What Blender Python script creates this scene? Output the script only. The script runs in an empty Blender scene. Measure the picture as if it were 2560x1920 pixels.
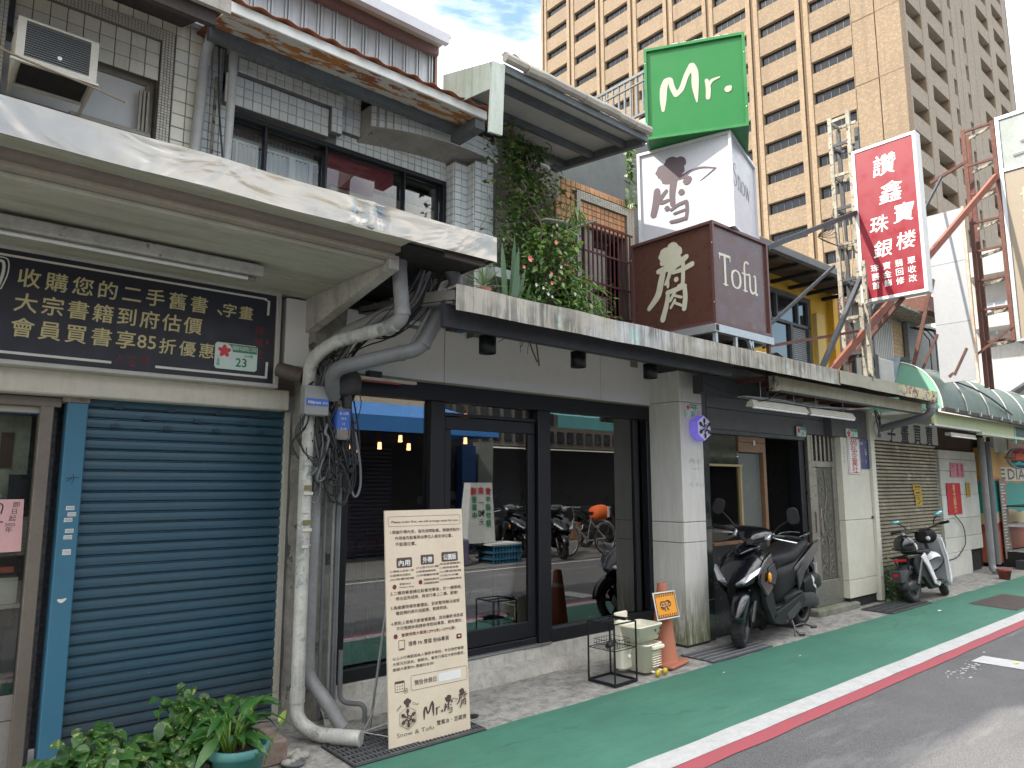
import bpy, math, random
from mathutils import Vector, Matrix, noise as mnoise
random.seed(11)
PI = math.pi
SC = bpy.context.scene
COL = SC.collection
# ---------------------------------------------------------------- camera, sky, sun, exposure
cam_d = bpy.data.cameras.new('camera'); cam = bpy.data.objects.new('camera', cam_d); COL.objects.link(cam)
cam_d.sensor_fit = 'HORIZONTAL'; cam_d.sensor_width = 36.0; cam_d.lens = 36.0 * 1784.87 / 2560.0
cam_d.clip_start = 0.05; cam_d.clip_end = 2000
YAW, PITCH, ROLL = 0.712749844, 0.140240843, -0.001164273
f = Vector((math.sin(YAW) * math.cos(PITCH), math.cos(YAW) * math.cos(PITCH), math.sin(PITCH)))
r = f.cross(Vector((0, 0, 1))).normalized(); u = r.cross(f)
r2 = r * math.cos(ROLL) + u * math.sin(ROLL); u2 = -r * math.sin(ROLL) + u * math.cos(ROLL)
cm = Matrix((r2, u2, -f)).transposed().to_4x4(); cm.translation = Vector((0, 0, 1.5))
cam.matrix_world = cm
SC.camera = cam

SUN_EL, SUN_AZ = math.radians(45), math.radians(25)      # azimuth: from -X towards +Y
sdir = Vector((-math.cos(SUN_EL) * math.cos(SUN_AZ), math.cos(SUN_EL) * math.sin(SUN_AZ), math.sin(SUN_EL)))
sl = bpy.data.lights.new('sun', 'SUN'); sl.energy = 2.0; sl.angle = math.radians(0.6); sl.color = (1.0, .93, .82)
so = bpy.data.objects.new('sun', sl); COL.objects.link(so)
so.rotation_euler = sdir.to_track_quat('Z', 'Y').to_euler(); so.location = sdir * 60

W = bpy.data.worlds.new('World'); SC.world = W; W.use_nodes = True
wt = W.node_tree; wt.nodes.clear(); N = wt.nodes.new; L = wt.links.new
sky = N('ShaderNodeTexSky'); sky.sky_type = 'NISHITA'; sky.sun_disc = False
sky.sun_elevation = SUN_EL; sky.sun_rotation = math.atan2(sdir.x, sdir.y); sky.air_density = 1.3; sky.dust_density = 1.0; sky.ozone_density = 2.0
tc = N('ShaderNodeTexCoord'); mp = N('ShaderNodeMapping'); mp.inputs['Scale'].default_value = (1.0, 1.0, 2.6); mp.inputs['Location'].default_value = (0.35, 0.1, 0.4)
n1 = N('ShaderNodeTexNoise'); n1.inputs['Scale'].default_value = 2.1; n1.inputs['Detail'].default_value = 9; n1.inputs['Roughness'].default_value = .58; n1.inputs['Distortion'].default_value = .35
rp = N('ShaderNodeValToRGB'); rp.color_ramp.elements[0].position = .36; rp.color_ramp.elements[1].position = .56
n2 = N('ShaderNodeTexNoise'); n2.inputs['Scale'].default_value = 4.2; n2.inputs['Detail'].default_value = 7
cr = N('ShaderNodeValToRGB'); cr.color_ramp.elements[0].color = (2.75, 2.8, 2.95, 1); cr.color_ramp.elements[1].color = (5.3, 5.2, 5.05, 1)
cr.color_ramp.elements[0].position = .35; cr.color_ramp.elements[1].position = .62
mx = N('ShaderNodeMix'); mx.data_type = 'RGBA'; bg = N('ShaderNodeBackground'); bg.inputs['Strength'].default_value = 0.105; ow = N('ShaderNodeOutputWorld')
sb = N('ShaderNodeMix'); sb.data_type = 'RGBA'; sb.blend_type = 'MULTIPLY'; sb.inputs[0].default_value = 1.0; sb.inputs[7].default_value = (.80, .78, .76, 1)
L(tc.outputs['Generated'], mp.inputs[0]); L(mp.outputs[0], n1.inputs[0]); L(mp.outputs[0], n2.inputs[0])
# clouds made brighter towards the unseen zenith, adding fill light to the shade
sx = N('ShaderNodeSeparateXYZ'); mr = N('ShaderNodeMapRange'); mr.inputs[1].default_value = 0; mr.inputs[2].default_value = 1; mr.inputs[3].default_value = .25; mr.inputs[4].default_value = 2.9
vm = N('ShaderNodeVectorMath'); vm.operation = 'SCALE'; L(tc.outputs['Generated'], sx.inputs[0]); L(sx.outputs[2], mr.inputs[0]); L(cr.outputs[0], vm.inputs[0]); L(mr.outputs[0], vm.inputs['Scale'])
L(n1.outputs[0], rp.inputs[0]); L(n2.outputs[0], cr.inputs[0]); L(rp.outputs[0], mx.inputs[0])
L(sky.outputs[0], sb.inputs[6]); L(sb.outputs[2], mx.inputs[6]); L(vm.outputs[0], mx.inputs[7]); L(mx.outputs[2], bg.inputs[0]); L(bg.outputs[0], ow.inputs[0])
vs = SC.view_settings; vs.view_transform = 'Standard'; vs.look = 'None'; vs.exposure = 2.2; vs.gamma = 1.0; vs.use_curve_mapping = False
SC.display_settings.display_device = 'sRGB'
SC.cycles.max_bounces = 8; SC.cycles.transparent_max_bounces = 12; SC.cycles.use_denoising = True
SC.cycles.sample_clamp_indirect = 6

# ---------------------------------------------------------------- scene-graph helpers
ORG = {}
def props(o, label=None, cat=None, group=None, kind=None):
    if label: o['label'] = label
    if cat: o['category'] = cat
    if group: o['group'] = group
    if kind: o['kind'] = kind
    return o
def thing(name, label, cat, loc=(0, 0, 0), rot=None, group=None):
    o = bpy.data.objects.new(name, None); o.empty_display_size = .1; COL.objects.link(o)
    o.location = loc
    ORG[o.name] = Vector(loc) if rot is None else Vector((0, 0, 0))   # rotated things are built in local coordinates
    if rot is not None: o.rotation_euler = rot if isinstance(rot, tuple) else (0, 0, rot)
    return props(o, label, cat, group)
def copy_tree(o, parent=None):
    c = o.copy(); COL.objects.link(c)
    if parent is not None:
        c.parent = parent; c.matrix_parent_inverse = o.matrix_parent_inverse.copy()
    for ch in o.children: copy_tree(ch, c)
    return c
class MB:
    def __init__(s): s.v = []; s.f = []; s.sm = []
    def add(s, vs, fs, smooth=False):
        b = len(s.v); s.v += [Vector(p) for p in vs]; s.f += [tuple(b + i for i in q) for q in fs]; s.sm += [smooth] * len(fs); return s
    def quad(s, a, b, c, d): return s.add([a, b, c, d], [(0, 1, 2, 3)])
    def box(s, a, b):
        x0, y0, z0 = [min(a[i], b[i]) for i in range(3)]; x1, y1, z1 = [max(a[i], b[i]) for i in range(3)]
        return s.add([(x0,y0,z0),(x1,y0,z0),(x1,y1,z0),(x0,y1,z0),(x0,y0,z1),(x1,y0,z1),(x1,y1,z1),(x0,y1,z1)],
                     [(0,3,2,1),(4,5,6,7),(0,1,5,4),(1,2,6,5),(2,3,7,6),(3,0,4,7)])
    def cbox(s, c, d, rot=None):
        hx, hy, hz = d[0] / 2, d[1] / 2, d[2] / 2
        P = [Vector((i * hx, j * hy, k * hz)) for i, j, k in ((-1,-1,-1),(1,-1,-1),(1,1,-1),(-1,1,-1),(-1,-1,1),(1,-1,1),(1,1,1),(-1,1,1))]
        if rot is not None: P = [rot @ p for p in P]
        return s.add([p + Vector(c) for p in P], [(0,3,2,1),(4,5,6,7),(0,1,5,4),(1,2,6,5),(2,3,7,6),(3,0,4,7)])
    def bbox(s, a, b, bev):   # box with bevelled vertical & front edges (chamfer all edges cheaply)
        x0, y0, z0 = [min(a[i], b[i]) for i in range(3)]; x1, y1, z1 = [max(a[i], b[i]) for i in range(3)]
        e = min(bev, (x1-x0)/3, (y1-y0)/3, (z1-z0)/3)
        ring = lambda z, i: [(x0+e+i,y0+i,z),(x1-e-i,y0+i,z),(x1-i,y0+e+i,z),(x1-i,y1-e-i,z),(x1-e-i,y1-i,z),(x0+e+i,y1-i,z),(x0+i,y1-e-i,z),(x0+i,y0+e+i,z)]
        vs = ring(z0, e) + ring(z0 + e, 0) + ring(z1 - e, 0) + ring(z1, e); fs = [tuple(range(7, -1, -1)), tuple(range(24, 32))]
        for k in range(3):
            for i in range(8): fs.append((k*8+i, k*8+(i+1) % 8, k*8+8+(i+1) % 8, k*8+8+i))
        return s.add(vs, fs)
    def bar(s, a, b, w, h=None, up=(0, 0, 1)):
        a, b = Vector(a), Vector(b); h = h or w; d = (b - a); Ln = d.length; d.normalize(); U = Vector(up)
        if abs(d.dot(U)) > .98: U = Vector((0, 1, 0))
        sx = d.cross(U).normalized(); uu = sx.cross(d)
        P = [a + sx*i*w/2 + uu*j*h/2 for i, j in ((-1,-1),(1,-1),(1,1),(-1,1))]; P += [p + d*Ln for p in P]
        return s.add(P, [(0,3,2,1),(4,5,6,7),(0,1,5,4),(1,2,6,5),(2,3,7,6),(3,0,4,7)])
    def tube(s, pts, rad, n=8, cap=True, smooth=True):
        pts = [Vector(p) for p in pts]; rs = rad if isinstance(rad, (list, tuple)) else [rad] * len(pts); vs = []; prev = None
        for i, p in enumerate(pts):
            t = (pts[min(i+1, len(pts)-1)] - pts[max(i-1, 0)]).normalized()
            if prev is None:
                q = Vector((0, 0, 1)) if abs(t.z) < .9 else Vector((1, 0, 0)); nx = t.cross(q).normalized()
            else:
                nx = (prev - t * prev.dot(t)).normalized()
            prev = nx; ny = t.cross(nx)
            for k in range(n):
                a = 2*PI*k/n; vs.append(p + (nx*math.cos(a) + ny*math.sin(a)) * rs[i])
        fs = [(i*n+k, i*n+(k+1) % n, (i+1)*n+(k+1) % n, (i+1)*n+k) for i in range(len(pts)-1) for k in range(n)]
        s.add(vs, fs, smooth)
        if cap: 
            m = len(pts) - 1
            s.add(vs[:n], [tuple(range(n-1, -1, -1))]); s.add(vs[m*n:], [tuple(range(n))])
        return s
    def lathe(s, c, prof, n=24, axis='z', smooth=True):
        c = Vector(c); vs = []
        for rr, h in prof:
            for k in range(n):
                a = 2*PI*k/n; x, y = rr*math.cos(a), rr*math.sin(a)
                vs.append(c + (Vector((x, y, h)) if axis == 'z' else Vector((x, h, y)) if axis == 'y' else Vector((h, x, y))))
        fs = [(i*n+k, i*n+(k+1) % n, (i+1)*n+(k+1) % n, (i+1)*n+k) for i in range(len(prof)-1) for k in range(n)]
        return s.add(vs, fs, smooth)
    def disc(s, c, rad, n=20, axis='z'):
        c = Vector(c); vs = [c + (Vector((rad*math.cos(2*PI*k/n), rad*math.sin(2*PI*k/n), 0)) if axis == 'z' else Vector((rad*math.cos(2*PI*k/n), 0, rad*math.sin(2*PI*k/n))) if axis == 'y' else Vector((0, rad*math.cos(2*PI*k/n), rad*math.sin(2*PI*k/n)))) for k in range(n)]
        return s.add(vs, [tuple(range(n))])
    def prism(s, poly, fr, th):
        """poly in (a,b) of frame fr=(O,R,U,Nrm); extruded by th along the frame normal"""
        O, R_, U, Nn = fr; n = len(poly)
        vs = [O + R_*a + U*b for a, b in poly] + [O + R_*a + U*b + Nn*th for a, b in poly]
        fs = [tuple(range(n-1, -1, -1)), tuple(range(n, 2*n))] + [(i, (i+1) % n, n+(i+1) % n, n+i) for i in range(n)]
        return s.add(vs, fs)
    def sphere(s, c, rad, sc=(1, 1, 1), n=16, m=10):
        c = Vector(c); vs = []
        for i in range(m+1):
            th = PI*i/m
            for k in range(n):
                a = 2*PI*k/n; vs.append(c + Vector((math.sin(th)*math.cos(a)*sc[0], math.sin(th)*math.sin(a)*sc[1], math.cos(th)*sc[2]))*rad)
        return s.add(vs, [(i*n+k, i*n+(k+1) % n, (i+1)*n+(k+1) % n, (i+1)*n+k) for i in range(m) for k in range(n)], True)
    def loft(s, secs, n=20, ex=2.6, res=3, caps=True, smooth=True):
        """secs: (x, y, z, half_w(y), half_h(z), tilt) superelliptic rings, interpolated"""
        pts = []
        S_ = [tuple(list(q) + [0.0]) if len(q) == 5 else q for q in secs]
        for i in range(len(S_) - 1):
            p0, p1, p2, p3 = S_[max(i-1, 0)], S_[i], S_[i+1], S_[min(i+2, len(S_)-1)]
            for k in range(res):
                t = k / res
                pts.append(tuple(.5*((2*b) + (-a+c)*t + (2*a-5*b+4*c-d)*t*t + (-a+3*b-3*c+d)*t**3) for a, b, c, d in zip(p0, p1, p2, p3)))
        pts.append(S_[-1]); vs = []
        for x, y, z, w, h, tl in pts:
            for k in range(n):
                a = 2*PI*k/n; ca, sa = math.cos(a), math.sin(a)
                yy = math.copysign(abs(ca)**(2/ex), ca)*max(w, .001); zz = math.copysign(abs(sa)**(2/ex), sa)*max(h, .001)
                vs.append((x + zz*math.sin(tl), y + yy, z + zz*math.cos(tl)))
        s.add(vs, [(i*n+k, (i+1)*n+k, (i+1)*n+(k+1) % n, i*n+(k+1) % n) for i in range(len(pts)-1) for k in range(n)], smooth)
        if caps:
            m = len(pts)-1; s.add(vs[:n], [tuple(range(n))]); s.add(vs[m*n:], [tuple(range(n-1, -1, -1))])
        return s
    def xf(s, M):
        s.v = [M @ p for p in s.v]; return s
    def mesh(s, name, mat, off=Vector((0, 0, 0))):
        me = bpy.data.meshes.new(name); me.from_pydata([tuple(p - off) for p in s.v], [], s.f)
        me.polygons.foreach_set('use_smooth', s.sm)
        if mat: me.materials.append(mat)
        me.update(); return me
    def build(s, name, mat, parent=None, label=None, cat=None, group=None, kind=None):
        if parent is not None: off = ORG[parent.name]
        elif cat and s.v:      # a thing of one mesh: origin at its base
            xs = [p.x for p in s.v]; ys = [p.y for p in s.v]; off = Vector(((min(xs)+max(xs))/2, (min(ys)+max(ys))/2, min(p.z for p in s.v)))
        else: off = Vector((0, 0, 0))
        o = bpy.data.objects.new(name, s.mesh(name, mat, off)); COL.objects.link(o)
        if parent is not None: o.parent = parent
        else: o.location = off
        ORG[o.name] = off
        return props(o, label, cat, group, kind)
def inst(name, me, parent, pos, rot=None, scale=None):
    o = bpy.data.objects.new(name, me); COL.objects.link(o); o.parent = parent
    o.location = Vector(pos) - ORG[parent.name]; 
    if rot is not None: o.rotation_euler = rot
    if scale is not None: o.scale = scale
    return o
V = Vector
def B(name, a, b, mat, parent=None, bev=0, **k):
    m = MB(); m.bbox(a, b, bev) if bev else m.box(a, b); return m.build(name, mat, parent, **k)
def bez(pts, res=6):
    pts = [Vector(p) for p in pts]; out = []
    for i in range(len(pts)-1):
        a, b, c, d = pts[max(i-1, 0)], pts[i], pts[i+1], pts[min(i+2, len(pts)-1)]
        for k in range(res):
            t = k/res; out.append(.5*((2*b)+(-a+c)*t+(2*a-5*b+4*c-d)*t*t+(-a+3*b-3*c+d)*t**3))
    return out + [pts[-1]]
def rounded(pts, rad, k=5):
    pts = [Vector(p) for p in pts]; out = [pts[0]]
    for i in range(1, len(pts)-1):
        a, b, c = pts[i-1], pts[i], pts[i+1]; d1 = (a-b).normalized(); d2 = (c-b).normalized()
        rr = min(rad, (a-b).length*.45, (c-b).length*.45); p, q = b+d1*rr, b+d2*rr
        for j in range(k+1):
            t = j/k; out.append(p*(1-t)**2 + b*2*t*(1-t) + q*t*t)
    return out + [pts[-1]]

# ---------------------------------------------------------------- materials
MATS = {}
def srgb(h):
    h = h.lstrip('#'); c = [int(h[i:i+2], 16)/255 for i in (0, 2, 4)]
    return tuple((x/12.92 if x <= .04045 else ((x+.055)/1.055)**2.4) for x in c)
class NT:
    def __init__(s, name):
        s.m = bpy.data.materials.new(name); s.m.use_nodes = True; s.t = s.m.node_tree; s.t.nodes.clear(); s.out = s.n('ShaderNodeOutputMaterial')
        s.p = s.n('ShaderNodeBsdfPrincipled'); s.l(s.p.outputs[0], s.out.inputs[0]); s.geo = s.n('ShaderNodeNewGeometry'); s._pos = s.geo.outputs['Position']
    def n(s, t, **k):
        q = s.t.nodes.new(t)
        for a, b in k.items(): setattr(q, a, b)
        return q
    def l(s, a, b): s.t.links.new(a, b)
    def pos(s, sc=(1, 1, 1)):
        m = s.n('ShaderNodeMapping'); m.inputs['Scale'].default_value = sc; s.l(s._pos, m.inputs[0]); return m.outputs[0]
    def noise(s, scale, detail=5, rough=.6, sc=(1, 1, 1), dist=0):
        q = s.n('ShaderNodeTexNoise'); q.inputs['Scale'].default_value = scale; q.inputs['Detail'].default_value = detail; q.inputs['Roughness'].default_value = rough; q.inputs['Distortion'].default_value = dist
        s.l(s.pos(sc), q.inputs[0]); return q.outputs[0]
    def vor(s, scale, feat='F1', sc=(1, 1, 1)):
        q = s.n('ShaderNodeTexVoronoi', feature=feat); q.inputs['Scale'].default_value = scale; s.l(s.pos(sc), q.inputs[0]); return q.outputs[0]
    def ramp(s, x, a, b, ca=0., cb=1.):
        q = s.n('ShaderNodeMapRange'); q.inputs[1].default_value = a; q.inputs[2].default_value = b; q.inputs[3].default_value = ca; q.inputs[4].default_value = cb; s.l(x, q.inputs[0]); return q.outputs[0]
    def mul(s, a, b, op='MULTIPLY'):
        q = s.n('ShaderNodeMath', operation=op)
        for i, x in enumerate((a, b)):
            if isinstance(x, (int, float)): q.inputs[i].default_value = x
            else: s.l(x, q.inputs[i])
        return q.outputs[0]
    def mix(s, fac, a, b, blend='MIX'):
        q = s.n('ShaderNodeMix', data_type='RGBA', blend_type=blend)
        for i, x in ((0, fac), (6, a), (7, b)):
            if isinstance(x, (int, float)): q.inputs[i].default_value = x
            elif isinstance(x, tuple): q.inputs[i].default_value = (*x[:3], 1)
            else: s.l(x, q.inputs[i])
        return q.outputs[2]
    def rnd(s): return s.n('ShaderNodeObjectInfo').outputs['Random']
    def bump(s, h, strength=.3, dist=.01):
        q = s.n('ShaderNodeBump'); q.inputs['Strength'].default_value = strength; q.inputs['Distance'].default_value = dist; s.l(h, q.inputs['Height']); s.l(q.outputs[0], s.p.inputs['Normal']); return q
    def fin(s, col, rough=.6, metal=0., spec=.5):
        for k, x in (('Base Color', col), ('Roughness', rough), ('Metallic', metal), ('Specular IOR Level', spec)):
            if isinstance(x, tuple): s.p.inputs[k].default_value = (*x[:3], 1)
            elif isinstance(x, (int, float)): s.p.inputs[k].default_value = x
            else: s.l(x, s.p.inputs[k])
        return s.m
def wm(name, col, dirt=None, amt=.5, scale=3., rough=.6, metal=0., bump=.15, bs=60., streak=0., rand=0., spec=.4, peel=None, pk=(.58, .6), ps=6., bdist=.004):
    """general weathered surface: broad mottling, vertical streaks, per-piece tone, fine relief, optional peeled patches"""
    if name in MATS: return MATS[name]
    t = NT(name); c = col; dirt = dirt or tuple(x*.55 for x in col)
    c = t.mix(t.mul(t.ramp(t.noise(scale, 8, .65), .35, .75), amt), c, dirt)
    c = t.mix(t.mul(t.ramp(t.noise(scale*9, 4, .7), .45, .8), amt*.5), c, tuple(x*.7 for x in dirt))
    if streak: c = t.mix(t.mul(t.ramp(t.noise(1., 6, .75, (16, 16, .9)), .5, .72), streak), c, tuple(x*.35 for x in dirt))
    if rand:
        rv = t.ramp(t.rnd(), 0, 1, 1-rand, 1+rand); hs = t.n('ShaderNodeHueSaturation'); t.l(rv, hs.inputs['Value']); t.l(c, hs.inputs['Color']); c = hs.outputs[0]
    if peel: c = t.mix(t.ramp(t.noise(ps, 9, .7), pk[0], pk[1]), c, peel)
    if bump: t.bump(t.noise(bs, 6, .7), bump, bdist)
    rr = t.ramp(t.noise(scale*4, 5), .3, .7, max(.03, rough-.1), min(1, rough+.12))
    MATS[name] = t.fin(c, rr, metal, spec); return MATS[name]
def pm(name, col, rough=.5, metal=0., spec=.5, coat=0., emit=None, es=1.):
    if name in MATS: return MATS[name]
    t = NT(name); v = t.mix(t.mul(t.ramp(t.noise(9, 6, .7), .4, .8), .35), col, tuple(x*.6 for x in col))
    m = t.fin(v, t.ramp(t.noise(14, 6), .3, .75, max(.02, rough-.06), rough+.1), metal, spec)
    if coat: t.p.inputs['Coat Weight'].default_value = coat; t.p.inputs['Coat Roughness'].default_value = .05
    if emit: t.p.inputs['Emission Color'].default_value = (*emit, 1); t.p.inputs['Emission Strength'].default_value = es
    MATS[name] = m; return m
def glass(name, tint=(.75, .8, .8), refl=.35, rough=0.0, fk=1.6):
    if name in MATS: return MATS[name]
    t = NT(name); tr = t.n('ShaderNodeBsdfTransparent'); tr.inputs[0].default_value = (*tint, 1); gl = t.n('ShaderNodeBsdfGlossy'); gl.inputs['Roughness'].default_value = rough
    fr = t.n('ShaderNodeFresnel'); fr.inputs[0].default_value = 1.5; m = t.n('ShaderNodeMixShader')
    t.l(t.mul(t.mul(fr.outputs[0], fk), refl, 'ADD'), m.inputs[0]); t.l(tr.outputs[0], m.inputs[1]); t.l(gl.outputs[0], m.inputs[2]); t.l(m.outputs[0], t.out.inputs[0])
    MATS[name] = t.m; return t.m

# ---------------------------------------------------------------- lettering and brush strokes
_fc = {}
def text_mesh(body, bold=0.):
    k = (body, bold)
    if k not in _fc:
        c = bpy.data.curves.new('lettering_curve', 'FONT'); c.body = body; c.offset = bold; c.resolution_u = 2
        o = bpy.data.objects.new('lettering_curve', c)
        me = bpy.data.meshes.new_from_object(o); vs = [tuple(v.co) for v in me.vertices]; fs = [tuple(p.vertices) for p in me.polygons]
        bpy.data.objects.remove(o); bpy.data.curves.remove(c); bpy.data.meshes.remove(me)
        if vs:
            x0 = min(v[0] for v in vs); x1 = max(v[0] for v in vs); y0 = min(v[1] for v in vs); y1 = max(v[1] for v in vs)
        else: x0 = x1 = y0 = y1 = 0
        _fc[k] = (vs, fs, x0, x1, y0, y1)
    return _fc[k]
def frame(O, R_, U):
    O, R_, U = Vector(O), Vector(R_).normalized(), Vector(U).normalized(); return (O, R_, U, R_.cross(U).normalized())
def put_text(mb, body, fr, x, y, h, w=None, bold=0., eps=.0015, align='c', shear=0., rot=0.):
    """centre (or l) of the text at (x,y) in frame, glyph height h; weight is added by overlaid copies a hair apart"""
    if bold > 0:
        q = min(bold, .03)*h*.9
        for k, (dx, dy) in enumerate(((q, 0), (-q, 0), (0, q), (0, -q))): put_text(mb, body, fr, x+dx, y+dy, h, w, 0., eps+.00012*k, align, shear, rot)
        return
    vs, fs, x0, x1, y0, y1 = text_mesh(body, bold)
    if not vs: return
    s = h/.9; sx = s if w is None else w/(x1-x0); ox = (x0+x1)/2 if align == 'c' else x0; oy = .35
    O, R_, U, Nn = fr; out = []
    for a, b, _ in vs:
        p = (a-ox)*sx; q = (b-oy)*s; p += q*shear
        if rot: p, q = p*math.cos(rot)-q*math.sin(rot), p*math.sin(rot)+q*math.cos(rot)
        out.append(O + R_*(x+p) + U*(y+q) + Nn*eps)
    mb.add(out, fs)
def spaced(mb, body, fr, x0, x1, y, h, **k):
    n = len(body)
    for i, ch in enumerate(body):
        if ch != ' ': put_text(mb, ch, fr, x0 + (x1-x0)*i/max(1, n-1), y, h, **k)
def strokes(mb, lst, fr, eps=.0015):
    """lst of (points, widths): smooth brush strokes as flat strips, each laid a hair above the last"""
    O, R_, U, Nn = fr; e = eps
    for pts, ws in lst:
        e += .00025
        if len(pts) == 1:
            cx, cy = pts[0]; n = 14; mb.add([O + R_*(cx+ws*(1+.12*math.sin(3*k))*math.cos(2*PI*k/n)) + U*(cy+ws*math.sin(2*PI*k/n)) + Nn*e for k in range(n)], [tuple(range(n))]); continue
        if isinstance(ws, (int, float)): ws = [ws]*len(pts)
        P = bez([(p[0], p[1], w) for p, w in zip(pts, ws)], 6); n = len(P); Lf, Rt = [], []
        for i, p in enumerate(P):
            d = P[min(i+1, n-1)] - P[max(i-1, 0)]; q = Vector((-d.y, d.x)); q = q.normalized() if q.length > 1e-9 else Vector((0, 1)); w = max(p.z, .0002)/2
            Lf.append((p.x+q.x*w, p.y+q.y*w)); Rt.append((p.x-q.x*w, p.y-q.y*w))
        vs = []; to = lambda a: O + R_*a[0] + U*a[1] + Nn*e
        for a, b in zip(Lf, Rt): vs += [to(a), to(b)]
        mb.add(vs, [(2*i, 2*i+1, 2*i+3, 2*i+2) for i in range(n-1)])
        for p in (P[0], P[-1]):
            e += .00012; w = max(p.z, .0002)/2
            mb.add([O + R_*(p.x+w*math.cos(2*PI*k/10)) + U*(p.y+w*math.sin(2*PI*k/10)) + Nn*e for k in range(10)], [tuple(range(10))])
def norm_strokes(lst, ox, oy, sc, x, y, s, wk=1.):
    out = []
    for pts, ws in lst:
        q = [(x+(a-ox)/sc*s, y+(oy-b)/sc*s) for a, b in pts]; k = s/sc*wk
        out.append((q, [w*k for w in ws] if isinstance(ws, (list, tuple)) else ws*k))
    return out
SNOW_CH = [([(1085,728)],35),([(1130,700)],38),([(1172,702)],31),([(1112,755)],42),([(1160,735)],34),([(1140,760),(1137,800),(1130,850),(1130,905)],[46,36,30,26]),
  ([(1150,775),(1190,775),(1225,757),(1280,753),(1347,772)],[26,22,12,9,6]),([(1347,772),(1310,795),(1270,818)],[7,6,3]),
  ([(1052,822),(1045,880),(1030,940)],[32,34,30]),([(1100,830),(1065,870),(1078,885),(1108,880)],[16,22,20,14]),([(1205,803)],19),([(1215,795)],14),([(1176,854)],15),([(1101,921)],13),
  ([(1120,934),(1158,914),(1197,906)],[12,15,16]),([(1199,906),(1201,950),(1194,992)],[16,15,14]),([(1136,955),(1190,946)],[11,10]),([(1118,994),(1158,993),(1194,988)],[14,16,15])]
TOFU_CH = [([(1065,1208)],34),([(1105,1188)],30),([(1130,1205)],24),([(1080,1228)],30),([(1045,1240),(1090,1240),(1140,1236)],[24,26,22]),([(1108,1225),(1106,1272)],[40,36]),
  ([(1022,1276),(1080,1270),(1130,1262),(1180,1242)],[22,30,30,22]),([(1050,1280),(1035,1330),(1015,1390),(962,1443)],[26,30,30,20]),([(1090,1283),(1080,1315),(1060,1345)],[18,18,12]),([(1076,1315),(1074,1360)],13),
  ([(1105,1300),(1160,1295),(1210,1283)],[14,20,22]),([(1162,1265),(1160,1320),(1155,1362),(1132,1368)],[18,18,18,12]),([(1122,1335)],11),
  ([(1075,1385),(1065,1440),(1040,1508)],[18,22,26]),([(1070,1388),(1120,1382),(1168,1376)],[18,20,20]),([(1166,1378),(1168,1430),(1160,1478)],[20,22,22]),([(1115,1390),(1085,1428)],14),([(1100,1405),(1148,1424)],11),([(1112,1430),(1088,1462)],12),([(1106,1440),(1148,1462)],11)]
MR_CH = [([(1066,436),(1068,380),(1072,320),(1085,280)],[16,32,36,30]),([(1085,280),(1105,278),(1115,320),(1132,362)],[28,26,26,26]),([(1132,362),(1160,335),(1185,270),(1214,222)],[26,26,26,34]),
  ([(1214,222),(1228,260),(1228,330),(1233,418)],[36,34,34,8]),([(1287,405),(1290,355),(1283,312)],[22,24,18]),([(1290,345),(1308,318),(1345,306)],[18,16,8]),([(1383,376)],17),([(1392,368)],10)]
SERIF = {'T': [([(0,1),(.62,1)],.09),([(.31,1),(.31,0)],.12),([(.18,0),(.44,0)],.05),([(.0,1),(.0,.84)],.05),([(.62,1),(.62,.84)],.05)],
 'o': [([(.28,.62),(.08,.52),(.03,.31),(.09,.08),(.28,0),(.47,.09),(.54,.31),(.47,.54),(.28,.62)],[.05,.1,.12,.1,.05,.1,.12,.1,.05])],
 'f': [([(.42,1.02),(.28,1.04),(.18,.9),(.17,.5),(.17,0)],[.1,.06,.09,.11,.11]),([(.02,.6),(.36,.6)],.06),([(.06,0),(.3,0)],.05)],
 'u': [([(0,.6),(.1,.6),(.1,.2),(.16,.03),(.3,0),(.44,.1)],[.05,.1,.11,.1,.08,.05]),([(.36,.6),(.46,.6),(.46,.02),(.58,.02)],[.05,.1,.11,.05])],
 'S': [([(.46,.86),(.38,1.0),(.22,1.02),(.07,.86),(.12,.64),(.36,.46),(.46,.24),(.34,.02),(.16,-.02),(.03,.16)],[.06,.05,.06,.1,.12,.12,.12,.07,.05,.05])],
 'n': [([(0,.6),(.09,.6),(.09,0)],[.05,.1,.11]),([(.1,.44),(.22,.6),(.38,.58),(.43,.4),(.43,0)],[.04,.08,.1,.11,.11]),([(0,0),(.2,0)],.05),([(.34,0),(.54,0)],.05)],
 'w': [([(.02,.6),(.18,0)],[.12,.08]),([(.18,0),(.36,.6)],.05),([(.34,.6),(.52,0)],[.12,.08]),([(.52,0),(.68,.6)],.05)]}
def serif(mb, word, fr, x, y, h, adv=None, eps=.0015):
    wd = {'T': .7, 'o': .66, 'f': .4, 'u': .62, 'S': .6, 'n': .62, 'w': .76}
    for ch in word:
        strokes(mb, [([(x+a*h, y+b*h) for a, b in p], [w*h for w in ws] if isinstance(ws, list) else ws*h) for p, ws in SERIF[ch]], fr, eps); x += wd[ch]*h*(adv or 1)
def hexpts(c, rad, n=6, a0=PI/2): return [(c[0]+rad*math.cos(a0+2*PI*k/n), c[1]+rad*math.sin(a0+2*PI*k/n)) for k in range(n)]
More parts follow.
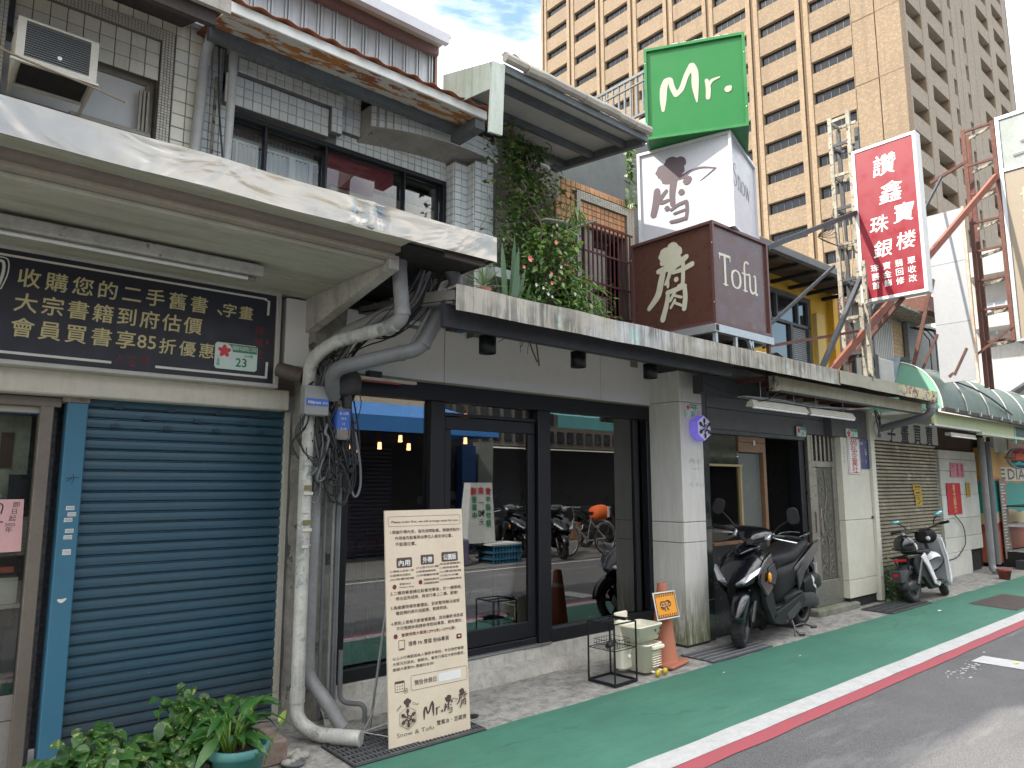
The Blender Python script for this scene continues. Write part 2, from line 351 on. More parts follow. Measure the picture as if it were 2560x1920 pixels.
def snowflake(mb, fr, cx, cy, s, w, eps=.0015):
    l = []
    for k in range(6):
        a = PI/2 + k*PI/3; d = (math.cos(a), math.sin(a)); l.append(([(cx+d[0]*s*.3, cy+d[1]*s*.3), (cx+d[0]*s, cy+d[1]*s)], w))
        for q, ln in ((.55, .26), (.78, .2)):
            for sg in (-1, 1):
                b = a + sg*.75; l.append(([(cx+d[0]*s*q, cy+d[1]*s*q), (cx+d[0]*s*q+math.cos(b)*s*ln, cy+d[1]*s*q+math.sin(b)*s*ln)], w*.8))
    h = hexpts((cx, cy), s*.32)
    for i in range(6): l.append(([h[i], h[(i+1) % 6]], w*.6))
    for i in (1, 3, 5): l.append(([(cx, cy), h[i]], w*.5))
    strokes(mb, l, fr, eps)

def tile_grid(parent, fr, x0, x1, y0, y1, tw, th, mat, holes=(), budget=[300], gap=.005, dep=.008, name='tile', keep=None, jit=.0008):
    """individually built tiles on a backing plane (frame normal towards the viewer); past the budget they are joined as stuff"""
    nx = max(1, round((x1-x0)/tw)); ny = max(1, round((y1-y0)/th)); tw = (x1-x0)/nx; th = (y1-y0)/ny; O, R_, U, Nn = fr
    hw, hh, e = (tw-gap)/2, (th-gap)/2, min(.003, tw*.06)
    P = [(-hw,-hh,0),(hw,-hh,0),(hw,hh,0),(-hw,hh,0),(-hw,-hh,dep-e),(hw,-hh,dep-e),(hw,hh,dep-e),(-hw,hh,dep-e),(-hw+e,-hh+e,dep),(hw-e,-hh+e,dep),(hw-e,hh-e,dep),(-hw+e,hh-e,dep)]
    F = [(0,1,5,4),(1,2,6,5),(2,3,7,6),(3,0,4,7),(4,5,9,8),(5,6,10,9),(6,7,11,10),(7,4,8,11),(8,9,10,11)]
    me = MB().add([R_*a+U*b+Nn*c for a, b, c in P], F).mesh(name, mat); rest = MB()
    cells = [(x0+(i+.5)*tw, y0+(j+.5)*th) for j in range(ny) for i in range(nx)]
    for cx, cy in cells:
        if any(h[0] < cx < h[1] and h[2] < cy < h[3] for h in holes): continue
        if keep and not keep(cx, cy): continue
        q = O + R_*cx + U*cy + Nn*random.uniform(-jit, jit)
        if budget[0] > 0: inst(name, me, parent, q); budget[0] -= 1
        else: rest.add([q + R_*a+U*b+Nn*c for a, b, c in P], F)
    if rest.v: rest.build(name + '_field', mat, parent, kind='stuff')
def slats(parent, x0, x1, z0, z1, y, pitch, mat, name='slat', prof=None, skip=None):
    """roller-shutter slats across x, each an object of its own"""
    prof = prof or [(0, 0), (-.010, .12), (-.014, .35), (-.012, .7), (-.004, .86), (.006, .93), (.008, 1.0)]
    vs, fs = [], []
    for dy, t in prof: vs += [V((-(x1-x0)/2, dy, t*pitch)), V(((x1-x0)/2, dy, t*pitch))]
    for i in range(len(prof)-1): fs.append((2*i, 2*i+1, 2*i+3, 2*i+2))
    me = MB().add(vs, fs, False).mesh(name, mat); n = int(round((z1-z0)/pitch))
    for k in range(n): inst(name, me, parent, ((x0+x1)/2, y+random.uniform(-.0012, .0012), z0+k*pitch))
# ================================================================ materials used across the scene
def asphalt_mat():
    t = NT('asphalt'); c = t.mix(t.ramp(t.noise(1.1, 8, .72), .3, .72), (.082, .082, .087), (.125, .123, .126))
    c = t.mix(t.ramp(t.vor(140), .12, .5, .75, 0), c, (.27, .265, .255)); c = t.mix(t.ramp(t.noise(210, 3, .8), .52, .68), c, (.045, .045, .048))
    c = t.mix(t.mul(t.ramp(t.noise(2.2, 8, .78, (1, 3.2, 1)), .56, .70), .55), c, (.075, .073, .072)); c = t.mix(t.mul(t.ramp(t.noise(.7, 6, .7, (.5, 2.5, 1)), .55, .65), .35), c, (.27, .265, .255))
    t.bump(t.noise(190, 5, .8), .8, .006); return t.fin(c, .85, 0, .3)
def lane_mat():
    t = NT('green_lane'); c = t.mix(t.ramp(t.noise(1.1, 7, .7), .3, .7), (.040, .138, .095), (.062, .188, .132))
    c = t.mix(t.mul(t.ramp(t.noise(4, 9, .8, (.6, 3., 1)), .48, .70), .75), c, (.05, .11, .085)); c = t.mix(t.mul(t.ramp(t.noise(1.7, 6, .75, (.5, 2.2, 1)), .54, .66), .35), c, (.085, .20, .14)); c = t.mix(t.mul(t.ramp(t.noise(17, 6, .8), .60, .72), .5), c, (.035, .07, .055))
    cr = t.n('ShaderNodeTexVoronoi', feature='DISTANCE_TO_EDGE'); cr.inputs['Scale'].default_value = .32
    wv = t.n('ShaderNodeVectorMath', operation='ADD'); nz = t.n('ShaderNodeTexNoise'); nz.inputs['Scale'].default_value = 6; nz.inputs['Detail'].default_value = 8
    t.l(t.pos(), nz.inputs[0]); sc = t.n('ShaderNodeVectorMath', operation='SCALE'); sc.inputs['Scale'].default_value = .35; t.l(nz.outputs['Color'], sc.inputs[0]); t.l(t.pos((.6, 1.6, 1)), wv.inputs[0]); t.l(sc.outputs[0], wv.inputs[1]); t.l(wv.outputs[0], cr.inputs[0])
    crk = t.ramp(cr.outputs[0], .0, .012, 1, 0); crk = t.mul(crk, t.ramp(t.noise(2.3, 4), .48, .56)); c = t.mix(t.mul(crk, .35), c, (.02, .05, .04))
    c = t.mix(t.ramp(t.noise(38, 3, .85), .735, .75), c, (.5, .52, .48))
    c = t.mix(t.mul(t.ramp(t.noise(420, 2, .8), .5, .8), .5), c, (.03, .12, .08))
    t.bump(t.noise(240, 5, .8), .4, .004); return t.fin(c, .72, 0, .35)
def paint_mat(name, col, worn, wear=.5, pos=.56):
    t = NT(name); c = t.mix(t.mul(t.ramp(t.noise(9, 8, .75), .35, .75), wear), col, worn)
    c = t.mix(t.ramp(t.noise(60, 8, .85), pos+.08, pos+.13), c, worn); c = t.mix(t.mul(t.ramp(t.noise(420, 2, .8), .5, .75), .45), c, worn)
    t.bump(t.noise(260, 4, .8), .4, .003); return t.fin(c, .7, 0, .3)
def pave_mat():
    t = NT('pavement'); c = t.mix(t.ramp(t.noise(2.2, 9, .72), .3, .72), (.40, .385, .355), (.25, .24, .22))
    c = t.mix(t.mul(t.ramp(t.noise(11, 8, .8), .45, .66), .85), c, (.09, .088, .08)); c = t.mix(t.mul(t.ramp(t.noise(2.4, 9, .8, (1, 1.6, 1)), .50, .62), .6), c, (.11, .105, .09)); c = t.mix(t.mul(t.ramp(t.noise(7, 8, .8, (1, 1, 1)), .58, .72), .6), c, (.42, .41, .38))
    c = t.mix(t.ramp(t.noise(.9, 3), .70, .74, 0, .5), c, (.06, .09, .035)); t.bump(t.noise(45, 8, .8), .5, .012); return t.fin(c, .85, 0, .3)
M_ASPH, M_LANE, M_PAVE = asphalt_mat(), lane_mat(), pave_mat()
M_WLINE = paint_mat('white_road_paint', (.50, .50, .49), (.24, .24, .24), .6, .5); M_RLINE = paint_mat('red_road_paint', (.37, .065, .085), (.18, .10, .10), .65, .52)
M_CONC = wm('raw_concrete', (.46, .44, .39), (.20, .19, .17), .8, 3.5, .85, bump=.5, bs=40, streak=.4)
M_BEIGEPLASTER = wm('cream_plaster', (.60, .56, .48), (.42, .38, .3), .45, 2.5, .8, bump=.25, bs=30, streak=.2, peel=(.3, .27, .22), pk=(.70, .72), ps=8)
def soffit_mat():
    t = NT('soffit_board_paint'); c = t.mix(t.ramp(t.noise(2, 7, .7), .35, .7), (.42, .40, .33), (.33, .31, .25)); c = t.mix(t.mul(t.ramp(t.noise(1., 9, .75, (.9, 9, 9)), .45, .7), .75), c, (.20, .185, .14)); c = t.mix(t.ramp(t.noise(1., 9, .8, (1.6, 22, 22)), .66, .69), c, (.10, .09, .07)); c = t.mix(t.mul(t.ramp(t.noise(3, 8, .75, (1, 2, 1)), .55, .7), .5), c, (.52, .50, .43)); t.bump(t.noise(25, 6, .7), .25, .004); return t.fin(c, .75)
M_SOFFIT = soffit_mat()
def streaky(name, col, dirt, fr=26, th=(.47, .54), mo=None, green=None, metal=0, rough=.6):
    t = NT(name); c = t.mix(t.ramp(t.noise(2.4, 7, .7), .35, .7), col, tuple(x*.75 for x in col))
    if mo: c = t.mix(t.ramp(t.noise(1.6, 5, .6), .5, .6), c, mo)
    if green: c = t.mix(t.ramp(t.noise(3.1, 5, .6), .6, .66), c, green)
    s1 = t.ramp(t.noise(1., 9, .8, (fr, fr, 1.3)), th[0], th[1]); s2 = t.ramp(t.noise(1.2, 4, .6), .35, .6)
    c = t.mix(t.mul(t.mul(s1, s2), .85), c, dirt); c = t.mix(t.ramp(t.noise(50, 8, .85), .66, .7), c, tuple(x*1.5 for x in dirt))
    t.bump(t.noise(22, 8, .75), .35, .01); return t.fin(c, rough, metal, .4)
M_FASCIA = streaky('weathered_metal_fascia', (.36, .335, .28), (.05, .045, .035), mo=(.40, .40, .385), green=(.36, .46, .42), metal=.25, rough=.5)
M_FASCIA2 = streaky('lichened_fascia', (.33, .31, .25), (.08, .08, .05), 14, (.5, .62), mo=(.26, .26, .19))
M_GREYP = wm('grey_wall_panel', (.66, .645, .62), (.60, .585, .56), .35, 1.2, .55, bump=.05, rand=.03)
def pillar_mat():
    t = NT('marble_pillar_panel'); c = t.mix(t.ramp(t.noise(5, 8, .7, (6, 6, .6)), .4, .7), (.60, .585, .55), (.50, .485, .45))
    sp = t.n('ShaderNodeSeparateXYZ'); t.l(t._pos, sp.inputs[0]); h = t.ramp(sp.outputs[2], .10, .62, 1, 0)
    m = t.mul(h, t.ramp(t.noise(1., 8, .8, (14, 14, 2.5)), .38, .52)); c = t.mix(t.mul(m, .9), c, (.13, .14, .035)); c = t.mix(t.mul(t.mul(h, t.ramp(t.noise(1., 8, .8, (22, 22, 2)), .5, .6)), .7), c, (.07, .065, .045))
    t.bump(t.noise(50, 5), .1, .003); return t.fin(c, .55, 0, .4)
M_PILLAR = pillar_mat()
M_BLACK = pm('black_metal_frame', (.012, .013, .017), .42, .3); M_DARK = wm('dark_steel', (.045, .05, .055), (.02, .02, .022), .5, 5, .6, .2)
M_BEAM = wm('grey_painted_beam', (.12, .135, .14), (.05, .055, .055), .6, 6, .6, .1); M_VOID = wm('void_black_surface', (.02, .019, .018), (.008, .008, .008), .5, 4, .9)  # M_VOID: near-black that puts the shade of gaps, holes and rooms into colour
M_BLUEP = wm('blue_painted_steel', (.045, .16, .25), (.06, .14, .19), .4, 3, .5, .1, bump=.08, peel=(.40, .38, .33), pk=(.72, .725), ps=5)
def shutter_mat():
    t = NT('blue_shutter_paint'); c = t.mix(t.ramp(t.noise(1.6, 7, .7, (1, 1, 3)), .3, .75), (.029, .083, .128), (.046, .092, .12))
    sp = t.n('ShaderNodeSeparateXYZ'); t.l(t._pos, sp.inputs[0]); lo = t.ramp(sp.outputs[2], .0, .5, 1, 0)
    c = t.mix(t.mul(lo, t.ramp(t.noise(3, 7, .7), .3, .6, .25, .9)), c, (.06, .06, .062)); c = t.mix(t.ramp(t.noise(7, 8, .75, (1, 1, 5)), .69, .70), c, (.42, .40, .34))
    c = t.mix(t.ramp(t.noise(5, 6, .7, (1, 1, 9)), .70, .715), c, (.22, .05, .04)); t.bump(t.noise(30, 5), .08, .003); return t.fin(c, .42, .15, .5)
M_SHUT = shutter_mat()
M_PVC = wm('grey_pvc_pipe', (.25, .255, .255), (.13, .125, .12), .55, 5, .45, streak=.25, bump=.05); M_PVCW = wm('stained_white_pipe', (.52, .51, .47), (.24, .24, .22), .9, 5, .6, streak=.45, bump=.3, bs=30, peel=(.15, .18, .18), pk=(.56, .64), ps=6)
M_PVCD = wm('dark_grey_pipe', (.15, .155, .16), (.08, .08, .08), .5, 5, .5); M_CABLE = pm('black_cable', (.02, .02, .022), .6)
M_GLASS = glass('shop_window_glass', (.62, .66, .68), .10); M_GLASS2 = glass('window_glass', (.85, .88, .88), .0, 0, 1.0); M_WINDK = pm('dark_window_glass', (.02, .023, .028), .06, .0, .9)
M_WHITE = wm('white_paint', (.55, .55, .53), (.42, .42, .40), .4, 4, .5, bump=.08); M_WMETAL = wm('aged_white_enamel', (.55, .53, .46), (.30, .24, .15), .5, 5, .5, bump=.15, peel=(.17, .07, .03), pk=(.67, .69), ps=9)
M_GALV = wm('galvanised_steel', (.42, .44, .45), (.28, .29, .30), .5, 14, .38, .6, bump=.08); M_RUST = wm('rusted_steel', (.13, .055, .04), (.05, .025, .02), .7, 8, .75, .2, bump=.4); M_OLDST = wm('flaking_painted_steel', (.34, .32, .26), (.12, .09, .07), .8, 9, .7, .2, bump=.4, peel=(.06, .05, .045), pk=(.54, .58), ps=14)
M_GOLD = pm('gold_lettering', (.55, .47, .24), .5); M_INK = pm('black_ink', (.012, .012, .012), .6); M_SIGNW = pm('sign_white', (.66, .66, .64), .4); M_NAVY = wm('dark_navy_signboard', (.022, .022, .032), (.03, .03, .035), .4, 2, .45, bump=.03)
M_REDT = pm('red_lettering', (.42, .03, .04), .5); M_PLATEG = pm('plate_green', (.03, .22, .11), .4); M_PLATEW = pm('plate_pale_green', (.55, .68, .62), .4)
M_BROWNINK = pm('brown_print', (.075, .045, .04), .6)
FX = lambda x, y, z: frame((x, y, z), (1, 0, 0), (0, 0, 1))        # faces the street (-Y)
FL = lambda x, y, z: frame((x, y, z), (0, -1, 0), (0, 0, 1))       # faces -X; runs from the wall out to the street

# ================================================================ ground
def sheet(name, pts, z, mat, kind='structure'):
    m = MB(); m.add([(x, y, z) for x, y in pts], [tuple(range(len(pts)))]); return m.build(name, mat, kind=kind)
def strip(name, xs, y0, y1, z, mat, wob=.006, seed=0):
    n = len(xs); vs = []
    for i, x in enumerate(xs):
        vs += [(x, y0 + wob*mnoise.noise((x*2.3+seed, 1, seed)), z), (x, y1 + wob*mnoise.noise((x*2.3+seed, 5, seed)), z)]
    return MB().add(vs, [(2*i, 2*i+2, 2*i+3, 2*i+1) for i in range(n-1)]).build(name, mat, kind='structure')
sheet('ground', [(-400, -400), (400, -400), (400, 400), (-400, 400)], -.06, wm('far_ground', (.24, .23, .22), None, .4, .3, .9))
sheet('road', [(-30, -4.2), (60, -4.2), (60, 3.6), (-30, 3.6)], -.004, M_ASPH)
XS = [-2 + .12*i for i in range(330)]
strip('green_lane', XS, 2.66, 3.65, 0.0, M_LANE, .02, 3); strip('white_line', XS, 2.515, 2.67, .004, M_WLINE, .006, 7); strip('red_line', XS, 2.405, 2.515, .0015, M_RLINE, .012, 9)
# pavement: raised a little at the wall, one uneven sheet
m = MB(); nx, ny = 150, 10
for i in range(nx+1):
    for j in range(ny+1):
        x = -2 + 22*i/nx; y = 3.60 + (4.8-3.60)*j/ny; m.v.append(V((x, y, -.003 + .010*(j/ny) + (.006*mnoise.noise((x*3, y*3, 0)) if j > 0 else -.008))))
for i in range(nx):
    for j in range(ny): m.f.append((i*(ny+1)+j, (i+1)*(ny+1)+j, (i+1)*(ny+1)+j+1, i*(ny+1)+j+1)); m.sm.append(True)
m.build('pavement', M_PAVE, kind='structure')
m = MB(); [m.cbox((x, y, .006), (.16, .11, .006), Matrix.Rotation(a, 3, 'Z')) for x, y, a in ((7.0, 2.0, .5), (7.09, 2.06, .3))]; 
sheet('road_patch', [(10.35, 2.74), (11.6, 2.76), (11.75, 3.26), (10.5, 3.30)], .004, wm('dark_patch_asphalt', (.07, .05, .047), (.04, .035, .035), .6, 8, .9, bump=.9, bs=90))
strip('white_crossing_mark', [7.15, 7.3, 7.45], 1.72, 2.26, .0005, M_WLINE, .006, 21)
m = MB()
random.seed(4)
for k in range(46):
    x = 6.35 + random.gauss(.45, .33); y = 2.18 + .25*(x-6.8)*.3 + random.gauss(0, .05); a = random.uniform(0, PI); s = random.uniform(.006, .026)
    m.add([(x+s*math.cos(a+q)*random.uniform(.6, 1.5), y+s*.5*math.sin(a+q), .001) for q in (0, 1.1, 2.2, 3.1, 4.2, 5.3)], [(0, 1, 2, 3, 4, 5)])
m.build('paint_splatter', M_WLINE, kind='stuff')
for i, (x, y, s, c) in enumerate(((7.34, 1.98, .045, (.7, .6, .15)), (9.62, 3.33, .05, (.75, .75, .72)), (5.2, 3.42, .02, (.55, .5, .4)), (6.2, 3.3, .018, (.6, .6, .55)))):
    m = MB(); m.add([(x-s, y, .006), (x-s*.2, y-s*.4, .012), (x+s, y-s*.1, .007), (x+s*.3, y+s*.35, .014), (x-s*.5, y+s*.3, .008)], [(0, 1, 2, 3, 4)])
    m.build('dry_leaf' if i != 1 else 'paper_scrap', pm('litter%d' % i, c, .7), label=('yellow dry leaf lying on the asphalt beyond the red line', 'crumpled white paper scrap on the grate behind the black scooter', 'tiny tan leaf on the green lane near the traffic cone', 'tiny pale leaf on the green lane in front of the black scooter')[i], cat='leaf' if i != 1 else 'litter')

# ================================================================ drain grates
def grate(label, x0, x1, y0, y1, z, nx, ny, mat, skew=0.):
    t = thing('drain_grate', label, 'grate', ((x0+x1)/2, (y0+y1)/2, z))
    m = MB(); m.box((x0-.01, y0-.01, z-.002), (x1+.01, y1+.01, z+.001)); m.build('drain_pit', M_VOID, t)
    me = MB().box((-.0035, 0, 0), (.0035, y1-y0, .012)).mesh('bar', mat)
    for i in range(nx+1): inst('bar', me, t, (x0+(x1-x0)*i/nx, y0, z), (0, 0, skew))
    me = MB().box((0, -.005, 0), (x1-x0, .005, .014)).mesh('crossbar', mat)
    for j in range(ny+1): inst('crossbar', me, t, (x0, y0+(y1-y0)*j/ny, z))
M_GRATE = wm('grate_steel', (.17, .175, .18), (.06, .06, .06), .6, 20, .5, .5)
grate('long steel drain grate under the menu board', 2.03, 2.92, 3.64, 4.02, .004, 34, 6, M_GRATE)
# ribbed plate by the pillar
t = thing('drain_cover', 'black ribbed drain cover on the pavement beside the pillar', 'drain cover', (6.0, 3.78, .004))
B('plate', (5.42, 3.66, .002), (6.38, 4.0, .012), wm('black_ribbed_rubber', (.06, .065, .075), (.12, .12, .125), .5, 40, .6, bump=.6, bs=300), t)
me = MB().box((-.48, -.007, 0), (.48, .007, .005)).mesh('rib', wm('worn_rib_edge', (.22, .22, .22), (.1, .1, .1), .6, 20, .5))
for j in range(5): inst('rib', me, t, (5.9, 3.69+.07*j, .012))
grate('far steel drain grate beside the grey pillar, under the white scooter', 9.0, 10.2, 3.62, 3.98, .004, 24, 4, M_GRATE)
m = MB(); m.disc((3.02, 3.88, .011), .035, 14); m.build('drain_hole', M_VOID, label='small round drain hole in the pavement by the menu board', cat='drain hole')
m = MB(); m.lathe((1.79, 3.88, 0), [(.062, .012), (.07, .02), (.06, .02), (.055, .004)], 18); m.disc((1.79, 3.88, .008), .056, 18); m.build('pipe_stub', M_PVCD, label='cut pipe stub set in the pavement beside the outflow pipes', cat='pipe')

# ================================================================ shop building (number 21)
SH = thing('tofu_shop_building', 'ground floor shop with black framed glass front and grey panels', 'building', (4.1, 4.6, 0))
GY = 4.56
m = MB(); nxx = 40
for i in range(nxx+1):
    for j, (y, z) in enumerate(((4.34, -.01), (4.36, .05), (4.40, .085), (4.49, .10), (4.50, .17), (4.505, .185), (4.62, .19))):
        x = 2.2 + 3.5*i/nxx; m.v.append(V((x, y + .012*mnoise.noise((x*3, j, 2)), z + (.008*mnoise.noise((x*4, j, 6)) if j < 4 else 0))))
for i in range(nxx):
    for j in range(6): m.f.append((i*7+j, (i+1)*7+j, (i+1)*7+j+1, i*7+j+1)); m.sm.append(True)
m.build('plinth', M_CONC, SH)
B('sill', (3.35, 4.49, .186), (4.32, 4.60, .20), pm('alu_sill', (.45, .45, .45), .35, .8), SH)
fr_ = MB()
for a, b in (((2.35, 4.50, 2.14), (5.78, 4.58, 2.27)), ((2.33, 4.50, .19), (3.40, 4.58, .275)), ((3.40, 4.52, .203), (4.18, 4.60, .25)), ((4.34, 4.50, .19), (5.72, 4.58, .30)),
             ((2.33, 4.50, .276), (2.40, 4.58, 2.139)), ((3.08, 4.50, .276), (3.21, 4.60, 2.139)), ((4.19, 4.50, .19), (4.335, 4.60, 2.139)), ((5.50, 4.53, .301), (5.56, 4.60, 2.139)), ((5.66, 4.50, .301), (5.78, 4.58, 2.139))):
    fr_.bbox(a, b, .006)
fr_.build('window_frame', M_BLACK, SH)
B('transom', (3.22, 4.53, 2.035), (4.185, 4.59, 2.06), M_BLACK, SH); B('glass_transom', (3.22, 4.565, 2.065), (4.185, 4.57, 2.135), M_GLASS, SH)
D_ = MB()
for a, b in (((3.23, 4.535, 1.93), (4.18, 4.575, 2.03)), ((3.23, 4.535, .255), (4.18, 4.575, .38)), ((3.23, 4.535, .381), (3.29, 4.575, 1.929)), ((4.10, 4.535, .381), (4.18, 4.575, 1.929))): D_.bbox(a, b, .004)
door = D_.build('door', M_BLACK, SH)
B('door_glass', (3.29, 4.553, .38), (4.10, 4.559, 1.93), M_GLASS, door)
for n_, (a, b) in enumerate(((2.40, 3.08), (4.335, 5.50))): B('glass_pane', (a, 4.555, .29), (b, 4.561, 2.14), M_GLASS, SH)
B('glass_pane', (5.56, 4.59, .30), (5.66, 4.595, 2.14), M_GLASS, SH)
# grey header panels, recess track, side jamb
for x0, x1 in ((1.9, 3.185), (3.19, 4.985), (4.99, 5.86)): B('header_panel', (x0, 4.49, 2.285), (x1, 4.60, 2.74), M_GREYP, SH, .003)
for k in range(4): B('shutter_track', (2.3, 4.485+.012*k, 2.272-.002*k), (5.80, 4.492+.012*k, 2.281), pm('brass_track', (.30, .26, .18), .4, .5), SH)
B('jamb', (5.80, 4.50, .0), (5.86, 4.62, 2.283), M_DARK, SH)
# interior
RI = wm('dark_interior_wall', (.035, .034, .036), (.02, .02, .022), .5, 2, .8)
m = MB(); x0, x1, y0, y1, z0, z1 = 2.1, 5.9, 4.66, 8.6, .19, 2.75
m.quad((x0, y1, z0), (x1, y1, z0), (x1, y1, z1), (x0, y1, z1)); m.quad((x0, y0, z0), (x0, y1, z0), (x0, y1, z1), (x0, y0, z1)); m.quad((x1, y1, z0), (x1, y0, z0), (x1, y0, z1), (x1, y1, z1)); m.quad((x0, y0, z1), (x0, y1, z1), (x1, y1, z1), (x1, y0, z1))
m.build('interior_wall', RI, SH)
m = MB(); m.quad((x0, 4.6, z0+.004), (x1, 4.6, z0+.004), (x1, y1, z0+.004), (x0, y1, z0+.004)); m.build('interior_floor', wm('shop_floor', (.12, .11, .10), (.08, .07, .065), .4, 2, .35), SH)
# roof slab (under the canopy top) shared by the row
# spotlights
for x in (3.14, 4.07, 4.98):
    t = thing('spotlight', {3.14: 'black cylinder downlight nearest the bent grey pipes', 4.07: 'middle black cylinder downlight under the shop canopy', 4.98: 'black cylinder downlight nearest the grey panelled pillar'}[x], 'spotlight', (x, 3.9, 2.60))
    MB().tube([(x, 3.9, 2.66), (x, 3.9, 2.545)], .02, 10).build('stem', M_BLACK, t)
    MB().lathe((x, 3.9, 0), [(.001, 2.55), (.062, 2.55), (.062, 2.425), (.056, 2.425), (.054, 2.46), (.001, 2.46)], 22).build('lamp_body', M_BLACK, t)
    MB().disc((x, 3.9, 2.455), .05, 16).build('lens', pm('lens_glass', (.25, .25, .25), .1), t)
# pendant lamps inside
for x, y, z in ((2.92, 5.5, 1.83), (3.04, 5.6, 1.81), (3.22, 5.5, 1.84), (3.43, 5.5, 1.91), (3.52, 5.5, 1.84), (4.16, 5.5, 1.92)):
    t = thing('pendant_lamp', {2.92: 'glowing pendant nearest the wall pipes inside the shop', 3.04: 'glowing pendant second from the wall pipes, hung lowest', 3.22: 'glowing pendant in the middle of the first shop pane', 3.43: 'glowing pendant hung highest in the first shop pane', 3.52: 'glowing pendant next to the first black mullion, below the highest one', 4.16: 'glowing pendant seen through the glass door'}[x], 'pendant lamp', (x, y, z-.1), group='lit pendants inside the shop')
    MB().tube([(x, y, z+.02), (x, y, 2.75)], .004, 5).build('cord', M_CABLE, t)
    MB().lathe((x, y, 0), [(.001, z+.03), (.015, z+.03), (.018, z-.03), (.001, z-.03)], 12).build('lamp_glass', pm('warm_bulb', (.5, .3, .2), .4, emit=(1., .42, .16), es=2.4), t)
WOODT = wm('table_wood', (.28, .13, .06), (.2, .09, .04), .5, 5, .4)
def table(lbl, x, y, w, d, h, grp=None):
    t = thing('table', lbl, 'table', (x, y, .2), group=grp); B('tabletop', (x-w/2, y-d/2, h-.03), (x+w/2, y+d/2, h), WOODT, t, .004)
    for sx in (-1, 1):
        for sy in (-1, 1): MB().tube([(x+sx*(w/2-.05), y+sy*(d/2-.05), .2), (x+sx*(w/2-.05), y+sy*(d/2-.05), h-.03)], .014, 6).build('leg', M_BLACK, t)
table('reddish wooden table inside the shop behind the menu board', 3.3, 5.9, .9, .6, .98)
table('small wooden side table seen through the glass door', 4.55, 5.2, .42, .4, .74)
M_CHAIR = pm('blue_black_steel', (.03, .05, .09), .35, .6)
def chair(lbl, x, y, a):
    t = thing('chair', lbl, 'chair', (x, y, .2), a, 'dark steel chairs inside the shop'); B('seat', (-.2, -.2, .44), (.2, .2, .46), M_CHAIR, t, .01)
    for sx in (-.18, .18):
        for sy in (-.18, .18): MB().tube([(sx, sy, 0), (sx, sy, .44 if sy < 0 else .95)], .011, 6).build('leg', M_CHAIR, t)
    for k in range(3): MB().tube([(-.09+.09*k, .18, .46), (-.09+.09*k, .18, .93)], .007, 5).build('back_bar', M_CHAIR, t)
    MB().tube([(-.18, .18, .94), (.18, .18, .94)], .011, 6).build('top_rail', M_CHAIR, t)
for i, (x, y, a) in enumerate(((2.75, 4.95, .1), (3.05, 5.1, -.2), (3.5, 5.0, .15))): chair(('dark blue steel chair nearest the wall pipes behind the glass', 'middle dark blue steel chair behind the shop glass', 'dark blue steel chair farthest from the pipes, partly behind the menu board')[i], x, y, a)

# pillar with panels, between shop and neighbour
PL = thing('panelled_pillar', 'tall pale grey stone-panelled pillar with moss at its foot', 'pillar', (5.9, 4.1, 0))
for z0, z1 in ((-.005, .952), (.957, 1.142), (1.147, 2.298), (2.303, 2.60)): B('panel', (5.71, 4.13, z0+.03 if z0 < 0 else z0), (6.075, 4.62, z1), M_PILLAR, PL, .004)
B('core', (5.72, 4.14, 0.0), (6.065, 4.61, 2.6), M_DARK, PL)
# pillar sign: lit hexagon
t = thing('hexagon_sign', 'lit lavender hexagon sign with black snowflake on the pillar', 'sign', (5.95, 4.08, 1.93)); fr = FX(5.965, 4.125, 2.045)
MB().prism(hexpts((0, 0), .125), fr, .085).build('light_box', pm('lavender_box', (.22, .18, .62), .4, emit=(.22, .16, .95), es=.07), t)
fr2 = frame((5.965, 4.038, 2.045), (1, 0, 0), (0, 0, 1)); MB().prism(hexpts((0, 0), .118), fr2, .004).build('sign_face', pm('pale_face', (.62, .6, .72), .4, emit=(.5, .45, .95), es=.03), t)
m = MB(); snowflake(m, fr2, 0, 0, .095, .016, .006); m.build('snowflake', M_INK, t)
m = MB(); strokes(m, norm_strokes(MR_CH, 1230, 330, 330, -.06, .03, .10), FX(5.95, 4.129, 1.70)); strokes(m, norm_strokes(SNOW_CH, 1160, 830, 330, .045, .03, .07), FX(5.95, 4.129, 1.70)); put_text(m, 'Snow & Tofu', FX(5.93, 4.129, 1.655), .02, 0, .022); spaced(m, '雪菓冰', FX(5.93, 4.129, 1.50), -.07, .11, 0, .04); m.build('lettering', pm('silver_letters', (.7, .7, .68), .3, .4), PL)
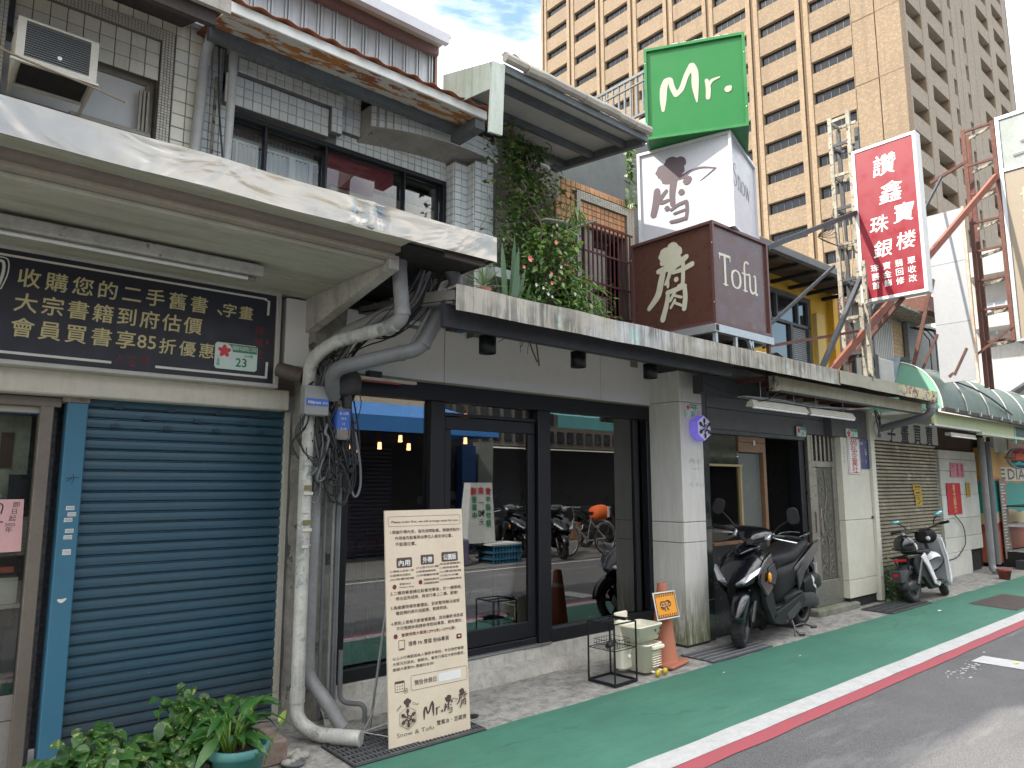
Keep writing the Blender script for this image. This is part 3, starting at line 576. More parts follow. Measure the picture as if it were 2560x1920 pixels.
def number_plate(lbl, x, y, z, w, h, num, row2='244巷', fr=None):
    t = thing('house_number_plate', lbl, 'number plate', (x, y, z-h/2)); fr = fr or FX(x, y, z); s = w/.26
    rr = lambda w, h, q=.012: [(-w/2+q, -h/2), (w/2-q, -h/2), (w/2, -h/2+q), (w/2, h/2-q), (w/2-q, h/2), (-w/2+q, h/2), (-w/2, h/2-q), (-w/2, -h/2+q)]
    MB().prism(rr(w, h), fr, .006).build('plate', M_PLATEW, t); fr = (fr[0]+fr[3]*.006, *fr[1:]); y1 = h/2
    MB().prism([(-w/2+.05*s, y1-h*.32), (w/2-.004, y1-h*.32), (w/2-.004, y1-.004), (-w/2+.05*s, y1-.004)], fr, .0012).build('green_band', M_PLATEG, t)
    m = MB(); n = 22; cx, cy, rd = -w/2+.055*s, y1-.052*s, .05*s; m.prism([(cx+rd*math.cos(2*PI*k/n), cy+rd*math.sin(2*PI*k/n)) for k in range(n)], fr, .0022); m.build('badge', M_SIGNW, t)
    m = MB(); e = .0024
    for k in range(5):
        a = PI/2 + k*2*PI/5; e += .0002; px, py = cx+math.cos(a)*rd*.42, cy+math.sin(a)*rd*.42; m.add([fr[0]+fr[1]*(px+math.cos(a)*rd*.4*math.cos(q)-math.sin(a)*rd*.27*math.sin(q))+fr[2]*(py+math.sin(a)*rd*.4*math.cos(q)+math.cos(a)*rd*.27*math.sin(q))+fr[3]*e for q in [2*PI*j/10 for j in range(10)]], [tuple(range(10))])
    m.build('flower', pm('plate_red', (.55, .05, .05), .5), t)
    m = MB(); spaced(m, '羅斯福路三段', fr, -w/2+.115*s, w/2-.02*s, y1-h*.165, h*.17, eps=.0022); m.build('road_name', M_SIGNW, t)
    m = MB(); put_text(m, num, fr, .03*s, -h*.2, h*.42, bold=.02); put_text(m, row2, fr, .075*s, y1-h*.43, h*.13, eps=.0014)
    for i, ch in enumerate('中正區'): put_text(m, ch, fr, -w/2+.022*s, y1-h*.52-i*h*.15, h*.12)
    m.build('number', pm('plate_dark_green', (.02, .16, .09), .5), t)
number_plate('green and white plate numbered 21 on the panelled pillar', 5.885, 4.128, 2.215, .19, .14, '21')

# ================================================================ shop canopy over 21 and 19
CN = thing('long_concrete_canopy', 'long weathered canopy with streaked metal edge over the shopfronts', 'canopy', (6.2, 3.9, 2.4))
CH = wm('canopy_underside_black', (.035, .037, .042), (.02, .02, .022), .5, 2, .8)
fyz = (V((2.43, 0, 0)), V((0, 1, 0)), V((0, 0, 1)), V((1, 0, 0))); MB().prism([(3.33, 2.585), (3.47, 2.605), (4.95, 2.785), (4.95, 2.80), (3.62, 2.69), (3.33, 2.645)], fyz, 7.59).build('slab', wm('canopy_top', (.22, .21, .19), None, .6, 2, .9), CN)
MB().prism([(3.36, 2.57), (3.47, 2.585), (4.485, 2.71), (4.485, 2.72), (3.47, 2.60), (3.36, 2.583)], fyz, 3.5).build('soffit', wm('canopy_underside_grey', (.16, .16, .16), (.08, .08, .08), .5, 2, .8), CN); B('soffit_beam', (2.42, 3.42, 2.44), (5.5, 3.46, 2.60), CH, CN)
def fascia_sheet(x0, x1, y, z0, z1, amp, seed, n=None, dent=None):
    n = n or int((x1-x0)/.025); k = 9; m = MB()
    for i in range(n+1):
        for j in range(k+1):
            x = x0+(x1-x0)*i/n; z = z0+(z1-z0)*j/k; d = amp*mnoise.noise((x*2.2+seed, z*6, seed)) + amp*.35*mnoise.noise((x*9+seed, z*16, seed+4))
            if dent: d += dent(x, (z-z0)/(z1-z0))
            zz = z + (.006*mnoise.noise((x*2.5+seed, 3, 3)) if j == k or j == 0 else 0); m.v.append(V((x, y+d, zz)))
    for i in range(n):
        for j in range(k): m.f.append((i*(k+1)+j, (i+1)*(k+1)+j, (i+1)*(k+1)+j+1, i*(k+1)+j+1)); m.sm.append(True)
    return m
fascia_sheet(2.42, 7.33, 3.30, 2.515, 2.672, .006, 3).build('metal_fascia', M_FASCIA, CN)
B('fascia_return', (2.42, 3.312, 2.655), (7.33, 3.42, 2.668), M_FASCIA, CN)
def art_mat():
    t = NT('painted_fascia_end'); sp = t.n('ShaderNodeSeparateXYZ'); t.l(t._pos, sp.inputs[0]); g = t.ramp(sp.outputs[0], 8.7, 9.2)
    a = t.mix(t.ramp(t.noise(2.4, 7, .7), .35, .7), (.30, .285, .23), (.2, .2, .14)); w = t.noise(5, 3, .5, (1.2, 1, 2), 1.6); b = t.mix(t.ramp(w, .46, .52), (.07, .055, .04), (.42, .36, .24))
    b = t.mix(t.ramp(t.noise(6, 2, .5, (1, 1, 1.5), 1.), .62, .64), b, (.62, .55, .12)); b = t.mix(t.ramp(t.noise(4.3, 2, .5, (1.5, 1, 1), .6), .66, .69), b, (.32, .05, .06)); c = t.mix(g, a, b)
    c = t.mix(t.ramp(t.noise(50, 8, .85), .6, .66), c, (.1, .09, .07)); t.bump(t.noise(22, 8, .75), .35, .01); return t.fin(c, .65)
fascia_sheet(7.31, 10.03, 3.292, 2.53, 2.668, .005, 12).build('metal_fascia', art_mat(), CN)
B('fascia_end', (10.02, 3.295, 2.53), (10.035, 3.75, 2.665), M_FASCIA2, CN)
B('lower_fascia', (6.35, 3.47, 2.405), (9.98, 3.50, 2.53), wm('yellowed_steel_channel', (.36, .34, .25), (.22, .19, .12), .6, 3, .6, .1, streak=.3, peel=(.5, .5, .46), pk=(.7, .72), ps=4), CN)
B('channel_flange', (6.35, 3.47, 2.40), (9.98, 3.56, 2.404), M_BEAM, CN)
B('hanging_beam', (5.72, 3.86, 2.36), (6.85, 3.98, 2.53), wm('dark_grey_steel_box', (.055, .057, .06), (.03, .03, .03), .5, 3, .6), CN); B('bracket_plate', (6.30, 3.46, 2.39), (6.38, 3.52, 2.53), M_OLDST, CN); B('bracket_bar', (5.05, 3.5, 2.50), (5.95, 3.56, 2.54), M_DARK, CN)
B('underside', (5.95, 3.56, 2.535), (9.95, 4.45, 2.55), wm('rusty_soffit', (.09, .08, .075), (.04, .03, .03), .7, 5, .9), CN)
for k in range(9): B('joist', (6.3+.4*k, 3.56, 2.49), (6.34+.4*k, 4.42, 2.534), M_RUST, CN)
# corner drainpipe from canopy end back to the pillar
t = thing('canopy_drainpipe', 'grey elbow drainpipe running from the painted canopy end to the grey pillar', 'pipe', (10.0, 3.4, 2.45))
MB().tube(rounded([(9.97, 3.36, 2.54), (9.97, 3.36, 2.42), (9.97, 3.42, 2.36), (9.97, 4.0, 2.24)], .06, 6), .048, 14).build('pipe', M_PVCD, t)
MB().tube([(9.97, 3.36, 2.545), (9.97, 3.36, 2.46)], .054, 14).build('collar', M_PVC, t)
# ================================================================ bookshop ground floor (number 23)
BK = thing('bookshop_building', 'bookshop with blue roller shutter under a pale plaster beam', 'building', (1.0, 4.7, 0))
B('lintel_beam', (-.9, 4.58, 1.995), (1.985, 4.95, 2.13), M_BEIGEPLASTER, BK, .008)
B('wall_above', (-.9, 4.64, 2.13), (2.05, 4.95, 2.75), M_BEIGEPLASTER, BK)
B('shutter_post', (.722, 4.66, 0.0), (.825, 4.78, 1.965), M_BLUEP, BK, .005)
B('post_cap', (.70, 4.665, 1.966), (.83, 4.80, 1.994), wm('flaked_post_cap', (.16, .10, .08), (.45, .42, .36), .9, 30, .8), BK)
SHT = B('shutter_back', (.83, 4.735, .02), (2.0, 4.74, 1.99), M_SHUT, BK)
slats(SHT, .83, 2.005, .02, 1.99, 4.715, .0603, M_SHUT, prof=[(0, 0), (-.006, .03), (-.013, .10), (-.015, .45), (-.013, .80), (-.001, .88), (.005, .91), (.006, 1.0)])
# vent lugs near the top of the shutter
me = MB(); me.prism([(-.026, 0), (.026, 0), (.018, .018), (.005, .026), (-.005, .024), (-.018, .018)], FX(0, 0, 0), .012); me = me.mesh('vent_lug', wm('lug_grime', (.03, .06, .085), (.02, .02, .02), .6, 20))
for row, (zz, off) in enumerate(((1.945, 0), (1.89, .16), (1.835, -.01))):
    for k in range(4):
        x = .985+.29*k+off
        if x < 1.98: inst('vent_lug', me, SHT, (x, 4.702, zz))
B('guide_rail', (2.005, 4.66, .0), (2.03, 4.74, 1.99), M_WMETAL, BK)
for i, (x, z) in enumerate(((.775, 1.375), (.785, 1.34), (.77, 1.31), (.78, 1.25), (.775, 1.215), (.775, 1.135))):
    fr = FX(x, 4.6585, z); t = thing('sticker', ('small white phone-number sticker, topmost on the blue post', 'second white sticker down the blue post, slightly tilted', 'third white sticker down the blue post', 'fourth white sticker down the blue post, below the gap', 'fifth white sticker down the blue post', 'lowest and squarest white sticker on the blue post')[i], 'sticker', (x, 4.657, z-.01))
    h = .011 if i < 5 else .015; MB().prism([(-.021, -h), (.021, -h), (.02, h), (-.02, h)], fr, .001).build('paper', M_SIGNW, t)
    m = MB(); random.seed(i); l = []
    for r_ in (-.35, .35):
        for k in range(7): a = -.016+.005*k; l.append(([(a, r_*h), (a+.003, r_*h+random.uniform(-.002, .002))], .002))
    strokes(m, l, fr, .0014); m.build('print', M_INK, t)
m = MB(); strokes(m, [([(-.03, .0), (.03, .004)], .003), ([(.0, .02), (.004, -.005), (-.004, -.03)], .003), ([(-.005, .0), (-.03, -.02)], .003)], FX(.775, 4.659, 1.54)); m.build('ink_scrawl', M_INK, BK)
m = MB(); strokes(m, [([(-.02, 0), (-.005, -.006), (.015, .004)], [.012, .02, .008])], FX(.775, 4.659, .88)); m.build('torn_paper', M_SIGNW, BK)
# bookshop window
WF = wm('brown_anodised_frame', (.20, .17, .14), (.12, .1, .09), .5, 4, .45, .4)
B('window_frame', (.60, 4.70, .0), (.665, 4.80, 1.94), WF, BK, .004); B('window_frame', (-.9, 4.70, 1.935), (.70, 4.80, 1.99), WF, BK, .004); B('window_frame', (-.9, 4.74, 1.90), (.60, 4.78, 1.934), wm('pale_frame', (.38, .35, .3), None, .4, 4, .5), BK)
for z0, z1 in ((0, .27), (.275, .40)): B('kick_panel', (-.9, 4.74, z0), (.60, 4.77, z1), wm('grey_kick_panel', (.24, .22, .2), None, .4, 4, .5), BK)
B('glass_pane', (-.9, 4.755, .405), (.60, 4.76, 1.90), glass('bookshop_glass', (.88, .9, .88), .02, 0, 1.0), BK)
B('shelf_back', (-.9, 5.35, .0), (.715, 5.37, 1.99), wm('bookshop_wall', (.42, .40, .35), None, .4, 3, .8), BK)
for z in (.48, .84, 1.12): B('shelf', (-.9, 4.80, z), (.60, 5.34, z+.02), wm('pale_shelf', (.42, .40, .36), None, .4, 3, .6), BK)
B('side_panel', (.668, 4.82, 0), (.70, 5.3, 1.93), wm('book_spines_side', (.2, .19, .2), (.04, .03, .03), .9, 40, .8), BK)
random.seed(3)
bc = [(.7, .7, .6), (.5, .56, .47), (.62, .6, .5), (.06, .06, .07), (.42, .43, .4), (.7, .68, .6), (.06, .1, .17), (.5, .17, .11), (.16, .42, .45)]
def book(x, y, z, w, d, h, ci, lbl, grp=None, rz=0):
    t = thing('book', lbl, 'book', (x, y, z), rz, grp); m = MB(); m.box((-w/2, -d/2, 0), (w/2, d/2, h*.12)); m.box((-w/2, -d/2, h*.88), (w/2, d/2, h)); m.box((-w/2, -d/2, h*.12), (-w/2+.003, d/2, h*.88)); m.build('cover', wm('book_cover_%d' % ci, bc[ci], None, .4, 9, .6), t)
    MB().box((-w/2+.003, -d/2+.002, h*.12), (w/2-.003, d/2-.002, h*.88)).build('pages', wm('book_pages', (.7, .69, .6), (.5, .48, .38), .5, 60, .8), t)
ORD = ['topmost in'] + [w + ' from the top of' for w in 'second third fourth fifth sixth seventh eighth ninth tenth eleventh twelfth thirteenth fourteenth fifteenth sixteenth'.split()] + ['at the very bottom of']
for col_, (x, zb, n) in enumerate(((.53, 1.42, 0), (.40, 1.14, 17), (.55, 1.14, 9))):
    z = zb
    for k in range(n):
        h = random.uniform(.014, .024); book(x+random.uniform(-.008, .008), 4.92, z, .13, .19, h, (0, 1, 2, 4, 5)[k % 5], 'pale paperback, %s the %s stack in the bookshop window' % (ORD[n-1-k], 'tall' if col_ == 1 else 'short'), 'paperbacks stacked in the bookshop window', random.uniform(-.08, .08)); z += h
B('back_wall', (.60, 5.1, 0), (.84, 5.12, 2.0), MATS['book_spines_side'], BK); B('ceiling', (-.9, 4.8, 1.995), (2.0, 5.4, 2.02), M_VOID, BK); B('backing_wall', (.30, 5.0, 1.14), (.60, 5.02, 1.90), wm('hanging_papers', (.6, .62, .5), (.3, .33, .25), .9, 14, .8, streak=.5), BK)
def slab_item(name, lbl, cat, a, b, mat): B(name, a, b, mat, label=lbl, cat=cat)
slab_item('book', 'dark covered book propped upright beside the tall paperback stack', 'book', (.50, 4.84, 1.36), (.60, 4.86, 1.56), pm('dark_cover', (.02, .022, .03), .3))
slab_item('cardboard_box', 'brown carton behind the stacked books', 'box', (.46, 4.98, 1.60), (.52, 4.99, 1.80), wm('brown_carton', (.15, .09, .06), None, .4, 6))
t = thing('pink_notice', 'pink handwritten notice stuck on the bookshop window', 'notice', (.4, 4.75, 1.13)); fr = FX(0, 4.752, 0)
MB().prism([(.20, 1.14), (.575, 1.145), (.568, 1.425), (.20, 1.425)], fr, .001).build('paper', wm('pink_paper', (.62, .36, .36), (.55, .32, .32), .4, 5, .8), t)
m = MB(); [put_text(m, c, fr, .535-.006*i, 1.395-.036*i, .03, eps=.0022) for i, c in enumerate(('即', '日', '起'))]; put_text(m, '2025', fr, .515, 1.29, .022, eps=.0022); put_text(m, '年', fr, .51, 1.262, .03, eps=.0022)
strokes(m, [([(.40, 1.40), (.47, 1.40), (.47, 1.35)], .006), ([(.42, 1.31), (.48, 1.305)], .006), ([(.45, 1.36), (.45, 1.28)], .006), ([(.42, 1.24), (.47, 1.22)], .006)], fr, .0022); m.build('handwriting', M_INK, t)
random.seed(8)
for i, (x, z, w, h, c) in enumerate(((.50, 1.14, .13, .07, 8), (.36, .86, .16, .17, 4), (.53, .86, .11, .14, 5), (.42, .50, .2, .26, 3), (.57, .50, .06, .22, 3), (.30, .50, .1, .24, 7))):
    slab_item('book', ('teal topped book lying just below the pink notice', 'grey boxed book set on the middle shelf behind the glass', 'cream printed box beside the window frame on the middle shelf', 'wide dark album on the lowest shelf', 'narrow dark binder on the lowest shelf by the frame', 'red brown book on the lowest shelf')[i], 'book', (x-w/2, 4.84, z+.0), (x+w/2, 4.98, z+h), wm('book_cover_%d' % c, bc[c], None, .4, 9, .6))
slab_item('plastic_bag', 'crumpled pale plastic bag at the bottom of the bookshop window', 'bag', (.28, 4.86, .405), (.56, 4.9, .475), wm('crumpled_plastic', (.45, .46, .38), (.2, .2, .15), .9, 18, .3, bump=1., bs=25))
slab_item('folder', 'white folder with red stripe lying in the bookshop window', 'folder', (.34, 4.82, 1.03), (.56, 4.84, 1.06), pm('red_stripe', (.55, .1, .07), .5))

# ---------------- black signboard
SG = thing('bookshop_signboard', 'black signboard with gold writing and white frame', 'signboard', (1.1, 4.46, 2.13))
B('board', (-.75, 4.50, 2.15), (1.83, 4.64, 2.74), M_NAVY, SG); me_ = wm('sign_alu_frame', (.48, .46, .42), None, .3, 4, .5, .2)
for a, b in (((-.75, 4.48, 2.738), (1.86, 4.63, 2.76)), ((-.75, 4.48, 2.125), (1.86, 4.63, 2.15)), ((1.83, 4.48, 2.15), (1.86, 4.63, 2.738))): B('board_frame', a, b, me_, SG, .003)
fr = FX(0, 4.4995, 0); m = MB()
for pl in ([(-.7, 2.70), (1.765, 2.70), (1.765, 2.712), (-.7, 2.712)], [(-.7, 2.182), (.89, 2.182), (.89, 2.196), (-.7, 2.196)], [(1.12, 2.182), (1.79, 2.182), (1.79, 2.196), (1.12, 2.196)]): m.prism(pl, fr, .0012)
m.prism([(1.775, 2.182), (1.79, 2.182), (1.793, 2.29), (1.778, 2.29)], fr, .0017); m.prism([(1.77, 2.60), (1.785, 2.60), (1.788, 2.695), (1.74, 2.712), (1.74, 2.703), (1.773, 2.69)], fr, .002)
strokes(m, [([(.26, 2.68), (.345, 2.69), (.372, 2.67), (.372, 2.60), (.35, 2.52)], .006), ([(.26, 2.665), (.335, 2.67), (.352, 2.655), (.352, 2.60), (.335, 2.52)], .014)], fr, .0012); m.build('border_line', pm('cream_print', (.66, .64, .58), .5), SG)
m = MB()
def fitrow(s, x0, x1, z, h, gaps=None):
    for i, ch in enumerate(s): q = MB(); put_text(q, ch, fr, x0+(x1-x0)*i/(len(s)-1), z, h*.84, bold=.014, w=None, shear=.04); q.build('character', M_GOLD, SG)
fitrow('收購您的二手舊書', .47, 1.345, 2.597, .118); q = MB(); put_text(q, '、', fr, 1.47, 2.60, .10, bold=.01); q.build('character', M_GOLD, SG); fitrow('字畫', 1.53, 1.635, 2.59, .10)
fitrow('大宗書籍到府估價', .465, 1.315, 2.46, .118)
fitrow('會員買書享', .46, .955, 2.325, .118); q = MB(); put_text(q, '85', fr, 1.065, 2.33, .10, .10, bold=.01); q.build('character', M_GOLD, SG); fitrow('折優惠', 1.18, 1.405, 2.315, .105)
m = MB(); spaced(m, '人文館', fr, .93, 1.06, 2.215, .045); m.prism([(.975, 2.19), (1.02, 2.19), (.997, 2.173)], fr, .0012)
for i, c in enumerate('博雅館'): put_text(m, c, fr, 1.725, 2.485-.075*i, .055)
m.prism([(1.775, 2.44), (1.795, 2.42), (1.775, 2.40)], fr, .0012); m.build('faded_red_lettering', pm('faded_red', (.16, .02, .025), .6), SG)
number_plate('green and white plate numbered 23 on the black signboard', 1.585, 4.497, 2.30, .265, .165, '23')
# bare tube lamp above the board
t = thing('tube_lamp', 'long dusty fluorescent tube fitting on the canopy soffit above the black sign', 'lamp', (.6, 3.95, 2.66))
B('housing', (-.75, 3.88, 2.67), (1.50, 3.98, 2.735), wm('dusty_white_enamel', (.42, .41, .37), (.2, .19, .16), .8, 7, .6, streak=.0, bump=.2, peel=(.15, .13, .11), pk=(.62, .66), ps=12), t, .008)
MB().tube([(-.75, 3.915, 2.652), (1.44, 3.915, 2.652)], .010, 10).build('tube', pm('unlit_tube', (.6, .6, .58), .25), t)
MB().tube([(1.42, 3.915, 2.652), (1.465, 3.915, 2.652)], .012, 8).build('lamp_socket', wm('burnt_socket', (.2, .17, .14), (.05, .04, .03), .8, 30), t)

# ---------------- left canopy over the bookshop
LC = thing('bookshop_canopy', 'upper canopy over the bookshop edged in crinkled shiny metal', 'canopy', (1.0, 3.8, 2.75))
for k in range(6):
    a = 3.46+.20*k; B('soffit_board', (-1.2, a, 2.752+.0012*(k % 3)), (2.03, a+.197, 2.775), M_SOFFIT, LC)
B('edge_trim', (-1.2, 3.40, 2.775), (2.06, 3.455, 2.80), wm('tan_trim', (.34, .30, .24), None, .5, 4, .7), LC); B('edge_trim', (-1.2, 3.34, 2.80), (2.06, 3.40, 2.835), wm('brown_trim', (.22, .18, .15), None, .5, 4, .7), LC); B('edge_trim', (-1.2, 3.22, 2.83), (2.06, 3.34, 2.845), M_SOFFIT, LC)
B('slab', (-1.2, 3.24, 2.85), (2.64, 4.6, 2.99), wm('canopy_top', (.22, .21, .19), None, .6, 2, .9), LC)
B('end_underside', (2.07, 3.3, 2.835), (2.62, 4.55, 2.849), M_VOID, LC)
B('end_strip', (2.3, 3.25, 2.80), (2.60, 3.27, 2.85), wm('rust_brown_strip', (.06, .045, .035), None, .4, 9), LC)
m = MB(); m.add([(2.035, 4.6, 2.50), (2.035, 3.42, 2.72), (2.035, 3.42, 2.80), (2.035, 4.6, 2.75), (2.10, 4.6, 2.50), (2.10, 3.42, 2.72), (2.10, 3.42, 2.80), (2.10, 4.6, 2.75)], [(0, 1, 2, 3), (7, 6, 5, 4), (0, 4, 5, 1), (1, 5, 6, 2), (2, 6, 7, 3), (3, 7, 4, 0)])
m.build('bracket_beam', M_CONC, LC); B('lower_strip', (1.87, 4.62, 2.1), (2.03, 4.66, 2.75), wm('brown_board', (.14, .11, .09), None, .5, 4, .8), BK)
def chrome():
    t = NT('crinkled_chrome'); c = t.mix(t.ramp(t.noise(3, 6, .6), .4, .7), (.36, .34, .30), (.31, .29, .26)); c = t.mix(t.mul(t.ramp(t.noise(1., 8, .8, (30, 30, 1.5)), .60, .70), .4), c, (.22, .2, .17))  # warm base tint stands in for the reflection of warm buildings
    c = t.mix(t.ramp(t.noise(45, 4, .85), .74, .76), c, (.12, .08, .05)); nn = t.noise(2.1, 2.5, .5, (1, 1, 2.2), 1.0); t.bump(nn, .21, .10); return t.fin(c, .2, .88, .5)
def dent(x, v):
    d = 0
    for cx, w in ((1.74, .05), (1.86, .05)): 
        k = max(0, 1-abs(x-cx)/w); d += .022*k*(1-abs(v-.45)*1.3)
    d -= .018*max(0, 1-abs(x-1.80)/.03)*(v if v < .5 else 1-v); d += .05*max(0, .12-v)*max(0, 1-abs(x-1.8)/.2)
    return d
fascia_sheet(-1.2, 2.66, 3.215, 2.83, 2.985, .007, 5, dent=dent).build('metal_fascia', chrome(), LC)
B('fascia_return', (2.655, 3.22, 2.835), (2.662, 4.4, 2.98), MATS.get('crinkled_chrome') or bpy.data.materials['crinkled_chrome'], LC); B('fascia_top', (-1.2, 3.22, 2.975), (2.655, 3.4, 2.982), bpy.data.materials['crinkled_chrome'], LC)

# ---------------- party pillar between the shops
PP = thing('party_pillar', 'cracked flaking concrete pillar between the blue shutter and the shop glass', 'pillar', (2.14, 4.6, 0))
m = MB(); nz = 60
cs = [(2.03, 4.62), (2.05, 4.50), (2.10, 4.46), (2.33, 4.47), (2.345, 4.7)]
for i in range(nz+1):
    z = 2.74*i/nz
    for k, (x, y) in enumerate(cs): m.v.append(V((x + .010*mnoise.noise((k*3, z*6, 1)), y + .014*mnoise.noise((k*3, z*7, 9)), z)))
for i in range(nz):
    for k in range(4): m.f.append((i*5+k, i*5+k+1, (i+1)*5+k+1, (i+1)*5+k)); m.sm.append(False)
m.build('shaft', wm('flaking_pillar', (.28, .26, .22), (.09, .085, .08), .9, 5, .85, bump=.8, bs=22, streak=.4, peel=(.06, .058, .055), pk=(.58, .6), ps=6), PP)

# ---------------- rainwater pipes
PB = 4.22
def pipe(lbl, pts, r_, mat, n=14, col=(), elbow=.07, rad_end=None):
    t = thing('drainpipe', lbl, 'pipe', (pts[-1][0], pts[-1][1], pts[-1][2])); MB().tube(rounded(pts, elbow, 6), r_, n).build('pipe', mat, t)
    for a, b in col: MB().tube([a, b], r_*1.1, n).build('collar', mat, t)
    return t
t = pipe('stained white downpipe with taped stickers running down to the pavement', [(2.225, 3.64, 2.455), (2.16, 3.80, 2.43), (1.99, 4.0, 2.37), (1.91, 4.12, 2.27), (1.95, PB, 2.15), (1.955, PB, .12), (2.02, 4.10, .055), (2.17, 3.88, .055)], .041, M_PVCW, col=(((2.16, 3.80, 2.43), (2.13, 3.835, 2.42)), ((1.955, PB, .30), (1.955, PB, .22)), ((1.955, PB, 1.14), (1.955, PB, 1.13)), ((2.08, 4.0, .055), (2.185, 3.86, .055))))
t = pipe('grey vertical pipe hanging straight down from the crinkled metal canopy', [(2.20, 3.59, 2.86), (2.245, 3.60, 2.49), (2.20, 3.70, 2.443)], .046, M_PVC, col=(((2.20, 3.59, 2.86), (2.207, 3.592, 2.80)), ((2.238, 3.60, 2.55), (2.243, 3.6, 2.51))), elbow=.07)
t = pipe('grey pipe behind the white one, arching under the canopy end', [(2.47, 3.72, 2.86), (2.50, 3.72, 2.74), (2.38, 3.85, 2.63), (2.14, 4.15, 2.47), (2.06, 4.30, 2.34), (2.06, 4.32, .33), (2.13, 4.20, .20), (2.20, 4.10, .05)], .042, M_PVC, col=(((2.425, 3.8, 2.67), (2.40, 3.83, 2.65)), ((2.06, 4.32, 1.50), (2.06, 4.32, 1.48)), ((2.06, 4.32, .42), (2.06, 4.32, .35))))
t = pipe('large grey pipe bending down in front of the grey header panels', [(2.58, 3.58, 2.86), (2.63, 3.58, 2.78), (2.58, 3.62, 2.66), (2.43, 3.68, 2.34), (2.30, 3.74, 2.30), (1.98, 3.98, 2.20), (2.07, 4.12, 2.05)], .046, M_PVCD, col=(((2.60, 3.60, 2.70), (2.59, 3.61, 2.67)), ((2.45, 3.67, 2.385), (2.44, 3.675, 2.36)), ((2.33, 3.72, 2.31), (2.31, 3.735, 2.302))), elbow=.1)
t = pipe('slim grey conduit bowed between the two large grey pipes', [(2.52, 3.66, 2.80), (2.51, 3.68, 2.62), (2.43, 3.74, 2.42), (2.40, 3.76, 2.36)], .014, M_PVC)
for i, (x, y, a) in enumerate(((2.22, 4.36, .011), (2.255, 4.37, .013), (2.285, 4.40, .011), (2.16, 4.36, .012))):
    t = pipe(('thin conduit clipped to the pillar, inner of the group', 'thickest thin conduit clipped to the pillar', 'thin conduit nearest the black shop frame', 'thin conduit next to the grey downpipe')[i], [(x, y, 2.05-.1*i), (x, y, .3 if i else .05), (x, y-.01, .06)], a, M_PVCD if i % 2 else M_PVC, 8)
t = pipe('small pipe with elbow along the foot of the shop step', [(2.29, 4.33, .45), (2.29, 4.33, .13), (2.40, 4.20, .13), (2.40, 4.20, .02)], .016, M_PVCD, 8)
t = pipe('old brown clay pipe stub beside the black signboard end', [(1.83, 4.42, 2.24), (1.95, 4.30, 2.19)], .048, wm('sooty_brown_pipe', (.10, .075, .06), None, .7, 9), 12)
# meter boxes
t = thing('junction_box', 'pale grey junction box with blue label strapped on the white downpipe', 'junction box', (1.955, 4.14, 1.93)); B('box_body', (1.875, 4.10, 1.925), (2.035, 4.175, 2.11), wm('grey_plastic_box', (.24, .245, .24), None, .3, 8, .5), t, .006)
B('blue_label', (1.882, 4.097, 1.985), (2.03, 4.0995, 2.028), pm('label_blue', (.03, .10, .38), .4), t); m = MB(); put_text(m, 'Hitron', FX(1.935, 4.0965, 2.005), 0, 0, .026, .08, bold=.01); put_text(m, '(((·)))', FX(2.005, 4.0965, 2.005), 0, 0, .016, .035); m.build('label_print', M_SIGNW, t)
t = thing('junction_box', 'round-shouldered grey box with blue label hanging below the cable knot', 'junction box', (2.165, 4.2, 1.79)); MB().loft([(2.165, 4.2, 1.785, .045, .03, 0)], 8) if 0 else None
MB().tube([(2.165, 4.19, 1.785), (2.165, 4.19, 1.80), (2.165, 4.19, 1.985), (2.165, 4.19, 2.01)], [.052, .062, .062, .045], 16).build('box_body', wm('grey_brown_box', (.22, .2, .18), (.1, .08, .07), .7, 9, .6), t)
m = MB(); m.tube([(2.165, 4.19, 1.85), (2.165, 4.19, 1.975)], .0635, 16, cap=False); m.build('blue_label', pm('label_blue', (.03, .10, .38), .4), t)
m = MB(); [put_text(m, c, FX(2.150, 4.125, 1.95-.032*i), 0, 0, .018, eps=.002) for i, c in enumerate(('五-公司', 'O-4', '(-)', 'f--10'))]; m.build('label_print', M_SIGNW, t)
t = thing('cable_closure', 'black plastic splice housing tangled in cables under the large pipe', 'splice box', (2.14, 4.12, 2.02)); m = MB(); m.loft([(2.06, 4.12, 2.13, .06, .07), (2.12, 4.12, 2.15, .085, .095), (2.18, 4.12, 2.16, .085, .095), (2.24, 4.12, 2.14, .05, .06)], 10, 3.2, 2); m.build('housing', wm('black_plastic', (.035, .034, .033), None, .4, 9, .6), t); MB().tube([(2.16, 4.12, 2.08), (2.17, 4.12, 1.99)], [.04, .03], 8).build('cable_gland', M_CABLE, t)
CB = thing('cable_tangle', 'messy tangle of black and grey cables looping round the pipes', 'cables', (2.1, 4.2, 1.4)); random.seed(21)
for k in range(46):
    a = random.random(); z0 = random.uniform(1.75, 2.25); z1 = random.uniform(1.40, 1.75) if a < .6 else random.uniform(2.1, 2.4); x0 = random.uniform(1.90, 2.26); x1 = random.uniform(1.96, 2.26)
    pts = [(x0, 4.20+random.uniform(-.06, .06), z0)]
    for j in range(4): pts.append((x0+(x1-x0)*j/4+random.uniform(-.06, .06), 4.22+random.uniform(-.09, .06), z0+(z1-z0)*(j+1)/4+random.uniform(-.08, .06)))
    if a < .35: pts += [(x1+.03, 4.2, z1-.09), (x1+.075, 4.21, z1-.02), (x1+.06, 4.2, z1+.14), (x1+.02, 4.2, z1+.33)]
    MB().tube(bez(pts, 5), random.choice((.003, .004, .006, .009)), 5).build('cable', random.choice((M_CABLE, M_CABLE, M_CABLE, M_CABLE, M_PVCD)), CB)
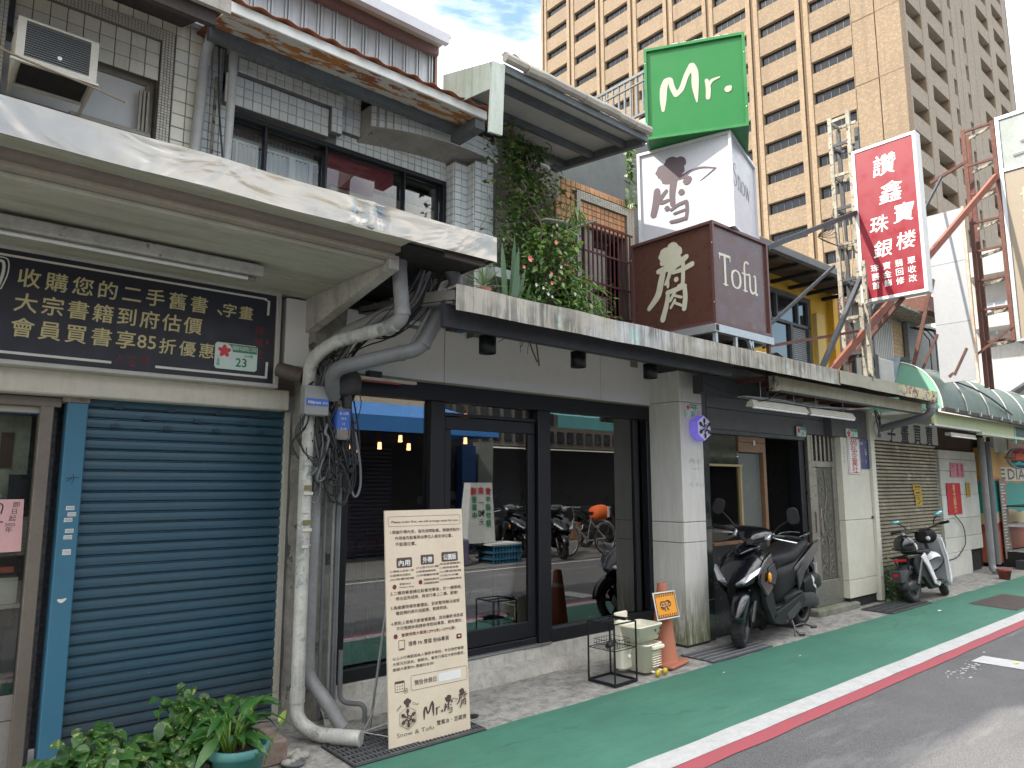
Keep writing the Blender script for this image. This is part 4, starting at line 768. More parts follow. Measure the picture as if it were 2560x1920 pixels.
for k in range(14):
    a = random.uniform(0, .25); pts = [(2.0+a, 4.2, 2.10+random.uniform(0, .1)), (2.06+a*.6, 4.15, 2.27+random.uniform(-.05, .05)), (2.12+a*.5, 3.98, 2.42+random.uniform(-.08, .04)), (2.2+a*.6, 3.8, 2.52+random.uniform(-.1, .05)), (2.32+a*.8, 3.68, 2.66+random.uniform(-.08, .08)), (2.36+a, 3.6, 2.82)]
    MB().tube(bez(pts, 5), random.choice((.003, .005, .008)), 5).build('cable', random.choice((M_CABLE, M_CABLE, M_PVCD)), CB)
for k in range(4):
    c = V((2.15+random.uniform(-.05, .06), 4.2, 1.50+random.uniform(-.05, .1))); rx, rz = random.uniform(.04, .07), random.uniform(.07, .13)
    MB().tube([c + V((math.cos(q)*rx, random.uniform(-.01, .01), math.sin(q)*rz)) for q in [2*PI*j/16 for j in range(17)]], random.choice((.004, .007)), 6).build('cable', M_CABLE, CB)
for k in range(5):
    MB().tube(bez([(1.88, 4.10, 1.93), (1.87-.01*k, 4.12, 1.8), (1.90+.02*k, 4.15, 1.70-.02*k), (2.0, 4.12, 1.66), (2.06, 4.15, 1.72+.02*k)], 5), .003, 5).build('cable', M_CABLE, CB)
t = thing('tube_lamp', 'thin old lamp batten with wires above the shop frame', 'lamp', (2.5, 4.4, 2.2)); B('housing', (2.28, 4.36, 2.225), (2.85, 4.40, 2.245), M_WMETAL, t); MB().tube([(2.28, 4.37, 2.215), (2.72, 4.37, 2.215)], .005, 6).build('wire', M_REDT, t); B('ballast', (2.46, 4.36, 2.25), (2.56, 4.42, 2.29), M_CABLE, t)

random.seed(77)
for k, (z, c_) in enumerate(((1.62, 0), (1.47, 1), (1.44, 0), (1.33, 0), (1.26, 1), (1.22, 0), (1.12, 0))):
    B('pipe_tape', (1.925, 4.1735, z), (1.965+.01*(k % 3), 4.1755, z+.018+.01*c_), (pm('pale_tape', (.5, .48, .4), .5), pm('olive_tape', (.16, .14, .06), .4))[c_], CB)
# ================================================================ upper floor of the bookshop building (cream tiles) and the blue-grey tiled house
def tilemat(name, col, grime, rand=.06, amt=.45, scale=1.6, streak=.2):
    return wm(name, col, grime, amt, scale, .38, bump=.05, bs=20, rand=rand, streak=streak, spec=.5)
M_TB = tilemat('cream_wall_tile', (.74, .72, .62), (.56, .54, .44)); M_TG = tilemat('blue_grey_wall_tile', (.60, .635, .63), (.48, .51, .50), .05, .4)
M_TO = tilemat('orange_wall_tile', (.58, .30, .15), (.38, .21, .12), .14, .6, 2.6, .45); M_GROUT = wm('dark_grout', (.17, .165, .15), (.06, .055, .05), .6, 6, .9)
M_MOS = wm('pale_mosaic_piece', (.58, .56, .50), (.38, .36, .30), .5, 3, .5, rand=.1); M_MOSG = wm('mosaic_backing', (.2, .19, .16), None, .5, 6, .9)
B('upper_storeys', (-8, 4.66, 4.73), (-.5, 9, 7.0), wm('cream_plaster', (.5, .46, .38), None), label='upper floors of the cream tiled building above the eave', cat='building'); B('shade_block', (-.49, 4.64, 4.73), (1.18, 5.25, 8.0), MATS['cream_plaster'], label='roof stair tower of the cream tiled building', cat='building')  # unseen: floors sized for the road shadow, block added to cast its corner
UP = thing('cream_tiled_storey', 'upper storey faced in square cream tiles with a mosaic window surround', 'building', (.2, 4.7, 3.0))
def wall_holes(name, x0, x1, z0, z1, y, th, holes, mat, parent):
    """solid wall panel y..y+th with rectangular openings, as boxes butted together"""
    xs = sorted({x0, x1, *[h[0] for h in holes], *[h[1] for h in holes]}); m = MB()
    for a, b in zip(xs, xs[1:]):
        hz = sorted((h[2], h[3]) for h in holes if h[0] <= a + 1e-6 and h[1] >= b - 1e-6); z = z0
        for p, q in hz:
            if p > z: m.box((a, y, z), (b, y+th, p))
            z = q
        if z < z1: m.box((a, y, z), (b, y+th, z1))
    return m.build(name, mat, parent)
H1 = [(.26, 1.045, 3.62, 4.035)]
wall_holes('wall', -1.2, 1.30, 2.99, 4.72, 4.60, .25, [(.26, 1.045, 3.05, 4.035)], M_GROUT, UP)
tile_grid(UP, FX(0, 4.60, 0), -.55, 1.30, 3.30, 4.62, .084, .088, M_TB, [(.255, 1.05, 3.0, 4.04), (1.045, 1.13, 3.0, 4.36), (.24, 1.13, 4.25, 4.36), (-.02, .27, 3.0, 4.7)], gap=.005)
# mosaic surround of small raised pieces (nearest ones individually, rest joined)
bud = [160]
B('mosaic_band', (1.05, 4.575, 3.0), (1.122, 4.599, 4.345), M_MOSG, UP); tile_grid(UP, FX(0, 4.575, 0), 1.05, 1.122, 3.5, 4.345, .018, .018, M_MOS, budget=bud, gap=.0035, dep=.004, name='mosaic_tile')
B('mosaic_band', (.30, 4.575, 4.272), (1.05, 4.599, 4.345), M_MOSG, UP); tile_grid(UP, FX(0, 4.575, 0), .30, 1.05, 4.272, 4.345, .018, .018, M_MOS, budget=bud, gap=.0035, dep=.004, name='mosaic_tile')
B('mosaic_pier', (-.02, 4.54, 2.99), (.262, 4.599, 4.7), M_MOSG, UP); tile_grid(UP, FX(0, 4.54, 0), -.02, .262, 3.3, 4.6, .02, .024, M_MOS, budget=[60], gap=.0035, dep=.004, name='mosaic_tile')
m = MB(); m.box((.262, 4.66, 3.05), (1.04, 4.70, 3.66)); m.box((.262, 4.66, 3.985), (1.045, 4.70, 4.035)); m.box((.995, 4.655, 3.66), (1.04, 4.70, 3.985)); WFR = wm('aged_alu_frame', (.30, .27, .22), (.14, .12, .1), .6, 6, .5, .4); m.build('window_frame', WFR, UP)
for k in range(3): B('window_track', (.6, 4.63-.012*k, 3.655-.013*k), (1.03, 4.66, 3.664-.013*k), wm('pale_frame', (.38, .35, .3), None, .4, 4, .5), UP)
for k in range(3): B('shutter_leaf', (1.0-.022*k, 4.625, 3.66), (1.012-.022*k, 4.652, 3.93), wm('pale_frame', (.38, .35, .3), None, .4, 4, .5), UP)
B('window_panel', (.262, 4.68, 3.66), (.995, 4.69, 3.985), wm('white_board_panel', (.60, .62, .62), (.5, .52, .5), .3, 2, .5, bump=.03), UP)
# eaves of the cream storey: dark timber
B('eave_soffit', (-1.2, 3.82, 4.02), (1.14, 3.86, 4.12), wm('dark_rotten_timber', (.06, .05, .045), (.03, .025, .02), .6, 8, .9, bump=.5), UP)
m = MB(); m.add([(-1.2, 3.80, 4.10), (1.16, 3.80, 4.10), (1.16, 4.72, 4.47), (-1.2, 4.72, 4.47), (-1.2, 3.80, 4.15), (1.16, 3.80, 4.15), (1.16, 4.72, 4.60), (-1.2, 4.72, 4.60)], [(0, 3, 2, 1), (4, 5, 6, 7), (0, 1, 5, 4), (1, 2, 6, 5), (2, 3, 7, 6), (3, 0, 4, 7)]); m.build('eave', MATS['dark_rotten_timber'], UP)
B('eave_edge', (-1.2, 3.77, 4.09), (1.20, 3.80, 4.17), wm('dirty_white_gutter', (.34, .32, .28), (.15, .12, .1), .6, 5, .7, streak=.4), UP)
# air conditioner
AC = thing('air_conditioner', 'rusty cream window air conditioner jutting out of the cream tiled wall', 'air conditioner', (.45, 4.3, 3.62))
x0, x1, y0, y1, z0, z1 = .285, .648, 4.17, 4.46, 3.64, 3.875
m = MB(); m.box((x0, y0+.01, z1-.008), (x1, y1, z1)); m.box((x0, y0+.01, z0), (x1, y1, z0+.012)); m.box((x0, y0+.01, z0+.012), (x0+.008, y1, z1-.008)); m.box((x1-.008, y0+.01, z0+.012), (x1, y1, z1-.008)); m.build('casing', M_WMETAL, AC)
m = MB(); m.box((x0, y0, z0), (x0+.036, y0+.01, z1)); m.box((x1-.036, y0, z0), (x1, y0+.01, z1)); m.box((x0+.036, y0, z1-.012), (x1-.036, y0+.01, z1)); m.box((x0+.036, y0, z0), (x1-.036, y0+.01, z0+.028)); m.build('face_frame', M_WMETAL, AC)
B('coil', (x0+.036, y0+.016, z0+.028), (x1-.036, y0+.02, z1-.012), M_VOID, AC); me = MB().box((x0+.036, y0+.002, 0), (x1-.036, y0+.012, .0022)).mesh('louvre', pm('louvre_alu', (.30, .31, .31), .5, .4))
for k in range(15):
    o = inst('louvre', me, AC, (0, 0, z0+.034+.0126*k)); 
m = MB(); m.disc((x0+.19, y0-.001, z0+.075), .011, 12, 'y'); m.build('foam_patch', M_SIGNW, AC)
B('under_tray', (x0+.03, y0+.03, z0-.004), (x1-.03, 4.44, z0-.001), M_VOID, AC)
m = MB(); m.bar((x0-.02, y0-.01, z0-.01), (x1+.01, y0-.01, z0-.012), .018, .012); m.bar((x1-.01, y0, z0-.008), (x1-.01, 4.60, z0-.008), .016, .016); m.bar((x0+.012, y0, z0-.008), (x0+.012, 4.60, z0-.008), .016, .016); m.bar((x0+.02, 4.44, z0-.01), (x1-.02, 4.44, z0-.01), .016); m.build('bracket', M_WMETAL, AC)
MB().tube([(.05, 4.10, 3.66), (.30, 4.12, 3.625), (.62, 4.14, 3.60), (.79, 4.15, 3.578)], [.006, .006, .005, .006], 6).build('bamboo_pole', wm('dry_bamboo', (.30, .24, .17), (.12, .09, .07), .7, 20, .8), None, label='thin bamboo drying pole hung in front of the old air conditioner', cat='pole')

BG = thing('blue_grey_tiled_house', 'upper storey faced in small blue-grey tiles with long black framed window', 'house', (2.4, 4.7, 3.0))
wall_holes('wall', 1.302, 3.66, 2.70, 4.75, 4.62, .25, [(1.50, 3.27, 3.30, 3.985)], M_GROUT, BG)
bud = [300]
tile_grid(BG, FX(0, 4.62, 0), 1.302, 1.50, 3.30, 4.46, .062, .062, M_TG, budget=bud, gap=.004)
B('raised_band', (1.44, 4.565, 4.085), (2.44, 4.619, 4.40), M_GROUT, BG); tile_grid(BG, FX(0, 4.565, 0), 1.44, 2.44, 4.085, 4.40, .062, .062, M_TG, [(1.4, 2.27, 4.085, 4.32)], budget=bud, gap=.004)
B('recessed_panel', (1.44, 4.56, 4.0), (2.18, 4.619, 4.215), M_GROUT, BG); tile_grid(BG, FX(0, 4.56, 0), 1.44, 2.18, 4.0, 4.21, .062, .07, M_TG, budget=bud, gap=.004)
B('raised_band', (1.44, 4.52, 4.216), (2.27, 4.564, 4.325), M_GROUT, BG); tile_grid(BG, FX(0, 4.52, 0), 1.44, 2.27, 4.218, 4.323, .062, .052, M_TG, budget=bud, gap=.004)
B('raised_band', (2.181, 4.52, 4.03), (2.27, 4.564, 4.215), M_GROUT, BG); tile_grid(BG, FX(0, 4.52, 0), 2.183, 2.268, 4.03, 4.215, .045, .062, M_TG, budget=bud, gap=.004)
tile_grid(BG, FX(0, 4.62, 0), 2.27, 3.27, 3.985, 4.16, .062, .06, M_TG, budget=bud, gap=.004)
# arched hood and side pier
def hood(x): t = (x-2.44)/1.2; return 4.305 - .03*(1-t) + .08*math.sin(t*1.6) - .04*(t**2)
m = MB(); n = 24
for i in range(n+1):
    x = 2.44+1.21*i/n; zt = hood(x); zb = zt-.165+.01*math.sin(3*i/n); yf = 4.36+.05*(abs(2*i/n-1)**2)
    m.v += [V((x, yf, zb)), V((x, yf, zt)), V((x, 4.62, zt+.02)), V((x, 4.62, zb-.05))]
for i in range(n):
    a, b = 4*i, 4*i+4; m.f += [(a, b, b+1, a+1), (a+1, b+1, b+2, a+2), (a+3, b+3, b, a)]; m.sm += [False]*3
m.f += [(0, 1, 2, 3), (4*n+3, 4*n+2, 4*n+1, 4*n)]; m.sm += [False]*2
m.build('hood', wm('peeling_concrete_render', (.34, .32, .28), (.2, .185, .16), .8, 6, .9, bump=.8, bs=25, peel=(.12, .11, .1), pk=(.64, .66), ps=9), BG)
rest = MB(); nn = 20
for i in range(nn):
    for j in range(3):
        xa, xb = 2.445+1.2*i/nn, 2.445+1.2*(i+1)/nn-.004; za = hood(xa)-.16+.054*j; zb = hood(xb)-.16+.054*j; ya = 4.36+.05*(abs(2*(xa-2.44)/1.21-1)**2)-.006
        mm = MB().add([(xa, ya, za+.002), (xb, ya, zb+.002), (xb, ya, zb+.050), (xa, ya, za+.050), (xa, ya+.007, za+.002), (xb, ya+.007, zb+.002), (xb, ya+.007, zb+.050), (xa, ya+.007, za+.050)], [(0, 1, 2, 3), (0, 4, 5, 1), (1, 5, 6, 2), (2, 6, 7, 3), (3, 7, 4, 0)])
        mm.build('tile', M_TG, BG); bud[0] -= 1
B('pier', (3.27, 4.50, 2.66), (3.40, 4.619, 4.14), M_GROUT, BG); tile_grid(BG, FX(0, 4.50, 0), 3.27, 3.40, 3.30, 4.12, .065, .062, M_TG, budget=bud, gap=.004)
tile_grid(BG, frame((3.27, 4.62, 0), (0, -1, 0), (0, 0, 1)), 0, .12, 3.30, 4.12, .06, .062, M_TG, budget=[40], gap=.004); tile_grid(BG, frame((3.40, 4.50, 0), (0, -1, 0), (0, 0, 1)), 0, .10, 3.30, 4.12, .05, .062, M_TG, budget=[40], gap=.004)
m = MB(); m.add([(3.40, 4.40, 2.66), (3.56, 4.40, 2.66), (3.655, 4.40, 4.20), (3.40, 4.40, 4.14), (3.40, 4.62, 2.66), (3.56, 4.62, 2.66), (3.66, 4.62, 4.22), (3.40, 4.62, 4.14)], [(0, 1, 2, 3), (1, 5, 6, 2), (4, 0, 3, 7), (3, 2, 6, 7), (5, 4, 7, 6)]); m.build('pier', M_GROUT, BG)
tile_grid(BG, FX(0, 4.40, 0), 3.40, 3.66, 2.70, 4.20, .062, .062, M_TG, budget=bud, gap=.004, keep=lambda a, b: a < 3.53+(b-2.66)*.06 and b < 4.14+(a-3.4)*.25)
tile_grid(BG, frame((3.402, 4.62, 0), (0, -1, 0), (0, 0, 1)), .0, .22, 3.3, 4.14, .055, .062, M_TG, budget=bud, gap=.004) if 0 else None
# black framed window: five panes, frames, curtains behind the first two
m = MB()
for a, b in (((1.50, 4.60, 3.945), (3.27, 4.70, 3.983)), ((1.50, 4.60, 3.32), (3.27, 4.70, 3.36)), ((1.50, 4.60, 3.36), (1.525, 4.70, 3.945)), ((3.235, 4.60, 3.36), (3.27, 4.70, 3.945))): m.bbox(a, b, .004)
m.build('window_frame', M_BLACK, BG)
for x in (1.74, 2.19, 2.86):
    for k in range(3): B('sash_rail', (x+.012*k, 4.605+.02*k, 3.36), (x+.010+.012*k, 4.66, 3.944), M_BLACK, BG)
for a, b in ((1.526, 1.739), (1.777, 2.189), (2.227, 2.859), (2.897, 3.234)): B('pane', (a, 4.66, 3.361), (b, 4.664, 3.944), M_GLASS2, BG)
cm_ = wm('grey_curtain', (.55, .60, .60), (.42, .46, .46), .4, 3, .8)
for a, b in ((1.53, 1.80), (1.83, 2.15)):
    m = MB(); n = 60
    for i in range(n+1):
        x = a+(b-a)*i/n; m.v += [V((x, 4.80+.012*math.sin(i*.95), 3.3)), V((x, 4.80+.012*math.sin(i*.95), 3.86))]
    for i in range(n): m.f.append((2*i, 2*i+2, 2*i+3, 2*i+1)); m.sm.append(True)
    m.build('curtain', cm_, BG)
B('inner_frame', (1.5, 4.76, 3.86), (2.2, 4.78, 3.89), M_SIGNW, BG); B('inner_frame', (1.60, 4.76, 3.3), (1.612, 4.775, 3.86), M_SIGNW, BG); B('inner_frame', (1.985, 4.76, 3.3), (2.03, 4.775, 3.86), M_SIGNW, BG); B('inner_frame', (2.14, 4.76, 3.3), (2.165, 4.775, 3.86), M_SIGNW, BG)
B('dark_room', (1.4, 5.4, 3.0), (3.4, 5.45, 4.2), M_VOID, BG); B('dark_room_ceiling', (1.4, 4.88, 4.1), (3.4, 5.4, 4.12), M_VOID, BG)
tile_grid(BG, FX(0, 4.83, 0), 1.5, 2.2, 3.88, 3.98, .03, .03, wm('inner_white_tile', (.45, .45, .45), None, .3, 3, .4), budget=[60], gap=.006, name='inner_tile')
B('red_banner', (2.24, 4.675, 3.77), (2.80, 4.685, 3.943), wm('wine_red_cloth', (.30, .045, .06), (.24, .04, .05), .4, 3, .8), BG); B('red_banner', (2.24, 4.670, 3.70), (2.62, 4.6745, 3.769), MATS['wine_red_cloth'], BG)
B('cardboard_sheet', (2.28, 4.69, 3.42), (3.20, 4.70, 3.74), wm('brown_kraft_sheet', (.42, .29, .18), (.34, .23, .14), .5, 3, .8), BG)

# eave over the blue-grey house: peeling white fascia, orange rusted sheet soffit, corrugated roof edge
EV = thing('corrugated_eave', 'sagging eave with peeling white board and orange rusted sheet over the tiled house', 'roof', (2.2, 4.0, 4.1))
B('fascia_board', (1.22, 3.90, 4.195), (3.13, 3.915, 4.262), wm('peeling_white_board', (.66, .66, .62), (.48, .48, .44), .5, 4, .7, bump=.3, peel=(.05, .04, .035), pk=(.675, .68), ps=5), EV, .003)
m = MB(); m.add([(1.22, 3.915, 4.196), (3.13, 3.915, 4.196), (3.13, 4.20, 4.255), (1.22, 4.20, 4.255), (1.22, 3.915, 4.205), (3.13, 3.915, 4.205), (3.13, 4.20, 4.268), (1.22, 4.20, 4.268)], [(0, 3, 2, 1), (4, 5, 6, 7), (0, 1, 5, 4), (2, 3, 7, 6), (1, 2, 6, 5), (3, 0, 4, 7)])
def rustsoff():
    t = NT('orange_rusted_soffit'); c = t.mix(t.ramp(t.noise(3.5, 4, .6, (1, 1, 1)), .4, .6), (.42, .17, .03), (.24, .08, .03)); c = t.mix(t.ramp(t.noise(4.2, 10, .68, (1, 2.6, 1)), .485, .495), c, (.52, .51, .46)); t.bump(t.noise(14, 9, .7), .5, .01); return t.fin(c, .7)
m.build('soffit_sheet', rustsoff(), EV)
B('edge_beam', (1.22, 4.20, 4.185), (3.17, 4.255, 4.272), M_BEAM, EV); B('end_bracket', (3.04, 3.93, 4.12), (3.13, 4.24, 4.193), M_BEAM, EV)
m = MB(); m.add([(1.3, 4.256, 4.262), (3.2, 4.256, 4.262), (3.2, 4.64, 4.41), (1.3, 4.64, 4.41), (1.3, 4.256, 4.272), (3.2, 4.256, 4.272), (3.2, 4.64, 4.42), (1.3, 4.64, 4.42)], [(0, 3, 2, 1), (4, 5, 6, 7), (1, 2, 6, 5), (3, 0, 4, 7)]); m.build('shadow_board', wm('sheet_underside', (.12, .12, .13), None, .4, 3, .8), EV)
m = MB(); n = 240
for i in range(n+1):
    x = 1.25+1.95*i/n; dz = .009*math.sin(x*2*PI/.152) + .004*mnoise.noise((x*9, 0, 0)); rag = .012*mnoise.noise((x*14, 4, 0))
    m.v += [V((x, 3.865+rag, 4.268+dz)), V((x, 4.1, 4.315+dz)), V((x, 4.75, 4.44+dz))]
for i in range(n):
    for j in range(2): m.f.append((3*i+j, 3*i+3+j, 3*i+4+j, 3*i+1+j)); m.sm.append(True)
o = m.build('corrugated_sheet', wm('rust_orange_sheet', (.30, .10, .045), (.10, .05, .035), .8, 8, .8, bump=.5, peel=(.45, .42, .38), pk=(.68, .70), ps=10), EV)
sd = o.modifiers.new('thickness', 'SOLIDIFY'); sd.thickness = .006
# metal-clad attic with ribbed panels
AT = thing('metal_clad_attic', 'attic clad in grey ribbed metal sheets above the rusty eave', 'attic', (2.2, 4.6, 4.4)); M_RIBS = wm('grey_metal_sheet', (.42, .44, .445), (.3, .3, .3), .5, 1.5, .5, .35, bump=.05, streak=.35, rand=.05)
me = MB(); pw = .118
for a, b, d in ((0, .062, 0), (.062, .074, -.014), (.074, .086, 0), (.086, .098, -.014), (.098, .118, 0)):
    me.box((a, 4.40+d, 4.32), (b-.0008, 4.44, 4.92))
me = me.mesh('panel', M_RIBS)
for k in range(14): inst('panel', me, AT, (1.335+pw*k, 0, 0))
B('end_wall', (2.95, 4.40, 4.32), (2.985, 6.5, 4.95), M_RIBS, AT); B('end_flashing', (2.988, 4.385, 4.32), (3.01, 4.43, 4.90), wm('pinkish_flashing', (.34, .19, .16), (.2, .1, .08), .6, 6, .6), AT)
B('roof', (.7, 4.22, 4.965), (3.02, 6.6, 4.99), M_RIBS, AT); B('verge_board', (.7, 4.34, 4.87), (2.99, 4.385, 4.935), wm('faded_red_board', (.20, .115, .10), (.14, .08, .07), .5, 4, .7), AT); B('gutter', (.7, 4.17, 4.875), (2.97, 4.22, 4.955), wm('white_gutter', (.50, .50, .52), (.38, .38, .4), .5, 3, .5), AT); B('verge_underside', (.7, 4.22, 4.94), (2.98, 4.40, 4.96), M_SOFFIT, AT)
B('back_wall', (.7, 4.46, 4.4), (1.33, 4.5, 4.95), M_RIBS, AT)
# service pipes and cable on the tiled houses
pipe('weathered white soil pipe in the corner between the cream and blue-grey tiles', [(1.15, 4.1, 4.50), (1.33, 4.50, 4.45), (1.30, 4.54, 4.25), (1.26, 4.54, 3.3)], .034, wm('grey_white_pipe', (.42, .43, .42), (.25, .24, .22), .6, 6, .5), 12, col=(((1.305, 4.54, 4.26), (1.30, 4.54, 4.18)),))
pipe('straight pale conduit standing in front of the blue-grey tiles', [(1.45, 4.42, 4.95), (1.44, 4.45, 3.3)], .027, wm('grey_white_pipe', (.42, .43, .42), (.25, .24, .22), .6, 6, .5), 12)
pipe('thin black cable hanging beside the pale conduit', [(1.36, 4.44, 4.6), (1.35, 4.44, 4.3), (1.37, 4.44, 3.9), (1.43, 4.40, 3.3)], .006, M_CABLE, 6)
pipe('old rusty pipe leaning behind the pale conduit', [(1.385, 4.56, 4.15), (1.375, 4.56, 3.3)], .010, M_OLDST, 6)
# ================================================================ orange tiled house, its roof canopy and the balcony garden
OH = thing('orange_tiled_house', 'upper storey of orange square tiles with a barred window and white mosaic surround', 'house', (5.0, 4.6, 2.7))
wall_holes('wall', 4.44, 5.58, 2.65, 4.37, 4.52, .22, [(4.74, 5.42, 2.70, 3.96)], M_GROUT, OH)
MB().box((4.44, 4.74, 2.65), (4.47, 5.4, 4.37)).build('wall', M_GROUT, OH)
bud = [300]
tile_grid(OH, FX(0, 4.52, 0), 4.44, 5.58, 2.95, 4.37, .066, .066, M_TO, [(4.68, 5.53, 2.6, 4.285)], budget=bud, gap=.006)
tile_grid(OH, FX(0, 4.518, 0), 4.745, 5.42, 3.965, 4.20, .062, .058, M_TO, budget=bud, gap=.006)
B('mosaic_band', (4.69, 4.485, 2.65), (4.745, 4.519, 4.28), M_MOSG, OH); B('mosaic_band', (5.42, 4.485, 2.65), (5.53, 4.519, 4.28), M_MOSG, OH); B('mosaic_band', (4.745, 4.485, 4.20), (5.42, 4.519, 4.28), M_MOSG, OH)
bm = [220]; mk = dict(budget=bm, gap=.004, dep=.004, name='mosaic_tile')
tile_grid(OH, FX(0, 4.485, 0), 4.745, 5.42, 4.20, 4.28, .034, .016, M_MOS, **mk); tile_grid(OH, FX(0, 4.485, 0), 4.69, 4.745, 2.95, 4.28, .028, .016, M_MOS, **mk); tile_grid(OH, FX(0, 4.485, 0), 5.42, 5.53, 2.95, 4.28, .036, .016, M_MOS, **mk)
tile_grid(OH, frame((4.44, 4.52, 0), (0, -1, 0), (0, 0, 1)), -.5, -.03, 3.0, 4.37, .066, .066, M_TO, budget=[30], gap=.006)
B('pier', (4.86, 4.55, 2.68), (4.965, 4.66, 3.955), M_MOSG, OH); tile_grid(OH, FX(0, 4.55, 0), 4.86, 4.965, 2.9, 3.955, .034, .016, M_MOS, **mk)
WH = wm('frosted_pale_pane', (.5, .52, .5), (.4, .42, .4), .4, 3, .3)
for a, b, z0, z1 in ((4.76, 4.85, 2.8, 3.9), (5.0, 5.30, 3.42, 3.84), (5.0, 5.30, 2.85, 3.36)): B('pane', (a, 4.66, z0), (b, 4.67, z1), WH, OH)
for a, b in (((4.985, 4.64, 2.8), (5.0, 4.68, 3.9)), ((5.30, 4.64, 2.8), (5.34, 4.68, 3.9)), ((5.0, 4.64, 3.37), (5.30, 4.68, 3.41)), ((4.74, 4.64, 3.85), (5.34, 4.68, 3.9))): B('window_frame', a, b, M_BLACK, OH)
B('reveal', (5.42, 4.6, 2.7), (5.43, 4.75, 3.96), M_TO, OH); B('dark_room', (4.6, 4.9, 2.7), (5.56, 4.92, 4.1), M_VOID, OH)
GR = thing('window_grille', 'wine-red iron security grille over the orange house window', 'window grille', (5.05, 4.46, 2.75)); MR = wm('wine_red_iron', (.13, .035, .04), (.07, .03, .03), .6, 9, .6, bump=.2)
me = MB().box((-.006, -.006, 0), (.006, .006, 1.20)).mesh('bar', MR)
for k in range(12): inst('bar', me, GR, (4.735+.0605*k, 4.44, 2.76))
for z in (2.82, 3.08, 3.38, 3.67, 3.955): B('rail', (4.72, 4.425, z), (5.43, 4.435, z+.018), MR, GR)
# sloping mosaic balcony flank and recess
FLK = thing('mosaic_balcony_flank', 'sloping balcony parapet with mosaic face and bare concrete underside', 'parapet', (4.05, 4.55, 3.0))
m = MB(); a = [(3.665, 4.25), (4.44, 4.14), (4.44, 4.35), (3.665, 4.46)]; m.add([(x, 4.50-.03, z) for x, z in a] + [(x, 4.72, z-.0) for x, z in a], [(0, 1, 2, 3), (7, 6, 5, 4), (0, 4, 5, 1), (3, 2, 6, 7)]); m.build('parapet', M_CONC, FLK)
rr = Vector((.775, 0, -.11)).normalized(); tile_grid(FLK, frame((3.665, 4.47, 4.25), rr, (rr.x*0+.14, 0, .99)), .0, .78, .02, .20, .034, .016, M_MOS, budget=[140], gap=.004, dep=.004, name='mosaic_tile')
m = MB(); m.add([(3.665, 4.47, 4.25), (4.44, 4.47, 4.14), (4.44, 4.85, 3.95), (3.665, 4.85, 4.05)], [(0, 1, 2, 3)]); m.build('underside', M_CONC, FLK)
B('recess_wall', (3.665, 4.90, 2.65), (4.44, 4.95, 4.4), wm('grey_render', (.28, .28, .26), (.16, .16, .15), .6, 3, .9, bump=.3), FLK); B('white_window_frame', (4.10, 4.87, 3.30), (4.125, 4.90, 3.62), M_WHITE, FLK); B('white_window_frame', (4.125, 4.87, 3.60), (4.44, 4.90, 3.62), M_WHITE, FLK); B('dark_pane', (4.125, 4.885, 3.1), (4.43, 4.89, 3.6), M_WINDK, FLK)
t = thing('corrugated_sheet_awning', 'small broken corrugated sheet awning above the balcony flowers', 'awning', (4.2, 4.2, 3.6)); 
for k, (x0, y0, z0, x1, y1, z1) in enumerate(((3.86, 4.05, 3.66, 4.30, 4.10, 3.72), (3.95, 4.15, 3.68, 4.45, 4.12, 3.80), (4.15, 4.05, 3.64, 4.50, 4.05, 3.80))):
    m = MB(); n = 14
    for i in range(n+1):
        for j in range(3):
            tt = i/n; yy = y0+(y1-y0)*tt+.14*j; m.v.append(V((x0+(x1-x0)*tt, yy, z0+(z1-z0)*tt+.012*math.sin(j*3+i*.2)+.03*j*.3)))
    for i in range(n):
        for j in range(2): m.f.append((i*3+j, i*3+3+j, i*3+4+j, i*3+1+j)); m.sm.append(True)
    o = m.build('sheet', wm('old_pale_sheet', (.36, .35, .30), (.18, .15, .11), .7, 9, .7, bump=.3), t); o.modifiers.new('t', 'SOLIDIFY').thickness = .012
B('support', (3.98, 4.2, 3.56), (4.36, 4.24, 3.60), M_VOID, t)
# white roof canopy with purlins
WR = thing('pale_roof_canopy', 'large pale sheet roof canopy on grey purlins over the orange house', 'roof', (4.1, 4.6, 4.4)); M_UND = wm('pale_sheet_underside', (.42, .43, .42), (.33, .33, .32), .4, 1.4, .6, rand=.05)
def sl(y): return 4.44 + (y-3.58)*.12
for k in range(5):
    x = 3.02+.322*k; w = .319; m = MB(); m.add([(x, 3.58, sl(3.58)), (x+w, 3.58, sl(3.58)), (x+w, 4.75, sl(4.75)), (x, 4.75, sl(4.75)), (x, 3.58, sl(3.58)+.012), (x+w, 3.58, sl(3.58)+.012), (x+w, 4.75, sl(4.75)+.012), (x, 4.75, sl(4.75)+.012)], [(0, 3, 2, 1), (4, 5, 6, 7), (0, 1, 5, 4), (1, 2, 6, 5), (2, 3, 7, 6), (3, 0, 4, 7)]); m.build('panel', M_UND, WR)
for y in (3.78, 4.16, 4.52): B('purlin', (3.02, y, sl(y)-.06), (4.57, y+.04, sl(y)-.004), M_BEAM, WR)
m = MB(); m.bar((4.60, 3.60, sl(3.6)-.045), (4.60, 4.75, sl(4.75)-.045), .04, .07); m.build('end_beam', M_BEAM, WR)
B('front_channel', (3.02, 3.57, 4.385), (4.62, 3.60, 4.437), M_BEAM, WR)
random.seed(2)
for k in range(8):
    x = 3.01+.201*k; m = MB(); m.tube([(x, 3.55, 4.475+random.uniform(-.008, .008)), (x+.198, 3.55, 4.475+random.uniform(-.008, .008))], .038+random.uniform(-.004, .004), 8, smooth=False); m.build('ridge_cap', wm('stained_ridge_cap', (.40, .37, .31), (.22, .2, .17), .7, 7, .8, bump=.4, rand=.12), WR)
